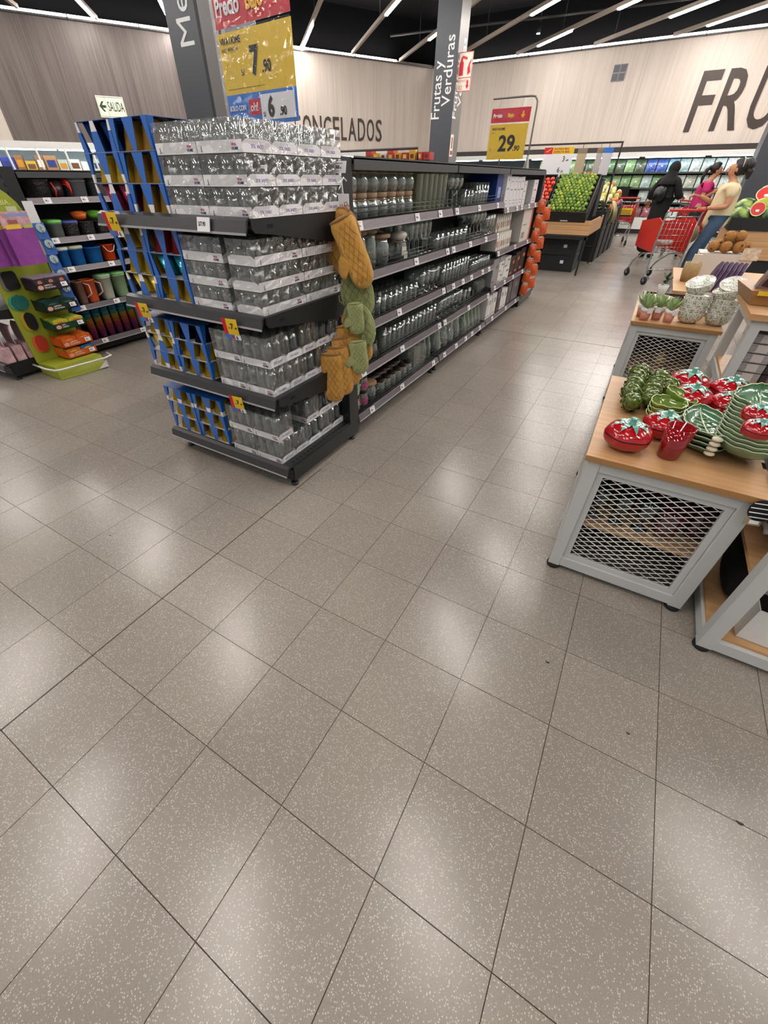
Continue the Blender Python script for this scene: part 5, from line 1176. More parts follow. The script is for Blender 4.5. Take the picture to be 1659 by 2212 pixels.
# ------------------------------------------------------------------ pale grey display tables on the right
BEECH = wood('beech_board', '#c29a6e', '#b58b5e', .6, axis=0)
BEECHE = wood('beech_edge', '#a87d4e', '#9a7044', .6, axis=0)
def diamond_panel(w, h, px=.052, pz=.0245, r=.0017):
    """expanded metal: two families of slanting strands clipped to a w x h frame"""
    b = MB(); sl = pz / px
    def clip(x0, z0, s):
        pts = []
        for x in (0, w):
            z = z0 + s * (x - x0)
            if -1e-9 <= z <= h + 1e-9: pts.append((x, z))
        for z in (0, h):
            x = x0 + (z - z0) / s
            if -1e-9 <= x <= w + 1e-9: pts.append((x, z))
        pts = sorted(set((round(a, 5), round(c, 5)) for a, c in pts))
        return (pts[0], pts[-1]) if len(pts) > 1 else None
    for s in (sl, -sl):
        n = int((w * sl + h) / pz) + 2
        for k in range(-n, n + 1):
            c = clip(0, k * pz, s)
            if c and (abs(c[0][0] - c[1][0]) > .004): b.tube([(c[0][0], 0, c[0][1]), (c[1][0], 0, c[1][1])], r, 4)
    return b.mesh('mesh_panel', mat('white_mesh_wire', '#e6e6e4', .4))
def mesh_table(x0, x1, y0, y1, zt, label):
    t = thing('display_table', label, 'display table', (x0, y0, 0))
    W, D = x1 - x0, y1 - y0
    dk = obj('deck', MB().box(-.012, W + .012, -.014, D, zt - .022, zt).mesh('deck', BEECH), t)
    obj('front_edge', MB().box(-.0125, W + .0125, -.0155, -.014, zt - .022, zt - .0005).mesh('front_edge', BEECHE), dk)
    L = .046
    for x in (0, W - L):
        for y in (0, D - L):
            bevel(obj('leg', MB().box(x, x + L, y, y + L, .022, zt - .0225).mesh('leg', GREYMET), t), .003)
            obj('foot', cached('tfoot', lambda: MB().lathe([(.026, 0), (.028, .004), (.028, .016), (.012, .022)], 14).mesh('foot', RUBBER)), t, (x + L / 2, y + L / 2, 0))
    zb = .028
    for y in (0, D - L):
        obj('rail', MB().box(L, W - L, y + .002, y + L, zt - .065, zt - .0225).mesh('rail', GREYMET), t)
        obj('rail', MB().box(L, W - L, y + .002, y + L, zb, zb + .045).mesh('rail', GREYMET), t)
    for x in (0, W - L):
        obj('rail', MB().box(x + .002, x + L - .002, L, D - L, zt - .065, zt - .0225).mesh('rail', GREYMET), t)
        obj('rail', MB().box(x + .002, x + L - .002, L, D - L, zb, zb + .045).mesh('rail', GREYMET), t)
    # recessed frame and mesh in the front
    fw = .022; a0, a1, c0, c1 = L + .001, W - L - .001, zb + .046, zt - .066
    f = obj('mesh_frame', MB().box(a0, a1, .010, .024, c0, c0 + fw).box(a0, a1, .010, .024, c1 - fw, c1).box(a0, a0 + fw, .010, .024, c0 + fw, c1 - fw).box(a1 - fw, a1, .010, .024, c0 + fw, c1 - fw).mesh('mesh_frame', GREYMET), t)
    m = obj('mesh_panel', diamond_panel(a1 - a0 - 2 * fw, c1 - c0 - 2 * fw), f, (a0 + fw, .018, c0 + fw)); m['kind'] = 'stuff'
    for x in (.004, W - .01): obj('side_panel', MB().box(x, x + .006, L, D - L, .074, zt - .066).mesh('side_panel', GREYMET), t)  # added sheets closing the sides, they keep light out of the inside
    obj('back_panel', MB().box(L, W - L, D - .02, D - .012, .074, zt - .066).mesh('back_panel', mat('dark_board', '#4a4240', .6)), t)  # added unseen dark board, closes the back so the inside stays dark
    obj('inner_shelf', MB().box(L * .2, W - L * .2, .03, D - .01, .255, .272).mesh('inner_shelf', BEECH), t)
    obj('bottom_board', MB().box(.01, W - .01, .03, D - .01, .074, .08).mesh('bottom_board', mat('dark_board', '#4a4240', .6)), t)
    return t
T1Z = .59
mesh_table(1.345, 1.856, 1.605, 2.465, T1Z, 'pale grey mesh-front display table holding red and green ceramics')
mesh_table(1.352, 1.862, 3.655, 4.52, T1Z, 'pale grey mesh-front display table holding succulents and patterned bowls')
# stock stored inside
def inner_stock():
    DKG = clear('dark_green_glass', (.10, .22, .14), .1, .05, edge=.5, body=.2, bodycol=(.02, .05, .03))
    for k in range(5):
        o = obj('green_goblet', cached('ggob', lambda: MB().lathe([(.001, 0), (.03, 0), (.03, .004), (.008, .012), (.008, .04), (.032, .07), (.036, .14), (.034, .14), (.03, .072), (.001, .05)], 14).mesh('green_goblet', DKG)), None, (1.44 + (k % 3) * .085, 1.70 + (k // 3) * .09, .2725))
        tag(o, 'dark green goblet behind the table mesh, %s from the left' % nth(k), 'goblet', 'green goblets behind the mesh')
    RG = clear('dark_red_glass', (.35, .03, .05), .1, .05, edge=.5, body=.3, bodycol=(.18, .01, .02))
    for k in range(3):
        o = obj('red_glass', cached('rgl', lambda: MB().lathe(tumbler_prof(.04, .048, .13), 14).mesh('red_glass', RG)), None, (1.69 + k * .001 + (k % 2) * .1 - .05 * (k == 2), 1.71 + .06 * k, .2725))
        tag(o, 'dark red tumbler behind the table mesh, %s of three' % nth(k), 'glass', 'red tumblers behind the mesh')
    t = thing('stock_crate', 'white flat crate stored low inside the succulent table', 'crate', (1.42, 3.74, .0805))
    obj('crate', MB().box(0, .36, 0, .5, 0, .1).mesh('crate', mat('grey_crate', '#a8a4a0', .5)), t)
    obj('crate_rim', MB().box(-.005, .365, -.005, .505, .1, .115).mesh('crate_rim', WHITEP), t)
    t = thing('gold_pot', 'small gold pot on the inner shelf of the succulent table', 'pot', (1.62, 3.80, .2725))
    obj('body', MB().lathe([(.03, 0), (.045, .02), (.05, .06), (.04, .08), (.036, .08), (.045, .05), (.001, .006)], 14).mesh('body', mat('dull_gold', '#a08448', .3, .6)), t)
    obj('lid', MB().lathe([(.04, .08), (.03, .095), (.006, .1), (.01, .11), (.001, .118)], 12).mesh('lid', mat('dull_gold', '#a08448', .3, .6)), t)
inner_stock()

# ------------------------------------------------------------------ ceramics
TOM = mat('red_glaze', '#a8101a', .16, coat=.6, bump=.25, bscale=35)
TEAL = mat('teal_glaze', '#6ea596', .2, coat=.5, noise=.3, nscale=40)
SEAM = mat('dark_seam', '#4a0a0c', .5)
def lobes(n, amp): return lambda d, th, ph: 1 + amp * (abs(math.cos(n * th / 2)) - .6) * math.sin(ph)
def tomato(x, y, z, r, rz, label, small=False):
    t = thing('tomato_dish', label, 'ceramic dish', (x, y, z), rz, 'red ceramic tomato dishes')
    H = r * 1.25
    def half(lo, hi, s=1.0):
        b = MB(); n, m = 28, 8; vs = []; fs = []
        for j in range(m + 1):
            q = lo + (hi - lo) * j / m; ph = PI * q
            for i in range(n):
                th = 2 * PI * i / n; l = 1 + .07 * (abs(math.cos(3 * th)) - .6) * math.sin(ph)
                rr = r * s * (math.sin(ph) ** .75) * l; zz = H * .5 * (1 - math.cos(ph)) - (.10 * r if q > .92 else 0)
                if q < .1: rr = max(rr, r * .45 * l * (q / .1)); 
                vs.append((rr * math.cos(th), rr * math.sin(th), zz))
        fs = [(j * n + i, j * n + (i + 1) % n, (j + 1) * n + (i + 1) % n, (j + 1) * n + i) for j in range(m) for i in range(n)]
        return b.add(vs, fs, True)
    obj('bowl', cached(('tb', r), lambda: half(0.0, .53).mesh('bowl', TOM)), t)
    obj('lid', cached(('tl', r), lambda: half(.56, 1.0, 1.02).mesh('lid', TOM)), t)
    obj('seam', cached(('ts', r), lambda: half(.53, .56, .975).mesh('seam', SEAM)), t)
    def calyx():
        b = MB()
        for k in range(8):
            a = 2 * PI * k / 8; n = 6; L = r * .86
            def fn(u, v, a=a): 
                d = L * v; wd = L * .17 * math.sin(PI * min(1, v * .9 + .1)) * (u - .5) * 2 * (1 - v * .3)
                zz = H * .5 * (1 + math.sqrt(max(0, 1 - (d / r / 1.03) ** 2.667))) + .004 - (.10 * r if d < .2 * r else 0)
                return (d * math.cos(a) - wd * math.sin(a), d * math.sin(a) + wd * math.cos(a), zz)
            b.grid(3, n, fn)
        b.lathe([(r * .18, H * .96), (r * .13, H * 1.02), (r * .12, H * 1.14), (r * .15, H * 1.2), (.001, H * 1.18)], 10)
        return b.mesh('calyx', TEAL)
    obj('calyx', cached(('tc', r), calyx), t)
    return t
ARTM = mat('artichoke_glaze', '#5c6e2c', .2, coat=.5, noise=.45, nscale=26)
ARTT = mat('artichoke_tip', '#8a9a58', .25, coat=.4)
def artichoke(x, y, z, r, rot, label):
    t = thing('ceramic_artichoke', label, 'ceramic artichoke', (x, y, z), rot=rot, group='green ceramic artichokes')
    def body():
        b = MB().ball((0, 0, 0), r * .9, 16, 10, (1, 1, 1.12))
        for ring in range(5):
            ph = .55 + ring * .48; n = 9 - abs(ring - 2)
            for k in range(n):
                th = 2 * PI * (k + .5 * (ring % 2)) / n
                def fn(u, v, ph=ph, th=th):
                    p2 = ph + .42 - .62 * v; wv = (u - .5) * 1.0 * (1 - v ** 2 * .85)
                    rr = r * (.93 + .14 * v * (1 - abs(u - .5)))
                    a = th + wv * .8 / max(.35, math.sin(p2))* .55
                    return (rr * math.sin(p2) * math.cos(a), rr * math.sin(p2) * math.sin(a), rr * 1.12 * math.cos(p2))
                b.grid(4, 4, fn)
        return b.mesh('leaf_body', ARTM)
    obj('leaf_body', cached(('art', r), body), t)
    obj('stem', cached(('arts', r), lambda: MB().lathe([(r * .28, -r * 1.22), (r * .26, -r * 1.15), (r * .3, -r * .95)], 12).mesh('stem', ARTT)), t)
    return t
GLZ = mat('leaf_green_glaze', '#4f7a58', .14, coat=.6, noise=.5, nscale=16)
GLZO = mat('leaf_outer_glaze', '#6f8868', .22, coat=.4, noise=.3, nscale=22)
RIMC = mat('pale_rim_glaze', '#b9c6a0', .22, coat=.4)
OLV = mat('olive_glaze', '#6c8438', .14, coat=.6, noise=.3, nscale=18)
OLVR = mat('olive_rim', '#b4c07e', .22, coat=.4)
VEIN = mat('pale_vein', '#c4d2b4', .22, coat=.4)
CREAMC = mat('cream_handle_glaze', '#ded6c2', .25, coat=.4)
def leaf_plate(t, L, W, depth, m_in, m_rim, veins=False, key=None, n=44, flat=.55, point=.75):
    def outline():
        P = []
        for k in range(n):
            a = 2 * PI * k / n; c, s = math.cos(a), math.sin(a)
            yy = -c * L / 2; tt = (yy / L + .5)
            wv = W / 2 * (math.sin(PI * min(1, max(0, tt)) ** point) ** .72 if 0 < tt < 1 else 0)
            xx = (1 if s > 0 else -1) * wv * (1 + .035 * math.sin(k * 2.9)) if abs(s) > 1e-6 else 0
            P.append((xx, yy))
        return P
    def body():
        b = MB(); O = outline(); vs = []; N = len(O)
        rings = [(1, depth), (.86, depth * .55), (flat, depth * .08), (.28, .0), (.02, .0)]
        rings += [(.02, -.003), (flat * .98, -.003), (.87, depth * .55 - .005), (1.0, depth - .004)]
        for s, zz in rings:
            for k, (x, y) in enumerate(O): vs.append((x * s, y * s, zz + (.0018 * math.sin(k * 1.7) if s == 1 or s == 1.0 else 0)))
        R = len(rings); fs = [(j * N + i, (j + 1) * N + i, (j + 1) * N + (i + 1) % N, j * N + (i + 1) % N) for j in range(R - 1) for i in range(N)]
        fs += [((R - 1) * N + i, i, (i + 1) % N, (R - 1) * N + (i + 1) % N) for i in range(N)]
        b.add(vs, fs, True); return b.mesh('plate_body', m_in)
    obj('plate_body', cached(('lp', key), body), t)
    obj('rim', cached(('lpr', key), lambda: MB().tube([(x, y, depth + .0018 * math.sin(k * 1.7)) for k, (x, y) in enumerate(outline())], .0022, 5, True).mesh('rim', m_rim)), t)
    if veins:
        def vn():
            b = MB(); zf = lambda x, y: (depth * min(1, (math.hypot(x / (W / 2), y / (L / 2)) ** 3)) * .8 + .002)
            b.tube([(0, y, zf(0, y)) for y in [L * (-.48 + .94 * k / 12) for k in range(13)]], .0028, 5)
            for k in range(7):
                y0 = -L * .36 + k * L * .115
                for s in (-1, 1): b.tube([(s * W * .42 * q, y0 + L * .13 * q, zf(s * W * .42 * q, y0 + L * .13 * q)) for q in (0, .25, .5, .72, .9)], .0017, 4, rs=[.0022, .0018, .0015, .0013, .001])
            return b.mesh('vein', VEIN)
        obj('vein', cached(('lpv', key), vn), t)
    return t
def ceramics():
    z = T1Z + .0006
    for k, (x, y, r, rz, lb) in enumerate(((1.440, 1.715, .078, .3, 'red tomato dish at the front left corner of the table'), (1.553, 1.875, .072, 1.0, 'red tomato dish half hidden behind the red plastic tumbler'), (1.640, 2.385, .080, .5, 'red tomato dish at the back, left of the pair'), (1.648, 2.212, .076, 1.3, 'red tomato dish between the olive bowls and the back row'), (1.796, 2.385, .078, .1, 'red tomato dish at the back right of the table'), (1.785, 2.205, .076, 2.0, 'red tomato dish just behind the tall stack of leaf plates'))):
        tomato(x, y, z, r, rz, lb)
    A = [(1.432, 2.045), (1.424, 2.150), (1.432, 2.250), (1.437, 2.345), (1.500, 2.120), (1.500, 2.215), (1.512, 2.310), (1.530, 2.400), (1.442, 2.425), (1.565, 2.31)]
    for k, (x, y) in enumerate(A):
        r = .042
        artichoke(x, y, z + r * 1.12, r, (1.25 + jit(.3), jit(.3), jit(1.2) + (.5 if k == 0 else 0)), 'green ceramic artichoke, %s of ten, counted from the front' % nth(k))
    for x, y, k in ((1.70, 2.06, 0), (1.735, 1.99, 1)): artichoke(x, y, z + .034, .03, (1.3, .2, 1), 'small green ceramic artichoke hiding behind the leaf plates, %s one' % ['rear', 'front'][k])
    # olive leaf bowls
    for k in range(4):
        t = thing('leaf_bowl', 'olive green leaf bowl, %s from the bottom of the small stack' % nth(k), 'bowl', (1.552, 2.005, z + .006 + k * .017), 2.3, 'olive leaf bowls')
        leaf_plate(t, .145, .125, .035, OLV, OLVR, key='olive', point=1.0)
        obj('tab', cached('otab', lambda: MB().box(-.012, .012, -.084, -.066, .028, .036).mesh('tab', OLVR)), t)
    t = thing('leaf_bowl', 'olive green leaf bowl leaning at the back of its stack', 'bowl', (1.585, 2.105, z + .052), rot=(.35, -.1, 2.0), group='olive leaf bowls'); leaf_plate(t, .145, .125, .035, OLV, OLVR, key='olive', point=1.0)
    t.location.z = z + .06
    # veined plates with cream handles
    for k in range(4):
        t = thing('leaf_plate', 'veined green leaf plate with cream handle, %s from the bottom' % nth(k), 'plate', (1.676, 1.90, z + .006 + k * .0185), .14, 'veined leaf plates with handles')
        leaf_plate(t, .27, .165, .032, GLZ, RIMC, veins=(k == 3), key='veined')
        obj('handle', cached('lph', lambda: MB().ball((0, -.148, .026), .016, 10, 6, (1.1, 1, .5)).mesh('handle', CREAMC)), t)
    # tall stack of leaf plates at the right
    for k in range(11):
        t = thing('leaf_plate', 'dark green leaf plate, %s from the bottom of the tall stack' % nth(k), 'plate', (1.806 - .0008 * k, 1.862 + .0014 * k, z + .022 + k * .0140), rot=(-.10, -.06, -.03), group='tall stack of leaf plates')
        leaf_plate(t, .34, .20, .055, GLZO if k < 10 else GLZ, RIMC, veins=(k == 10), key='big%d' % (k == 10), flat=.5)
    zt = z + .022 + 11 * .0140
    pa, pb = at_z(1637, 892, zt + .045), at_z(1640, 925, zt + .045)
    tomato(pa.x, pa.y, zt + .014, .040, .4, 'small red tomato dish lying on the leaf plates, rear one')
    tomato(pb.x, pb.y, zt + .014, .040, 1.4, 'small red tomato dish lying on the leaf plates, front one')
    # red plastic tumblers nested
    RC = clear('red_acrylic', (.80, .13, .13), .08, .05, edge=.4, body=.28, bodycol=(.50, .02, .03))
    for k in range(2):
        o = obj('red_tumbler', cached('rtum', lambda: MB().lathe(tumbler_prof(.033, .044, .10, .003), 24).mesh('red_tumbler', RC)), None, (1.582, 1.722, z + .0005 + k * .018))
        tag(o, 'translucent red plastic tumbler, %s of the nested pair' % ['outer lower', 'inner upper'][k], 'tumbler', 'nested red tumblers')
ceramics()

# ------------------------------------------------------------------ succulents and bowls on the second table
def second_table():
    z = T1Z + .0006
    PINK = mat('pink_pot', '#d0917e', .5, noise=.1); WB = mat('white_band', '#e2ddd6', .5); SUC = mat('succulent_green', '#a4bd84', .5, noise=.4, nscale=30)
    for k, (x, y) in enumerate(((1.412, 3.71), (1.484, 3.765), (1.556, 3.725), (1.388, 3.80))):
        t = thing('potted_succulent', 'small succulent in a pink pot with white band, %s on the table' % ['left front', 'middle', 'right', 'far left rear'][k], 'potted plant', (x, y, z), .4 * k, 'succulents in pink pots'); t.scale = (1.12, 1.12, 1.12)
        obj('pot', cached('spot', lambda: MB().lathe([(.001, 0), (.024, 0), (.030, .055), (.027, .055), (.022, .01), (.001, .01)], 16).mesh('pot', PINK)), t)
        obj('band', cached('sband', lambda: MB().lathe([(.030, .05), (.0335, .052), (.0345, .068), (.031, .07), (.001, .064)], 16).mesh('band', WB)), t)
        for j in range(16):
            a = j * 2.4; el = .35 + .9 * (j / 16)
            obj('leaf', cached('sleaf', lambda: MB().grid(2, 5, lambda u, v: ((u - .5) * .02 * math.sin(PI * (.15 + .8 * v)), .075 * v, .003 * math.sin(PI * u) + .022 * v * v)).grid(2, 5, lambda u, v: ((.5 - u) * .02 * math.sin(PI * (.15 + .8 * v)), .075 * v, -.002 + .022 * v * v)).mesh('leaf', SUC)), t, (0, 0, .066), (el, 0, a))
        obj('paper_tag', cached('stag', lambda: MB().box(-.016, .016, -.037, -.035, .045, .075).mesh('paper_tag', WHITE)), t, rot=(0, 0, jit(.6)))
    CER = mat('leaf_pattern_ceramic', '#d6d3c6', .25, coat=.3)
    nt = CER.node_tree; N = nt.nodes; Lk = nt.links; b = N['Principled BSDF']
    tc = N.new('ShaderNodeTexCoord'); wv = N.new('ShaderNodeTexWave'); wv.inputs['Scale'].default_value = 16; wv.inputs['Distortion'].default_value = 14; wv.inputs['Detail'].default_value = 2; wv.inputs['Detail Scale'].default_value = 2.5
    Lk.new(tc.outputs['Object'], wv.inputs['Vector']); rp = N.new('ShaderNodeValToRGB'); e = rp.color_ramp.elements
    e[0].position = .10; e[0].color = hexc('#7d9384'); e[1].position = .4; e[1].color = hexc('#d8d4c8'); Lk.new(wv.outputs['Fac'], rp.inputs[0]); Lk.new(rp.outputs[0], b.inputs['Base Color'])
    INW = mat('white_glaze_inside', '#e4ded4', .2, coat=.4)
    def bowl(x, y, zz, rot, label, lid=False):
        t = thing('patterned_bowl', label, 'bowl', (x, y, zz), rot=rot, group='leaf-patterned bowls')
        obj('outside', cached('pbo', lambda: MB().lathe([(.001, 0), (.04, 0), (.062, .016), (.074, .042), (.079, .07), (.078, .071)], 24).mesh('outside', CER)), t)
        obj('inside', cached('pbi', lambda: MB().lathe([(.0775, .071), (.072, .044), (.058, .02), (.001, .01)], 24, cap=False).mesh('inside', INW)), t)
        obj('rim', cached('pbr', lambda: MB().tube([(.0785 * math.cos(a * PI / 14), .0785 * math.sin(a * PI / 14), .071) for a in range(28)], .0022, 5, True).mesh('rim', INW)), t)
    for k in range(5): bowl(1.676, 3.79, z + k * .026, (0, 0, k), 'leaf-patterned bowl, %s from the bottom of the left stack' % nth(k))
    bowl(1.672, 3.83, z + .180, (.30, -.30, 0), 'leaf-patterned bowl tipped on top of the left stack')
    for k in range(4): bowl(1.836, 3.81, z + k * .03, (0, 0, k + .5), 'leaf-patterned bowl, %s from the bottom of the right stack' % nth(k))
    bowl(1.836, 3.81, z + .150, (.1, -.32, 0), 'leaf-patterned bowl leaning on top of the right stack'); bowl(1.845, 3.835, z + .185, (.12, -.42, 1), 'topmost tilted leaf-patterned bowl of the right stack')
    for k, (x, y) in enumerate(((1.70, 4.03), (1.74, 4.12), (1.80, 4.05))):
        t = thing('white_cup', 'plain pale pot standing behind the patterned bowls, %s one' % nth(k), 'pot', (x, y, z), group='plain pale pots')
        obj('body', cached('wcup', lambda: MB().lathe([(.001, 0), (.035, 0), (.046, .12), (.043, .12), (.034, .01), (.001, .01)], 18).mesh('body', INW)), t)
        obj('rim', cached('wcupr', lambda: MB().tube([(.0445 * math.cos(a * PI / 9), .0445 * math.sin(a * PI / 9), .12) for a in range(18)], .002, 5, True).mesh('rim', INW)), t)
    # wide planter and white pot on legs
    t = thing('planter_dish', 'wide cream planter dish with pinkish inside behind the succulents', 'planter', (1.475, 4.12, z))
    obj('outside', MB().lathe([(.001, 0), (.07, 0), (.092, .03), (.1, .075), (.102, .08)], 26).mesh('outside', mat('cream_planter', '#b9b49c', .4)), t)
    obj('inside', MB().lathe([(.102, .08), (.096, .072), (.085, .05), (.001, .04)], 26, cap=False).mesh('inside', mat('pinkish_inside', '#d8b8a8', .4)), t)
    t = thing('potted_plant', 'small white textured pot on wooden legs with dark green plant', 'potted plant', (1.470, 4.12, z + .0405))
    obj('pot', MB().lathe([(.001, .05), (.024, .05), (.036, .12), (.033, .12), (.022, .06), (.001, .06)], 16).mesh('pot', mat('white_textured_pot', '#d2d2ce', .5, bump=.6, bscale=120)), t)
    for k in range(3):
        a = k * 2.1 + .5; obj('leg', MB().tube([(.018 * math.cos(a), .018 * math.sin(a), .055), (.034 * math.cos(a), .034 * math.sin(a), 0)], .004, 6).mesh('leg', BEECHE), t)
    LG = mat('dark_leaf', '#2f4a2a', .5)
    for j in range(14): obj('leaf', cached('pleaf', lambda: MB().grid(2, 4, lambda u, v: ((u - .5) * .02 * math.sin(PI * (.1 + .85 * v)), .045 * v, .004 * u)).mesh('leaf', LG)), t, (jit(.012), jit(.012), .115 + .004 * j), (.3 + .06 * j, 0, j * 2.4))
    t = thing('woven_tray', 'dark maroon tray with raised rim behind the planter', 'tray', (1.37, 4.28, z))
    obj('tray', MB().box(0, .36, 0, .2, 0, .012).box(0, .36, 0, .012, .012, .05).box(0, .36, .188, .2, .012, .05).box(0, .012, .012, .188, .012, .05).box(.348, .36, .012, .188, .012, .05).mesh('tray', mat('maroon_lacquer', '#4c2c2c', .35)), t)
    for x in (-.006, .366): obj('handle', MB().tube([(x, .06, .04), (x, .07, .07), (x, .13, .07), (x, .14, .04)], .004, 6).mesh('handle', CHROME), t)
second_table()

# ------------------------------------------------------------------ open rack at the right edge with napkins
def napkin_rack():
    x0, x1, y0, y1 = 1.872, 2.52, 3.02, 3.56
    t = thing('open_rack', 'tall pale grey open rack with wooden top at the right edge', 'rack', (x0, y0, 0))
    W, D, H, L = x1 - x0, y1 - y0, .80, .045
    for x in (0, W - L):
        for y in (0, D - L): obj('leg', MB().box(x, x + L, y, y + L, 0, H).mesh('leg', GREYMET), t)
    for z in (.06, .42, H - L):
        for y in (0, D - L): obj('rail', MB().box(L, W - L, y, y + L, z, z + L).mesh('rail', GREYMET), t)
        for x in (0, W - L): obj('rail', MB().box(x, x + L, L, D - L, z, z + L).mesh('rail', GREYMET), t)
    obj('shelf_board', MB().box(.01, W - .01, .01, D - .01, .466, .482).mesh('shelf_board', BEECH), t)
    obj('shelf_board', MB().box(.01, W - .01, .01, D - .01, .106, .122).mesh('shelf_board', BEECH), t)
    obj('top_board', MB().box(-.03, W + .02, -.02, D + .02, H + .001, H + .03).mesh('top_board', BEECH), t)
    NP = [mat('grey_napkin', '#a09a98', .8, noise=.5, nscale=45), mat('dark_floral_napkin', '#3a2f30', .8, noise=.8, nscale=30)]
    for c in range(4):
        for k in range(5):
            q = thing('napkin_pack', '%s folded napkin pack, %s column, %s from the bottom of the rack shelf' % (['grey', 'dark floral'][c % 2], nth(c), nth(k)), 'napkins', (x0 + .055 + c * .115, y0 + .05, .4825 + k * .05), group='folded napkin packs')
            obj('napkins', cached(('nap', c % 2), lambda: MB().box(0, .11, 0, .2, 0, .045).mesh('napkins', NP[c % 2])), q)
            obj('band', cached(('napb', c % 2), lambda: MB().box(.03, .08, -.001, 0, .004, .042).mesh('band', mat(['pale_band', 'rose_band'][c % 2], ['#c4bcb8', '#7a5a5c'][c % 2], .7)), ), q)
    # bags and cushions on top
    BR = mat('brown_plush', '#3e2a28', .9, noise=.4, nscale=20, bump=.6, bscale=60, sheen=.4)
    t = thing('cushion', 'dark brown velvety cushion with round white badge on the rack top', 'cushion', (2.12, 3.18, .832), rot=(0, 0, .2))
    obj('cushion', MB().ball((0, 0, .075), 1, 20, 12, (.125, .12, .075), lambda d, th, ph: (abs(math.cos(th)) ** 4 + abs(math.sin(th)) ** 4) ** -.25).mesh('cushion', BR), t)
    obj('badge', MB().lathe([(.001, .004), (.034, .003), (.036, 0)], 18).mesh('badge', WHITE), t, (-.02, -.108, .085), (1.2, 0, 0))
    GF = mat('grey_fleece', '#8f8c86', .95, noise=.5, nscale=60, bump=.8, bscale=150, sheen=.4)
    t = thing('fleece_cushion', 'large grey fleece cushion standing behind the brown one', 'cushion', (2.22, 3.49, .832), rot=(0, 0, 0))
    obj('cushion', MB().ball((0, 0, .155), 1, 20, 12, (.2, .08, .155), lambda d, th, ph: (abs(d.x) ** 4 + abs(d.z) ** 4 + .0001) ** -.25 if abs(d.x) + abs(d.z) > .5 else 1.1).mesh('cushion', GF), t)
    obj('piping', MB().tube([(.17 * math.cos(a) * 1.1, 0, .155 + .14 * math.sin(a) * 1.1) for a in [k * PI / 12 for k in range(24)]], .004, 5, True).mesh('piping', GF), t)
    t = thing('wooden_crate', 'slanted pale wood crate with price strip beside the brown cushion', 'crate', (1.86, 3.22, .832), .1)
    obj('crate', MB().hexa([(0, 0, 0), (.08, 0, 0), (.08, .3, 0), (0, .3, 0), (-.03, -.02, .07), (.09, -.02, .07), (.09, .32, .07), (-.03, .32, .07)]).mesh('crate', BEECHE), t)
    obj('price_strip', MB().box(.0, .09, -.026, -.022, .05, .07).mesh('price_strip', YEL), t)
    for k in range(4):
        q = thing('sachet_pack', 'clear pack of small dark sachets, %s in the slanted crate' % nth(k), 'packet', (1.85 + .012 * k, 3.26 + .06 * k, .903), rot=(.3, .2, .2), group='sachet packs')
        obj('sachet', cached('sach', lambda: MB().box(0, .07, 0, .03, 0, .09).mesh('sachet', mat('pinkish_sachet', '#8f7a78', .3, noise=.6, nscale=40, coat=.5))), q)
        obj('label', cached('sachl', lambda: MB().box(.015, .055, -.001, 0, .02, .06).mesh('label', mat('maroon_label', '#4a2a30', .5))), q)
napkin_rack()

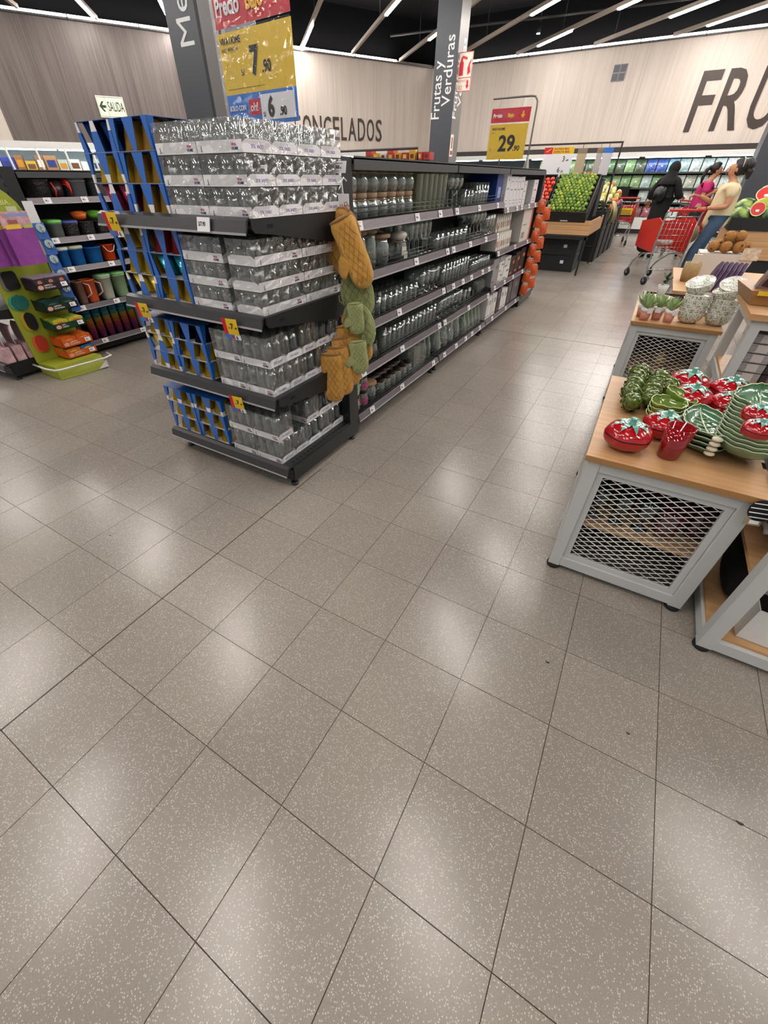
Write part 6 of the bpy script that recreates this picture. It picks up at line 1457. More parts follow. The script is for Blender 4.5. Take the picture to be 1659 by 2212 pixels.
# ------------------------------------------------------------------ low open table at the bottom right with cushions
def cushion_table():
    x0, y0, D, W, H, L = 1.905, 1.455, .86, .55, .60, .046
    t = thing('open_table', 'pale grey open-frame table at the lower right edge with cushions inside', 'display table', (x0, y0, 0))
    for x in (0, W - L):
        for y in (0, D - L):
            obj('leg', MB().box(x, x + L, y, y + L, .022, H).mesh('leg', GREYMET), t)
            obj('foot', cached('tfoot', lambda: MB().cyl(0, 0, 0, .02, .028).mesh('foot', RUBBER)), t, (x + L / 2, y + L / 2, 0))
    for z in (.025, .30, H - L):
        for y in (0, D - L): obj('rail', MB().box(L, W - L, y + .001, y + L - .001, z, z + L).mesh('rail', GREYMET), t) if not (z == .30 and y == 0) else None
        for x in (0, W - L): obj('rail', MB().box(x + .001, x + L - .001, L, D - L, z, z + L).mesh('rail', GREYMET), t) if z != .30 else None
    obj('bottom_board', MB().box(.012, W - .012, .02, D - .02, .0715, .082).mesh('bottom_board', BEECH), t)
    obj('shelf_board', MB().box(.012, W - .012, .02, D - .02, .346, .36).mesh('shelf_board', BEECH), t)
    obj('top_board', MB().box(-.012, W + .012, -.012, D + .012, H + .001, H + .022).mesh('top_board', BEECH), t)
    BK = mat('black_velvet', '#070707', .95); WC = mat('white_cotton', '#d4d0cc', .85, noise=.15, nscale=12, bump=.3, bscale=20)
    def pillow(name, lb, loc, rot, sc, m, cat='cushion'):
        q = thing(name, lb, cat, loc, rot=rot)
        obj('cover', MB().ball((0, 0, 0), 1, 22, 14, sc, lambda d, th, ph: min(1.45, (abs(d.x) ** 5 + abs(d.z) ** 5 + 1e-4) ** -.2) if abs(d.x) + abs(d.z) > .35 else 1.0).mesh('cover', m), q)
        obj('seam', MB().tube([(sc[0] * 1.08 * math.cos(a) * min(1.4, (abs(math.cos(a)) ** 5 + abs(math.sin(a)) ** 5) ** -.2), 0, sc[2] * 1.08 * math.sin(a) * min(1.4, (abs(math.cos(a)) ** 5 + abs(math.sin(a)) ** 5) ** -.2)) for a in [k * PI / 14 for k in range(28)]], .003, 5, True).mesh('seam', m), q)
    pillow('cushion', 'black velvet cushion standing inside the open table', (1.995, 1.80, .196), (0, 0, PI / 2 - .05), (.145, .032, .092), BK)
    pillow('cushion', 'white cotton cushion leaning behind the black one in the open table', (2.105, 1.78, .200), (0, 0, PI / 2 - .12), (.15, .045, .096), WC)
    q = thing('storage_box', 'white open storage box on the bottom board of the open table', 'box', (2.0, 1.505, .0825), -.02)
    obj('box', MB().box(0, .3, 0, .004, 0, .15).box(0, .3, .136, .14, 0, .15).box(0, .004, .004, .136, 0, .15).box(.296, .3, .004, .136, 0, .15).box(0, .3, 0, .14, 0, .004).mesh('box', WHITEP), q)
    obj('lining', MB().box(.006, .294, .006, .134, .004, .12).mesh('lining', BK), q)
    t2 = thing('rolled_towel', 'black towel with white stripes and round label over the table corner', 'towel', (2.02, 1.80, .361))
    obj('towel', MB().ball((.02, 0, .055), 1, 18, 10, (.07, .10, .055)).mesh('towel', BK), t2)
    obj('white_hem', MB().tube([(-.05, -.06 + .02 * k, .02 + .012 * math.sin(k)) for k in range(8)], .008, 6).mesh('white_hem', WC), t2)
    # hang tag on the corner of the mesh table
    t3 = thing('hang_tag', 'round black and white striped hang tag beside the mesh table corner', 'tag', (1.855, 1.578, .555), rot=(1.25, 0, .25))
    obj('disc', MB().lathe([(.001, .002), (.034, .002), (.036, 0), (.001, 0)], 22).mesh('disc', BK), t3)
    for k in range(4): obj('stripe', MB().box(-.034 + .005 * abs(k - 1.5), .034 - .005 * abs(k - 1.5), -.024 + k * .015, -.021 + k * .015, .002, .003).mesh('stripe', WHITE), t3)
    obj('barcode_card', MB().box(-.034, .012, -.05, -.028, 0, .0015).mesh('barcode_card', mat('kraft_card', '#8a7a62', .7)), t3)
    obj('barcode', MB().box(-.02, .006, -.045, -.033, .0015, .002).mesh('barcode', WHITE), t3)
cushion_table()


# ------------------------------------------------------------------ third table further back: purple books, coconuts, wicker
def back_table():
    t = thing('display_table', 'low wooden-topped table behind the succulents with coconuts and purple napkins', 'display table', (1.60, 5.0, 0))
    W, D, H, L = .95, 1.4, .58, .045
    for x in (0, W - L):
        for y in (0, D - L): obj('leg', MB().box(x, x + L, y, y + L, 0, H - .02).mesh('leg', GREYMET), t)
    obj('deck', MB().box(-.01, W + .01, -.01, D + .01, H - .02, H).mesh('deck', BEECH), t)
    for y in (0, D - L): obj('rail', MB().box(L, W - L, y, y + L, H - .07, H - .0205).mesh('rail', GREYMET), t)
    PU = [mat('plum_book', '#4a3550', .5), mat('mauve_edge', '#8d7398', .6)]
    for k in range(6):
        q = thing('purple_napkin', 'fanned plum purple napkin fold, %s from the left' % nth(k), 'napkin', (1.815 + k * .034, 5.06, H + .0085), rot=(0, .28, .15), group='fanned purple napkins')
        obj('fold', cached('pnap', lambda: MB().prismx([(0, 0), (.14, 0), (.11, .19), (.07, .23), (.03, .17)], 0, .02).mesh('fold', PU[0])), q)
        obj('edge', cached('pnape', lambda: MB().prismx([(0, 0), (.14, 0), (.11, .19), (.07, .23), (.03, .17)], .02, .026).mesh('edge', PU[1])), q)
    WK = mat('wicker', '#b79b6c', .8, bump=.9, bscale=70, noise=.5, nscale=70, stretch=(1, 1, 2.2))
    q = thing('wicker_basket', 'pale wicker basket with lid flap behind the shopper legs', 'basket', (1.705, 5.55, H + .0008)); q.scale = (.8, .8, .8)
    obj('basket', MB().lathe([(.001, 0), (.075, 0), (.09, .1), (.092, .2), (.086, .2), (.07, .01)], 20).mesh('basket', WK), q)
    obj('paper_bag', MB().box(-.03, .05, .0, .04, .12, .28).mesh('paper_bag', mat('cream_bag', '#d6ccb8', .7)), q)
    q = thing('white_sack', 'white cloth-lined crate with round coconuts on top', 'crate', (1.745, 5.95, H + .0008))
    obj('crate', MB().hexa([(.02, 0, 0), (.42, 0, 0), (.42, .3, 0), (.02, .3, 0), (0, -.02, .2), (.46, -.02, .2), (.46, .32, .2), (0, .32, .2)]).mesh('crate', mat('white_cloth', '#cfcbc6', .8)), q)
    obj('price_flag', MB().box(.34, .48, -.03, -.026, .16, .26).mesh('price_flag', mat('orange_white_card', '#d8c8b4', .5, noise=.6, nscale=30)), q)
    CO = mat('coconut_husk', '#a5743c', .9, noise=.45, nscale=50, bump=.7, bscale=120)
    P = [(.07, .04, .055), (.19, .03, .055), (.31, .05, .055), (.13, .15, .06), (.25, .16, .06), (.38, .14, .055), (.19, .08, .14), (.29, .10, .145)]
    for k, (x, y, zz) in enumerate(P):
        q = thing('coconut', 'round brown coconut, %s from the left on the white crate' % nth(k), 'coconut', (1.775 + x * .86, 5.95 + y * .9, H + .202 + zz * .98), rot=(jit(1), jit(1), jit(1)), group='coconuts')
        obj('husk', cached('coco', lambda: MB().ball((0, 0, 0), .050, 14, 9, (1, 1, 1.06)).mesh('husk', CO)), q)
        obj('eye', cached('cocoe', lambda: MB().ball((.0, -.042, .03), .010, 8, 5).mesh('eye', mat('coconut_eye', '#5c3c1e', .9))), q)
back_table()
# ------------------------------------------------------------------ produce island
OAKL = wood('pale_oak_board', '#c9a073', '#b98e60', .5, axis=0)
CRATE = mat('black_crate_plastic', '#121213', .5)
def fruit_pile(name, label, cat, group, r, mats, pts, sc=(1, 1, 1), tip=False):
    for k, p in enumerate(pts):
        m = mats[k % len(mats)]
        o = obj(name, cached((name, m.name), lambda: MB().ball((0, 0, 0), r, 10, 7, sc, (lambda d, th, ph: 1 + (.16 * max(0, abs(d.z) - .9) / .1 if tip else 0))).mesh(name, m)), None, p, (jit(1.5), jit(1.5), jit(3)))
        tag(o, label, cat, group)
def crate(label, loc, w, d, h, tilt=0, rz=0, fill=True):
    t = thing('produce_crate', label, 'crate', loc, rot=(tilt, 0, rz))
    b = 0.012
    obj('crate_base', MB().box(0, w, 0, d, 0, .012).mesh('crate_base', CRATE), t)
    for x0, x1, y0, y1 in ((0, w, 0, b), (0, w, d - b, d), (0, b, b, d - b), (w - b, w, b, d - b)):
        obj('crate_wall', MB().box(x0, x1, y0, y1, .012, h).mesh('crate_wall', CRATE), t)
    obj('crate_rim', MB().tube([(0, 0, h), (w, 0, h), (w, d, h), (0, d, h)], .011, 5, True).mesh('crate_rim', CRATE), t)
    return t
def produce():
    t = thing('produce_table', 'wooden planked produce table with black legs carrying the lime crate', 'produce table', (0, 0, 0))
    x0, x1, y0, y1 = -1.35, .31, 9.1, 10.75
    for k in range(3):
        z = .612 + k * .070
        obj('plank', MB().box(x0, x1, y0, y0 + .022, z, z + .067).mesh('plank', OAKL), t)
        obj('plank', MB().box(x1 - .022, x1, y0 + .0225, y1, z, z + .067).mesh('plank', OAKL), t)
    obj('bottom_board', MB().box(x0, x1 - .023, y0 + .023, y1, .59, .612).mesh('bottom_board', mat('grey_board', '#55504c', .6)), t)
    for x, y in ((x1 - .05, y0 + .02), (x1 - .05, y1 - .06), (x0 + .02, y0 + .02), (x0 + .02, y1 - .06)): obj('leg', MB().box(x, x + .03, y, y + .03, 0, .59).mesh('leg', BLACK), t)
    obj('cross_rail', MB().box(x0, x1, y0 + .02, y0 + .05, .54, .588).mesh('cross_rail', BLACK), t)
    # black crates stored beneath and beside
    for k, (x, y, z, w, d, h) in enumerate(((-1.1, 9.45, 0, .6, .5, .26), (-.45, 9.45, 0, .6, .5, .26), (-.45, 9.45, .262, .6, .5, .24), (-1.1, 9.45, .262, .6, .5, .24))):
        c = crate('empty black crate under the produce table, %s one' % nth(k), (x, y, z), w, d, h)
        obj('paper_label', MB().box(w * .6, w * .7, -.002, -.0005, h * .5, h * .7).mesh('paper_label', WHITE), c)
    # lime crate: tilted towards the aisle
    tilt = math.atan2(.50, .62)
    c = crate('tilted black crate heaped with green limes', (-.46, 9.17, .70), .66, .78, .30, tilt)
    obj('crate_mark', MB().box(.26, .38, -.002, -.0005, .13, .15).mesh('crate_mark', WHITE), c)
    liners = obj('plastic_liner', MB().grid(1, 6, lambda u, v: (.635, .05 + .7 * v, .26 + .06 * u)).mesh('plastic_liner', clear('liner_film', (.9, .9, .9), .1, .1, bump=.6, body=.1)), c)
    M = Matrix.Translation((-.46, 9.17, .70)) @ Matrix.Rotation(tilt, 4, 'X')
    LM = [mat('lime_skin', '#74902f', .35, noise=.3, nscale=25), mat('lime_skin_dark', '#587a2a', .35, noise=.3, nscale=25), mat('lime_skin_yellow', '#97a63a', .35, noise=.3, nscale=25)]
    pts = []; r = .0285
    for lay in range(2):
        for j in range(14):
            for i in range(11):
                x = .045 + i * .0585 + (.029 if (j + lay) % 2 else 0) ; y = .035 + j * .0545
                if x > .62: continue
                bulge = .05 * math.sin(PI * (x / .66)) * math.sin(PI * (.1 + .85 * y / .78))
                z = .265 + lay * .049 + bulge
                if lay == 0 and 0 < i < 9 and 0 < j < 12: continue
                pts.append(M @ Vector((x + jit(.004), y + jit(.004), z + jit(.005))))
    pts = pts[:290]; LMR = random.Random(2)
    for k, p in enumerate(pts):
        m = LM[LMR.choice((0, 0, 0, 1, 1, 2))]
        o = obj('lime', cached(('lime', m.name), lambda: MB().ball((0, 0, 0), r, 10, 7, (1, 1, 1.06)).mesh('lime', m)), None, p, (jit(1.5), jit(1.5), jit(3)))
        tag(o, 'green lime in the tilted black crate', 'lime', 'limes in the tilted crate')
    # tomatoes left of the limes
    c = crate('tilted black crate of red tomatoes left of the limes', (-1.16, 9.17, .70), .66, .78, .30, tilt)
    M = Matrix.Translation((-1.16, 9.17, .70)) @ Matrix.Rotation(tilt, 4, 'X')
    TMm = mat('tomato_skin', '#c8381c', .25, coat=.4)
    for j in range(9):
        for i in range(5):
            if i < 2 and j < 5: continue
            p = M @ Vector((.29 + i * .078 + (.035 if j % 2 else 0), .06 + j * .078, .30 + jit(.01)))
            o = obj('tomato', cached('ptom', lambda: MB().ball((0, 0, 0), .04, 12, 8, (1, 1, .85)).mesh('tomato', TMm)), None, p, (jit(.5), jit(.5), jit(3)))
            tag(o, 'red tomato in the tilted crate left of the limes', 'tomato', 'tomatoes in the tilted crate')
    RP = mat('red_onion_skin', '#a8443c', .4)
    for k in range(14):
        p = Vector((-.32 + (k % 7) * .06, 9.97 + (k // 7) * .07, 1.40 + .03 * (k // 7)))
        o = obj('red_pepper', cached('rpep', lambda: MB().ball((0, 0, 0), .036, 10, 7, (1, 1, 1.2)).mesh('red_pepper', RP)), None, p, (jit(1), jit(1), jit(3)))
        tag(o, 'small red vegetable heaped behind the limes', 'vegetable', 'red vegetables behind the limes')
    c = crate('black crate of small red vegetables behind the limes', (-.42, 9.90, .823), .62, .45, .545)
    # second block: tall black crates with heaps along the aisle
    Z0 = .94
    for k in range(4):
        for lev in range(3):
            c = crate('stacked black crate along the aisle, %s stack, %s from the floor' % (nth(k), nth(lev)), (-.35 + .02 * k, 10.95 + k * .72, lev * .293), .68, .66, .28)
    CUC = mat('cucumber_skin', '#2c4426', .4, noise=.3); PEP = [mat('pepper_yellow', '#d8b95a', .3), mat('pepper_pale', '#d8d0a0', .35), mat('pepper_orange', '#d8702c', .3), mat('pepper_green', '#b0b860', .3)]
    ONI = [mat('onion_purple', '#8a4a66', .4), mat('onion_pink', '#a86a78', .4)]
    R2 = random.Random(9)
    for k in range(26):
        p = Vector((-.12 + (k % 4) * .13 + R2.uniform(-.02, .02), 11.0 + (k // 4) * .09, .90 + .05 * ((k // 4) % 3)))
        o = obj('zucchini', cached('zuc', lambda: MB().ball((0, 0, 0), .03, 10, 9, (1, 1, 3.6)).mesh('zucchini', CUC)), None, p, (1.4, R2.uniform(-.3, .3), R2.uniform(-.4, .4)))
        tag(o, 'dark green zucchini in the heap along the produce aisle', 'zucchini', 'zucchini heap')
    for k in range(70):
        j, i = k // 6, k % 6
        p = Vector((-.22 + i * .105 + R2.uniform(-.02, .02), 11.72 + j * .10, .905 + .09 * math.sin(PI * i / 5) + .03 * (j % 3) + .02 * j))
        m = PEP[R2.choice((0, 1, 1, 2, 3))]
        o = obj('bell_pepper', cached(('pep', m.name), lambda: MB().ball((0, 0, 0), .049, 12, 8, (1, 1, 1.05), lambda d, th, ph: 1 + .07 * abs(math.cos(2 * th)) * math.sin(ph)).mesh('bell_pepper', m)), None, p, (R2.uniform(-1, 1), R2.uniform(-1, 1), R2.uniform(0, 6)))
        tag(o, '%s pepper in the mixed heap along the produce aisle' % m.name.split('_')[1], 'pepper', 'mixed peppers, ' + m.name.split('_')[1])
    for k in range(42):
        j, i = k // 6, k % 6
        p = Vector((-.22 + i * .105 + R2.uniform(-.02, .02), 13.16 + j * .093, .905 + .10 * math.sin(PI * i / 5) + .02 * (j % 3)))
        m = ONI[R2.choice((0, 1))]
        o = obj('onion', cached(('oni', m.name), lambda: MB().ball((0, 0, 0), .050, 10, 7, (1, 1, .95)).mesh('onion', m)), None, p, (R2.uniform(-1, 1), R2.uniform(-1, 1), 0))
        tag(o, '%s onion in the heap at the far end of the produce aisle' % m.name.split('_')[1], 'onion', 'onion heap, ' + m.name.split('_')[1])
    STK = mat('pale_stalks', '#b8a878', .6)
    for k in range(14):
        o = obj('leek', cached('leek', lambda: MB().tube([(0, 0, 0), (.05, 0, -.14), (.06, .01, -.34)], .012, 6, rs=[.016, .013, .006]).mesh('leek', STK)), None, (.33, 11.55 + k * .05, .99 + jit(.02)), (0, jit(.2), jit(.3)))
        tag(o, 'pale stalk of vegetable hanging over the crate edge in the produce aisle', 'leek', 'pale stalks')
    # frame with hanging price boards
    BR = mat('dark_brown_trim', '#2a2120', .5)
    t = thing('sign_frame', 'thin dark frame standing over the limes with hanging price boards', 'sign frame', (0, 0, 0))
    obj('bar', MB().box(-1.70, .36, 9.93, 9.955, 1.83, 1.855).mesh('bar', BR), t)
    obj('post', MB().box(.335, .36, 9.93, 9.955, .83, 1.83).mesh('post', BR), t); obj('post', MB().box(-1.7, -1.675, 9.93, 9.955, 0, 1.83).mesh('post', BR), t)
    t = thing('price_board', 'white hanging price board with red and yellow header beside the limes', 'price board', (-.875, 9.88, 1.80))
    obj('sheet', MB().box(0, .5, 0, .004, -.40, -.09).mesh('sheet', WHITE), t)
    obj('red_corner', MB().box(0, .14, -.001, .004, -.088, 0).mesh('red_corner', RED), t)
    obj('yellow_header', MB().box(.14, .5, -.001, .004, -.088, 0).mesh('yellow_header', YEL), t)
    obj('tick_mark', MB().prismy([(.03, -.05), (.05, -.065), (.12, -.02), (.11, -.015), (.05, -.05)], -.003, -.001).mesh('tick_mark', YEL), t)
    DR = mat('brick_red_ink', '#a83a1c', .6)
    for s, x, z, sz, m in (('AHORRA MAS', .16, -.035, .04, DR), ('DISFRUTA MAS', .16, -.075, .04, DR), ('3', .33, -.19, .1, INK), ('.49', .39, -.19, .04, INK), ('6', .28, -.34, .1, INK), ('.20', .34, -.34, .04, INK)):
        obj('lettering', text_mesh(s, sz, m, .0006, .001), t, (x, -.002, z), (PI / 2, 0, 0))
    for k, (x, w, h, c) in enumerate(((-.31, .16, .40, '#b9a98a'), (.0, .10, .36, '#b8b0aa'), (.10, .16, .36, '#c8c6cc'))):
        t = thing('price_board', ['kraft', 'narrow grey', 'white blue-headed'][k] + ' hanging price board behind the lime crate', 'price board', (x, 9.88, 1.78), rz=.5)
        obj('sheet', MB().box(0, w, 0, .004, -h, 0).mesh('sheet', mat('board_' + c.strip('#'), c, .4)), t)
        obj('header', MB().box(0, w, -.001, 0, -.07, 0).mesh('header', BLUEP if k == 2 else mat('tan_header', '#8a7a64', .5)), t)
        obj('hanger', MB().box(w * .45, w * .5, 0, .004, 0, .05).mesh('hanger', BR), t)
produce()

# ------------------------------------------------------------------ vegetable fridge on the right wall
def veg_fridge():
    t = thing('open_fridge', 'long open vegetable fridge under the right cream wall', 'fridge', (0, 0, 0))
    obj('back_panel', MB().box(-6.4, 7, 18.62, 18.7, 0, 2.0).mesh('back_panel', mat('dark_fridge_back', '#3c4442', .5)), t)
    obj('canopy', MB().box(-6.4, 7, 17.72, 18.6, 1.88, 1.99).mesh('canopy', FRW), t)
    obj('base', MB().box(-6.4, 7, 17.75, 18.6, .12, .42).mesh('base', FRW), t); obj('kick_plate', MB().box(-6.4, 7, 17.8, 18.6, 0, .12).mesh('kick_plate', BLACK), t)
    for k in range(8): obj('lamp_tube', cached('vrl', lambda: MB().box(.02, 1.5, 17.76, 17.80, 1.855, 1.88).mesh('lamp_tube', FLAMP)), t, (-6.3 + k * 1.65, 0, 0))
    for z in (.80, 1.15, 1.52):
        s = obj('shelf', MB().box(-6.4, 7, 17.9, 18.6, z - .02, z).mesh('shelf', BLACK), t)
        obj('price_rail', MB().box(-6.4, 7, 17.885, 17.9, z - .03, z + .01).mesh('price_rail', mat('dark_rail', '#3a3c3e', .4)), s)
    R = random.Random(11)
    GRN = ['#3f6a3a', '#55804a', '#6c9a5c', '#88ac72', '#4a6040']; WHI = ['#b8c8c4', '#c8d2ce', '#a4bcb8', '#d0d4cc']; OTH = ['#3a5aa8', '#7ab0c8', '#c8a868', '#b0b8a8', '#9a5060']
    nm = {}
    def bagmesh(c):
        m = mat('bag_' + c.strip('#'), c, .25, noise=.7, nscale=22, coat=.6, bump=.5, bscale=40)
        return MB().grid(6, 7, lambda u, v: (-.13 + .26 * u, -.035 * math.sin(PI * u) ** .6 * math.sin(PI * min(1, v * .9 + .1)), .30 * v)).grid(6, 7, lambda u, v: (.13 - .26 * u, .035 * math.sin(PI * u) ** .6 * math.sin(PI * min(1, v * .9 + .1)), .30 * v)).mesh('bag', m)
    for ri, z in enumerate((1.521, 1.151, .801, .421)):
        x = -2.6; k = 0
        while x < 3.6:
            if ri < 2 and x < .4: c = R.choice(GRN)
            elif ri == 0: c = R.choice(OTH[:2]) if x < 1.3 else R.choice(WHI)
            elif ri == 1: c = R.choice(GRN[:2] + WHI) if x < 1.2 else R.choice(WHI + ['#c8a868', '#b0b8a8'])
            elif ri == 2: c = R.choice(WHI + ['#b0b8a8', '#c8a868'])
            else: c = R.choice(['#9a5060', '#b8c8c4', '#8a4a52'])
            if ri == 2 and -1.2 < x < .3: x += .29; k += 1; continue
            q = thing('vegetable_bag', 'bagged vegetables, %s from the left on the %s fridge shelf' % (nth(k), ['top', 'second', 'third', 'lowest'][ri]), 'bag', (x, 17.98, z + .009), rot=(-.18, 0, 0), group='bagged vegetables in fridge')
            obj('bag', cached(('vbag', c), lambda: bagmesh(c)), q, scale=(1, 1, 1.0 if ri < 3 else .9))
            obj('sticker', cached('vstk', lambda: MB().box(-.022, .022, -.045, -.041, .12, .15).mesh('sticker', WHITE)), q)
            x += .285; k += 1
    # black display crate in front of the third shelf
    t = thing('display_crate', 'glossy black plastic crate stack in front of the fridge', 'crate', (-.75, 17.15, 0))
    for z in (0, .3, .6, .9): obj('crate_layer', MB().box(0, .95, 0, .5, z, z + .285).box(-.02, .97, -.02, .52, z + .26, z + .285).mesh('crate_layer', mat('glossy_black', '#0d0d0e', .25)), t)
veg_fridge()

# ------------------------------------------------------------------ watermelons on the right
def melons():
    t = thing('melon_stand', 'wood-planked stand with black bin holding watermelons', 'stand', (2.28, 9.75, 0))
    for k in range(3): obj('plank', MB().box(0, 2.2, 0, .02, .34 + k * .128, .465 + k * .128).mesh('plank', OAKL), t)
    obj('side_board', MB().box(0, .02, .0205, 1.2, .34, .72).mesh('side_board', OAKL), t)
    obj('black_bin', MB().box(-.02, 2.2, -.02, .0, .725, .89).box(-.02, 0, 0, 1.2, .725, .89).box(0, 2.2, 0, 1.2, .725, .74).mesh('black_bin', CRATE), t)
    obj('plinth', MB().box(.05, 2.15, .05, 1.15, 0, .34).mesh('plinth', BLACK), t)
    MG = mat('melon_rind', '#4a7a30', .35, coat=.3)
    nt = MG.node_tree; N = nt.nodes; L = nt.links; b = N['Principled BSDF']; tc = N.new('ShaderNodeTexCoord'); wv = N.new('ShaderNodeTexWave'); wv.bands_direction = 'Y'; wv.inputs['Scale'].default_value = 5; wv.inputs['Distortion'].default_value = 6
    L.new(tc.outputs['Object'], wv.inputs['Vector']); rp = N.new('ShaderNodeValToRGB'); rp.color_ramp.elements[0].color = hexc('#20401a'); rp.color_ramp.elements[1].color = hexc('#8fae48'); L.new(wv.outputs['Fac'], rp.inputs[0]); L.new(rp.outputs[0], b.inputs['Base Color'])
    YM = mat('melon_yellowgreen', '#a8ac30', .35, noise=.4, nscale=12)
    FL = mat('melon_flesh', '#c2241c', .35); WR_ = mat('melon_white', '#d8d4b0', .4)
    for k, (x, y, z, m) in enumerate(((.10, .22, .88, 0), (.42, .2, .90, 0), (.36, .30, 1.0, 1), (.75, .24, .93, 0), (.78, .5, 1.05, 0), (1.2, .3, .93, 0), (.15, .55, .98, 0), (.5, .6, 1.02, 0), (1.2, .7, 1.02, 0))):
        o = obj('watermelon', cached(('wm', m), lambda: MB().ball((0, 0, 0), .14, 18, 12, (1.25, 1, 1)).mesh('watermelon', [MG, YM][m])), None, (2.28 + x, 9.75 + y, z + .005), (0, 0, jit(.4)))
        tag(o, '%s watermelon, %s in the black bin from the left' % (['striped green', 'yellow-green'][m], nth(k)), 'watermelon', 'watermelons')
    for k, (x, y, z, rx, rz, s) in enumerate(((.26, .07, 1.0, 1.15, .1, .75), (.34, .48, 1.18, .75, -.1, 1.1), (.80, .42, 1.22, .8, .35, 1.05), (.42, .85, 1.22, .55, 0, 1.1), (.72, .9, 1.24, .6, .3, 1.0))):
        q = thing('cut_watermelon', 'cut watermelon half with red flesh and white label, %s one' % nth(k), 'watermelon', (2.28 + x, 9.75 + y, z), rot=(rx, 0, rz), group='cut watermelons'); q.scale = (s, s, s)
        obj('rind', cached('wmr', lambda: MB().lathe([(.001, -.09), (.06, -.08), (.11, -.045), (.13, 0)], 22).mesh('rind', MG)), q)
        obj('white_ring', cached('wmw', lambda: MB().lathe([(.13, 0), (.118, .001), (.118, .0)], 22, cap=False).mesh('white_ring', WR_)), q)
        obj('flesh', cached('wmf', lambda: MB().lathe([(.118, .0005), (.001, .002)], 22, cap=False).mesh('flesh', FL)), q)
        obj('label', cached('wml', lambda: MB().box(-.03, .03, -.05, -.01, .003, .004).mesh('label', WHITE)), q)
melons()

# ------------------------------------------------------------------ shopping carts
REDP = mat('red_cart_plastic', '#c01e16', .35)
def cart(loc, rz, label, sign=False):
    t = thing('shopping_cart', label, 'shopping cart', loc, rz)
    def q(x, y, z): return (x, y, z)
    # basket corners: rear (y=.02) wide and tall, front (y=.85) narrow
    A = {'rl': (-.25, .02), 'rr': (.25, .02), 'fl': (-.19, .85), 'fr': (.19, .85)}
    zr0, zr1, zf0, zf1 = .45, .92, .46, .82
    def side(s):
        x0, x1 = s * .25, s * .19
        P = [(x0, .02, zr0), (x1, .85, zf0), (x1 * 1.03, .87, zf1), (x0 * 1.03, .16, zr1 - .02), (x0, .02, zr1 - .08)]
        P2 = [(a - s * .012, b, c) for a, b, c in P]
        n = 5; return MB().add(P + P2, [tuple(range(n)), tuple(reversed(range(n, 2 * n)))] + [(i, (i + 1) % n, n + (i + 1) % n, n + i) for i in range(n)])
    obj('side_panel', side(-1).mesh('side_panel', REDP), t); obj('side_panel', side(1).mesh('side_panel', REDP), t)
    obj('front_panel', MB().hexa([(-.19, .85, zf0), (.19, .85, zf0), (.19, .862, zf0), (-.19, .862, zf0), (-.196, .87, zf1), (.196, .87, zf1), (.196, .882, zf1), (-.196, .882, zf1)]).mesh('front_panel', REDP), t)
    b = MB()
    for k in range(9): x = -.24 + k * .06; b.tube([(x, .02, zr0), (x * .98, .0, zr1)], .0035, 5)
    for k in range(7): z = zr0 + k * (zr1 - zr0) / 6; b.tube([(-.245, .02 - .02 * k / 6, z), (.245, .02 - .02 * k / 6, z)], .0035, 5)
    o = obj('wire_gate', b.mesh('wire_gate', CHROME), t); o['kind'] = 'stuff'
    b = MB()
    for k in range(8): x = -.24 + k * .0686; b.tube([(x, .02, zr0), (x * .78, .85, zf0)], .0035, 5)
    for k in range(6): y = .1 + k * .14; w = .25 - .06 * y; b.tube([(-w, y, zr0 + .07 * y), (w, y, zr0 + .07 * y)], .0035, 5)
    o = obj('wire_floor', b.mesh('wire_floor', CHROME), t); o['kind'] = 'stuff'
    for s in (-1, 1):
        obj('frame_tube', MB().tube([(s * .25, -.05, 1.0), (s * .25, .0, .95), (s * .245, .03, .5), (s * .24, .02, .42), (s * .23, .0, .2), (s * .23, -.02, .12)], .012, 8).mesh('frame_tube', CHROME), t)
        obj('frame_tube', MB().tube([(s * .24, .04, .44), (s * .22, .4, .40), (s * .20, .70, .25), (s * .19, .80, .15), (s * .19, .82, .12)], .012, 8).mesh('frame_tube', CHROME), t)
        for y, x in ((-.02, .23), (.82, .19)):
            wl = obj('wheel', cached('cwheel', lambda: MB().lathe([(.02, -.016), (.055, -.016), (.062, -.008), (.062, .008), (.055, .016), (.02, .016)], 18).mesh('wheel', RUBBER)), t, (s * x, y, .0625), (0, PI / 2, .25))
            obj('hub', cached('chub', lambda: MB().cyl(0, 0, -.018, .018, .022, 12).mesh('hub', mat('grey_hub', '#8a8a8a', .4))), wl)
            obj('fork', cached('cfork', lambda: MB().box(-.024, -.02, -.015, .015, .05, .125).box(.02, .024, -.015, .015, .05, .125).box(-.024, .024, -.015, .015, .12, .128).mesh('fork', CHROME)), t, (s * x, y, 0))
    obj('cross_bar', MB().tube([(-.22, .0, .22), (.22, .0, .22)], .01, 6).mesh('cross_bar', CHROME), t)
    obj('top_rim', MB().tube([(-.255, .0, zr1), (.255, .0, zr1)], .009, 6).mesh('top_rim', CHROME), t)
    obj('handle_bar', MB().tube([(-.25, -.05, 1.0), (.25, -.05, 1.0)], .017, 10).mesh('handle_bar', REDP), t)
    obj('child_flap', MB().box(-.2, .2, .09, .1, .62, .86).mesh('child_flap', REDP), t)
    if sign:
        s = obj('yellow_sign', MB().box(-.16, .16, -.03, -.025, .62, .80).mesh('yellow_sign', YEL), t)
        obj('print', MB().box(-.13, .13, -.032, -.03, .74, .75).box(-.13, .13, -.032, -.03, .71, .72).box(-.13, .13, -.032, -.03, .68, .69).box(-.16, .16, -.032, -.03, .62, .66).mesh('print', INK), s)['kind'] = 'stuff'
    return t
cart((1.57, 8.93, 0), .42, 'red shopping cart with chrome wire gate pushed by the woman in cream')
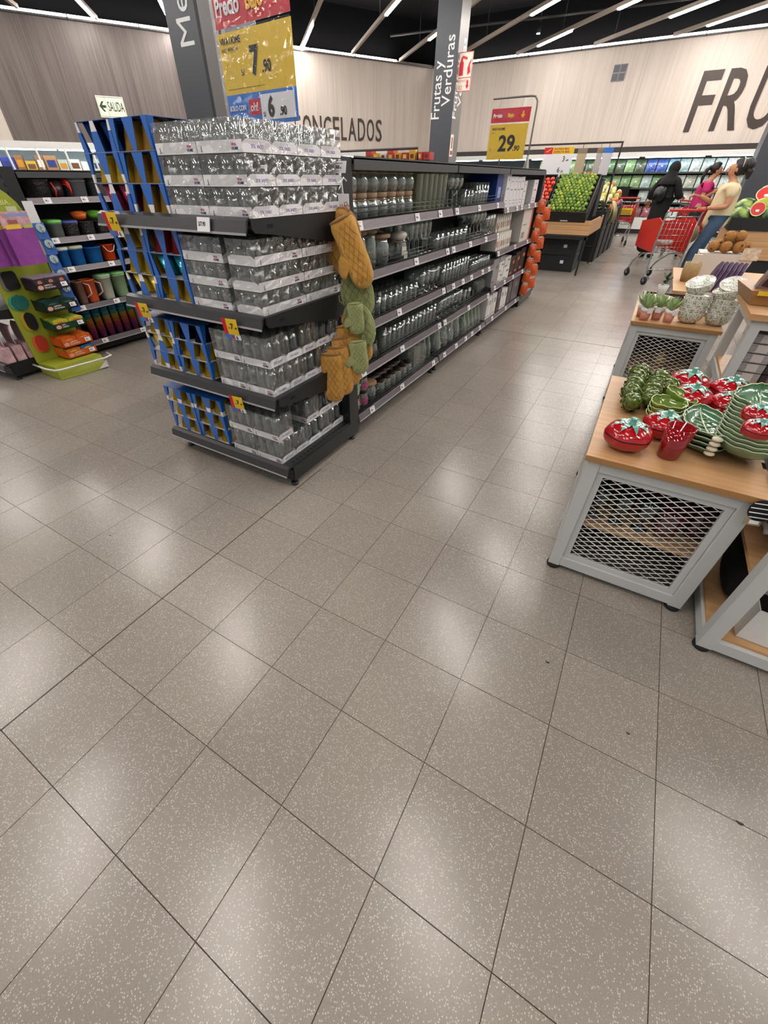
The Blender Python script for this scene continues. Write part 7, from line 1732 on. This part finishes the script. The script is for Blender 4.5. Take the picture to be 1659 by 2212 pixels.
t = thing('white_parcel', 'white wrapped parcel lying in the near shopping cart', 'parcel', (1.42, 9.18, .53), .42)
obj('parcel', MB().ball((0, 0, .05), 1, 14, 8, (.16, .2, .05)).mesh('parcel', mat('parcel_white', '#cfc8c4', .5, noise=.2)), t)
obj('label', MB().box(-.05, .05, -.05, .05, .097, .104).mesh('label', mat('parcel_label', '#8a5a5a', .5)), t)
cart((.45, 14.2, 0), .1, 'red shopping cart with yellow sign beside the woman in black', True)
cart((1.72, 12.9, 0), -.9, 'red shopping cart between the woman in black and the woman in pink')

# ------------------------------------------------------------------ people
def skin_mesh(name, joints, edges, m, parent, root=0, sub=2, label=None):
    me = bpy.data.meshes.new(name); me.from_pydata([j[0] for j in joints], edges, []); me.materials.append(m)
    o = obj(name, me, parent, label=label)
    md = o.modifiers.new('skin', 'SKIN'); md.use_smooth_shade = True
    sv = me.skin_vertices[0].data
    for k, j in enumerate(joints):
        r = j[1]; sv[k].radius = r if isinstance(r, tuple) else (r, r)
    sv[root].use_root = True
    sm = o.modifiers.new('subdivision', 'SUBSURF'); sm.levels = sub; sm.render_levels = sub
    return o
def hand(parent, loc, d, m, flip=1):
    """palm with five curled fingers; d = direction of the fingers (x, y, z)"""
    t = Vector(d).normalized(); s = t.cross(Vector((0, 0, 1))).normalized() * flip; u = s.cross(t) * flip
    p = Vector(loc); b = MB()
    b.hexa([p + s * a * .036 + t * c * .075 + u * e * .012 for e, (a, c) in [(-1, (-1, 0)), (-1, (1, 0)), (-1, (1, 1)), (-1, (-1, 1)), (1, (-1, 0)), (1, (1, 0)), (1, (1, 1)), (1, (-1, 1))]])
    for k, ln in enumerate((.066, .076, .07, .054)):
        q = p + s * (-.028 + .0187 * k) + t * .07
        b.tube([q, q + t * ln * .45, q + t * ln * .7 - u * ln * .35, q + t * ln * .6 - u * ln * .7], .0085, 6, rs=[.009, .0088, .008, .0065])
    q = p + s * -.034 + t * .02
    b.tube([q, q - s * .022 + t * .025 - u * .012, q - s * .02 + t * .05 - u * .026], .01, 6, rs=[.011, .0095, .0075])
    return obj('hand', b.mesh('hand', m), parent)
def face(parent, c, m, yaw=0):
    """eyes, brows, nose, lips and ears on a head centred at c, facing +x"""
    t = bpy.data.objects
    EW = mat('eye_white', '#d8d0c8', .3); EB = mat('eye_dark', '#1c120e', .3); LP = mat('lip', '#8c4a40', .5)
    for s in (-1, 1):
        e = obj('eye', MB().ball((c[0] + .083, c[1] + s * .031, c[2] + .006), .010, 8, 6).mesh('eye', EW), parent)
        obj('iris', MB().ball((c[0] + .090, c[1] + s * .031, c[2] + .006), .0055, 8, 6).mesh('iris', EB), e)
        obj('eyebrow', MB().tube([(c[0] + .090, c[1] + s * .018, c[2] + .026), (c[0] + .086, c[1] + s * .042, c[2] + .027)], .003, 5).mesh('eyebrow', EB), parent)
        obj('ear', MB().ball((c[0] - .008, c[1] + s * .078, c[2] - .005), .024, 8, 6, (.75, .4, 1.25)).mesh('ear', m), parent)
    obj('nose', MB().tube([(c[0] + .085, c[1], c[2] + .015), (c[0] + .108, c[1], c[2] - .022), (c[0] + .088, c[1], c[2] - .032)], .011, 6, rs=[.007, .013, .008]).mesh('nose', m), parent)
    obj('mouth', MB().ball((c[0] + .086, c[1], c[2] - .056), .02, 8, 6, (.4, 1, .38)).mesh('mouth', LP), parent)
SKIN = mat('skin_tan', '#b98362', .55, noise=.1, nscale=15)
HAIR = mat('dark_hair', '#1d1310', .5, noise=.4, nscale=60, stretch=(1, 1, .2))
def head_ring(cx, cz):
    """skull and jaw as extra joints above the neck"""
    return [((cx - .005, 0, cz - .075), (.045, .045)), ((cx + .012, 0, cz - .04), (.062, .068)), ((cx + .002, 0, cz + .02), (.080, .090)), ((cx - .006, 0, cz + .07), (.062, .070))]
def woman_cream():
    F = math.atan2(-.12, -1)    # facing the cart handle (to the left)
    t = thing('person', 'woman in cream t-shirt and blue jeans with one hand on the cart', 'person', (2.03, 9.42, 0), F)
    J = [((0, 0, .88), (.10, .13)), ((-.01, 0, 1.02), (.085, .11)), ((-.015, 0, 1.20), (.085, .12)), ((-.02, 0, 1.29), (.055, .07)), ((.0, 0, 1.345), .045)]
    H = head_ring(.03, 1.47)
    J += H                                                               # 5..8
    E = [(0, 1), (1, 2), (2, 3), (3, 4), (4, 5), (5, 6), (6, 7), (7, 8)]
    def leg(s, kn, an, toe):
        n = len(J); J.extend([((0, s * .085, .82), (.095, .095)), (kn, .062), ((kn[0] * .5 + an[0] * .5, an[1], (kn[2] + an[2]) / 2), .055), (an, .04), ((an[0] + .05, an[1], .05), (.035, .04)), (toe, (.022, .035))])
        E.extend([(0, n), (n, n + 1), (n + 1, n + 2), (n + 2, n + 3), (n + 3, n + 4), (n + 4, n + 5)])
    leg(1, (.15, .09, .46), (.17, .09, .09), (.29, .09, .035)); leg(-1, (.03, -.085, .46), (-.06, -.085, .09), (.05, -.085, .035))
    def arm(s, el, wr):
        n = len(J); J.extend([((-.02, s * .155, 1.275), .058), (((el[0] - .02) / 2, el[1] * .5 + s * .08, (el[2] + 1.275) / 2), .05), (el, .042), (((el[0] + wr[0]) / 2, (el[1] + wr[1]) / 2, (el[2] + wr[2]) / 2), .036), (wr, .026)])
        E.extend([(3, n), (n, n + 1), (n + 1, n + 2), (n + 2, n + 3), (n + 3, n + 4)])
    # left arm is on the viewer side
    arm(1, (-.03, .205, 1.04), (.22, .17, 1.02)); arm(-1, (.08, -.2, 1.06), (.32, -.12, 1.16))
    skin_mesh('body', J, E, SKIN, t)
    hand(t, (.225, .17, 1.022), (1, -.1, -.06), SKIN); hand(t, (.325, -.118, 1.162), (1, .2, .15), SKIN, -1)
    face(t, (.03, 0, 1.475), SKIN)
    TS = mat('cream_tshirt', '#d8c8a2', .8, noise=.12, nscale=9, bump=.4, bscale=14)
    S = [((.005, 0, .70), (.17, .195)), ((-.005, 0, .95), (.15, .175)), ((-.012, 0, 1.08), (.14, .172)), ((-.012, 0, 1.20), (.14, .18)), ((-.018, 0, 1.285), (.095, .12)), ((-.02, .165, 1.27), .085), ((-.026, .195, 1.12), .075), ((-.02, -.165, 1.27), .085), ((.04, -.19, 1.13), .075)]
    skin_mesh('t_shirt', S, [(0, 1), (1, 2), (2, 3), (3, 4), (4, 5), (5, 6), (4, 7), (7, 8)], TS, t)
    JN = mat('blue_jeans', '#3c5670', .8, noise=.3, nscale=14, bump=.3, bscale=90)
    P = [((0, 0, 1.0), (.13, .15)), ((0, .09, .80), (.115, .115)), ((.08, .09, .63), .085), ((.15, .09, .46), .068), ((.165, .09, .27), .06), ((.17, .09, .11), .047), ((0, -.09, .80), (.115, .115)), ((.02, -.087, .63), .09), ((.03, -.085, .46), .068), ((-.02, -.085, .27), .06), ((-.06, -.085, .11), .047)]
    skin_mesh('jeans', P, [(0, 1), (1, 2), (2, 3), (3, 4), (4, 5), (0, 6), (6, 7), (7, 8), (8, 9), (9, 10)], JN, t)
    SH = mat('dark_shoe', '#3a3434', .6)
    for x, y in ((.18, .09), (-.05, -.085)): obj('shoe', MB().ball((x + .04, y, .035), 1, 12, 7, (.125, .045, .045)).mesh('shoe', SH), t)
    obj('hair', MB().ball((-.012, 0, 1.50), 1, 18, 12, (.098, .094, .105), lambda d, th, ph: 1 if d.x < .55 or d.z > .55 else .72).ball((-.115, 0, 1.52), 1, 14, 10, (.075, .07, .075), lambda d, th, ph: 1 + .12 * math.sin(5 * th + 3 * ph)).tube([(-.1, 0, 1.50), (-.16, .01, 1.44), (-.16, .01, 1.36)], .04, 8, rs=[.05, .05, .02]).mesh('hair', HAIR), t)
    obj('hair_band', MB().tube([(-.03, .097 * math.cos(a), 1.50 + .11 * math.sin(a)) for a in [k * PI / 10 for k in range(11)]], .006, 6).mesh('hair_band', mat('silver_band', '#b8b0a8', .3)), t)
    q = thing('handbag', 'beige shoulder bag at the side of the woman in cream', 'handbag', (1.83, 9.62, .66), F)
    obj('bag', MB().ball((0, 0, 0), 1, 14, 9, (.07, .05, .12)).mesh('bag', mat('beige_bag', '#b49a78', .6)), q)
    obj('strap', MB().tube([(-.04, 0, .09), (-.09, -.02, .3), (-.12, -.03, .5)], .008, 6).mesh('strap', mat('beige_bag', '#b49a78', .6)), q)
def woman_pink():
    F = .05
    t = thing('person', 'woman in pink t-shirt and dark trousers looking down at papers', 'person', (1.86, 12.4, 0), F)
    J = [((0, 0, .90), (.10, .13)), ((.0, 0, 1.04), (.085, .11)), ((.01, 0, 1.22), (.085, .12)), ((.025, 0, 1.315), (.055, .07)), ((.05, 0, 1.37), .045), ((.075, 0, 1.41), (.045, .05)), ((.095, 0, 1.45), (.06, .066)), ((.085, 0, 1.51), (.08, .09)), ((.07, 0, 1.555), (.06, .068))]
    E = [(0, 1), (1, 2), (2, 3), (3, 4), (4, 5), (5, 6), (6, 7), (7, 8)]
    for s in (1, -1):
        n = len(J); J.extend([((0, s * .085, .84), .095), ((.01, s * .085, .47), .062), ((-.01, s * .085, .27), .052), ((-.01, s * .085, .09), .04), ((.1, s * .09, .035), (.025, .035))]); E.extend([(0, n), (n, n + 1), (n + 1, n + 2), (n + 2, n + 3), (n + 3, n + 4)])
    for s in (1, -1):
        n = len(J); J.extend([((.02, s * .155, 1.295), .055), ((.0, s * .19, 1.17), .047), ((.0, s * .19, 1.07), .04), ((.12, s * .15, 1.13), .034), ((.22, s * .08, 1.20), .026)]); E.extend([(3, n), (n, n + 1), (n + 1, n + 2), (n + 2, n + 3), (n + 3, n + 4)])
    skin_mesh('body', J, E, SKIN, t)
    hand(t, (.222, .08, 1.202), (.8, -.1, .5), SKIN); hand(t, (.222, -.08, 1.202), (.8, .1, .5), SKIN, -1); face(t, (.085, 0, 1.49), SKIN)
    PT = mat('pink_tshirt', '#c42c6c', .8, noise=.1, bump=.3, bscale=14)
    S = [((0, 0, .76), (.155, .185)), ((.005, 0, 1.03), (.135, .168)), ((.012, 0, 1.21), (.135, .175)), ((.022, 0, 1.305), (.09, .115)), ((.02, .165, 1.29), .082), ((.008, .195, 1.13), .072), ((.02, -.165, 1.29), .082), ((.008, -.195, 1.13), .072)]
    skin_mesh('t_shirt', S, [(0, 1), (1, 2), (2, 3), (3, 4), (4, 5), (3, 6), (6, 7)], PT, t)
    obj('shirt_print', MB().box(-.04, .03, -.176, -.172, 1.19, 1.23).mesh('shirt_print', WHITE), t)
    DT = mat('dark_trousers', '#22222a', .8)
    skin_mesh('trousers', [((0, 0, 1.02), (.12, .145)), ((0, .09, .82), .11), ((.012, .088, .47), .072), ((-.01, .088, .11), .055), ((0, -.09, .82), .102), ((.012, -.088, .47), .072), ((-.01, -.088, .11), .055)], [(0, 1), (1, 2), (2, 3), (0, 4), (4, 5), (5, 6)], DT, t)
    obj('hair', MB().ball((.055, 0, 1.535), 1, 16, 11, (.098, .094, .095), lambda d, th, ph: 1 if d.x < .5 or d.z > .6 else .7).tube([(-.03, 0, 1.55), (-.09, 0, 1.50), (-.11, .0, 1.38), (-.10, 0, 1.27)], .03, 8, rs=[.035, .035, .028, .012]).mesh('hair', HAIR), t)
    q = thing('paper_sheets', 'white sheets held by the woman in pink', 'paper', (2.14, 12.40, 1.26), rot=(0, -.9, F))
    obj('sheet', MB().box(-.1, .1, -.08, .08, 0, .002).mesh('sheet', WHITE), q); obj('second_sheet', MB().box(-.09, .12, -.07, .09, -.006, -.004).mesh('second_sheet', WHITE), q)
def woman_black():
    F = 1.1
    t = thing('person', 'woman in long black robe and head covering seen from behind', 'person', (1.20, 12.25, 0), F)
    RB = mat('black_robe', '#0c0b0d', .85, bump=.4, bscale=9)
    J = [((0, 0, .90), (.15, .19)), ((0, 0, 1.05), (.13, .17)), ((0, 0, 1.25), (.115, .175)), ((.0, 0, 1.36), (.075, .10)), ((.02, 0, 1.42), .055), ((.035, 0, 1.47), (.06, .065)), ((.03, 0, 1.53), (.078, .088)), ((.02, 0, 1.58), (.06, .066)), ((0, 0, .6), (.16, .2)), ((0, 0, .3), (.17, .21)), ((0, 0, .06), (.18, .22))]
    E = [(0, 1), (1, 2), (2, 3), (3, 4), (4, 5), (5, 6), (6, 7), (0, 8), (8, 9), (9, 10)]
    for s, el, wr in ((1, (.02, .27, 1.16), (.1, .33, 1.03)), (-1, (.05, -.24, 1.12), (.24, -.2, 1.08))):
        n = len(J); J.extend([((0, s * .17, 1.33), .07), (el, .075), (wr, .075)]); E.extend([(3, n), (n, n + 1), (n + 1, n + 2)])
    skin_mesh('robe', J, E, RB, t)
    obj('head_scarf', MB().ball((.02, 0, 1.535), 1, 18, 12, (.105, .102, .115)).lathe([(.085, 1.50), (.095, 1.44), (.15, 1.36), (.19, 1.28), (.185, 1.275)], 18, 0, 0, cap=False).mesh('head_scarf', RB), t)
    hand(t, (.12, .345, 1.0), (.5, .2, -.8), SKIN); hand(t, (.28, -.2, 1.08), (1, .1, -.1), SKIN, -1)
    obj('face', MB().ball((.075, 0, 1.525), 1, 14, 10, (.06, .075, .095)).mesh('face', SKIN), t); face(t, (.048, 0, 1.53), SKIN)
    for s in (-1, 1): obj('shoe', MB().ball((.12, s * .09, .035), 1, 10, 6, (.12, .045, .04)).mesh('shoe', RUBBER), t)
    q = thing('backpack', 'small glossy black backpack on the woman in black', 'backpack', (1.20, 12.25, 0), F)
    LE = mat('black_leather', '#15161a', .3)
    obj('bag', MB().ball((-.20, 0, 1.12), 1, 16, 10, (.07, .12, .14), lambda d, th, ph: (abs(d.y) ** 4 + abs(d.z) ** 4 + .0005) ** -.12).mesh('bag', LE), q)
    obj('pocket', MB().ball((-.26, 0, 1.07), 1, 12, 8, (.03, .085, .06)).mesh('pocket', LE), q)
    for s in (-1, 1): obj('strap', MB().tube([(-.16, s * .06, 1.24), (-.10, s * .08, 1.36), (.0, s * .09, 1.40)], .012, 6).mesh('strap', LE), q)
woman_cream(); woman_pink(); woman_black()
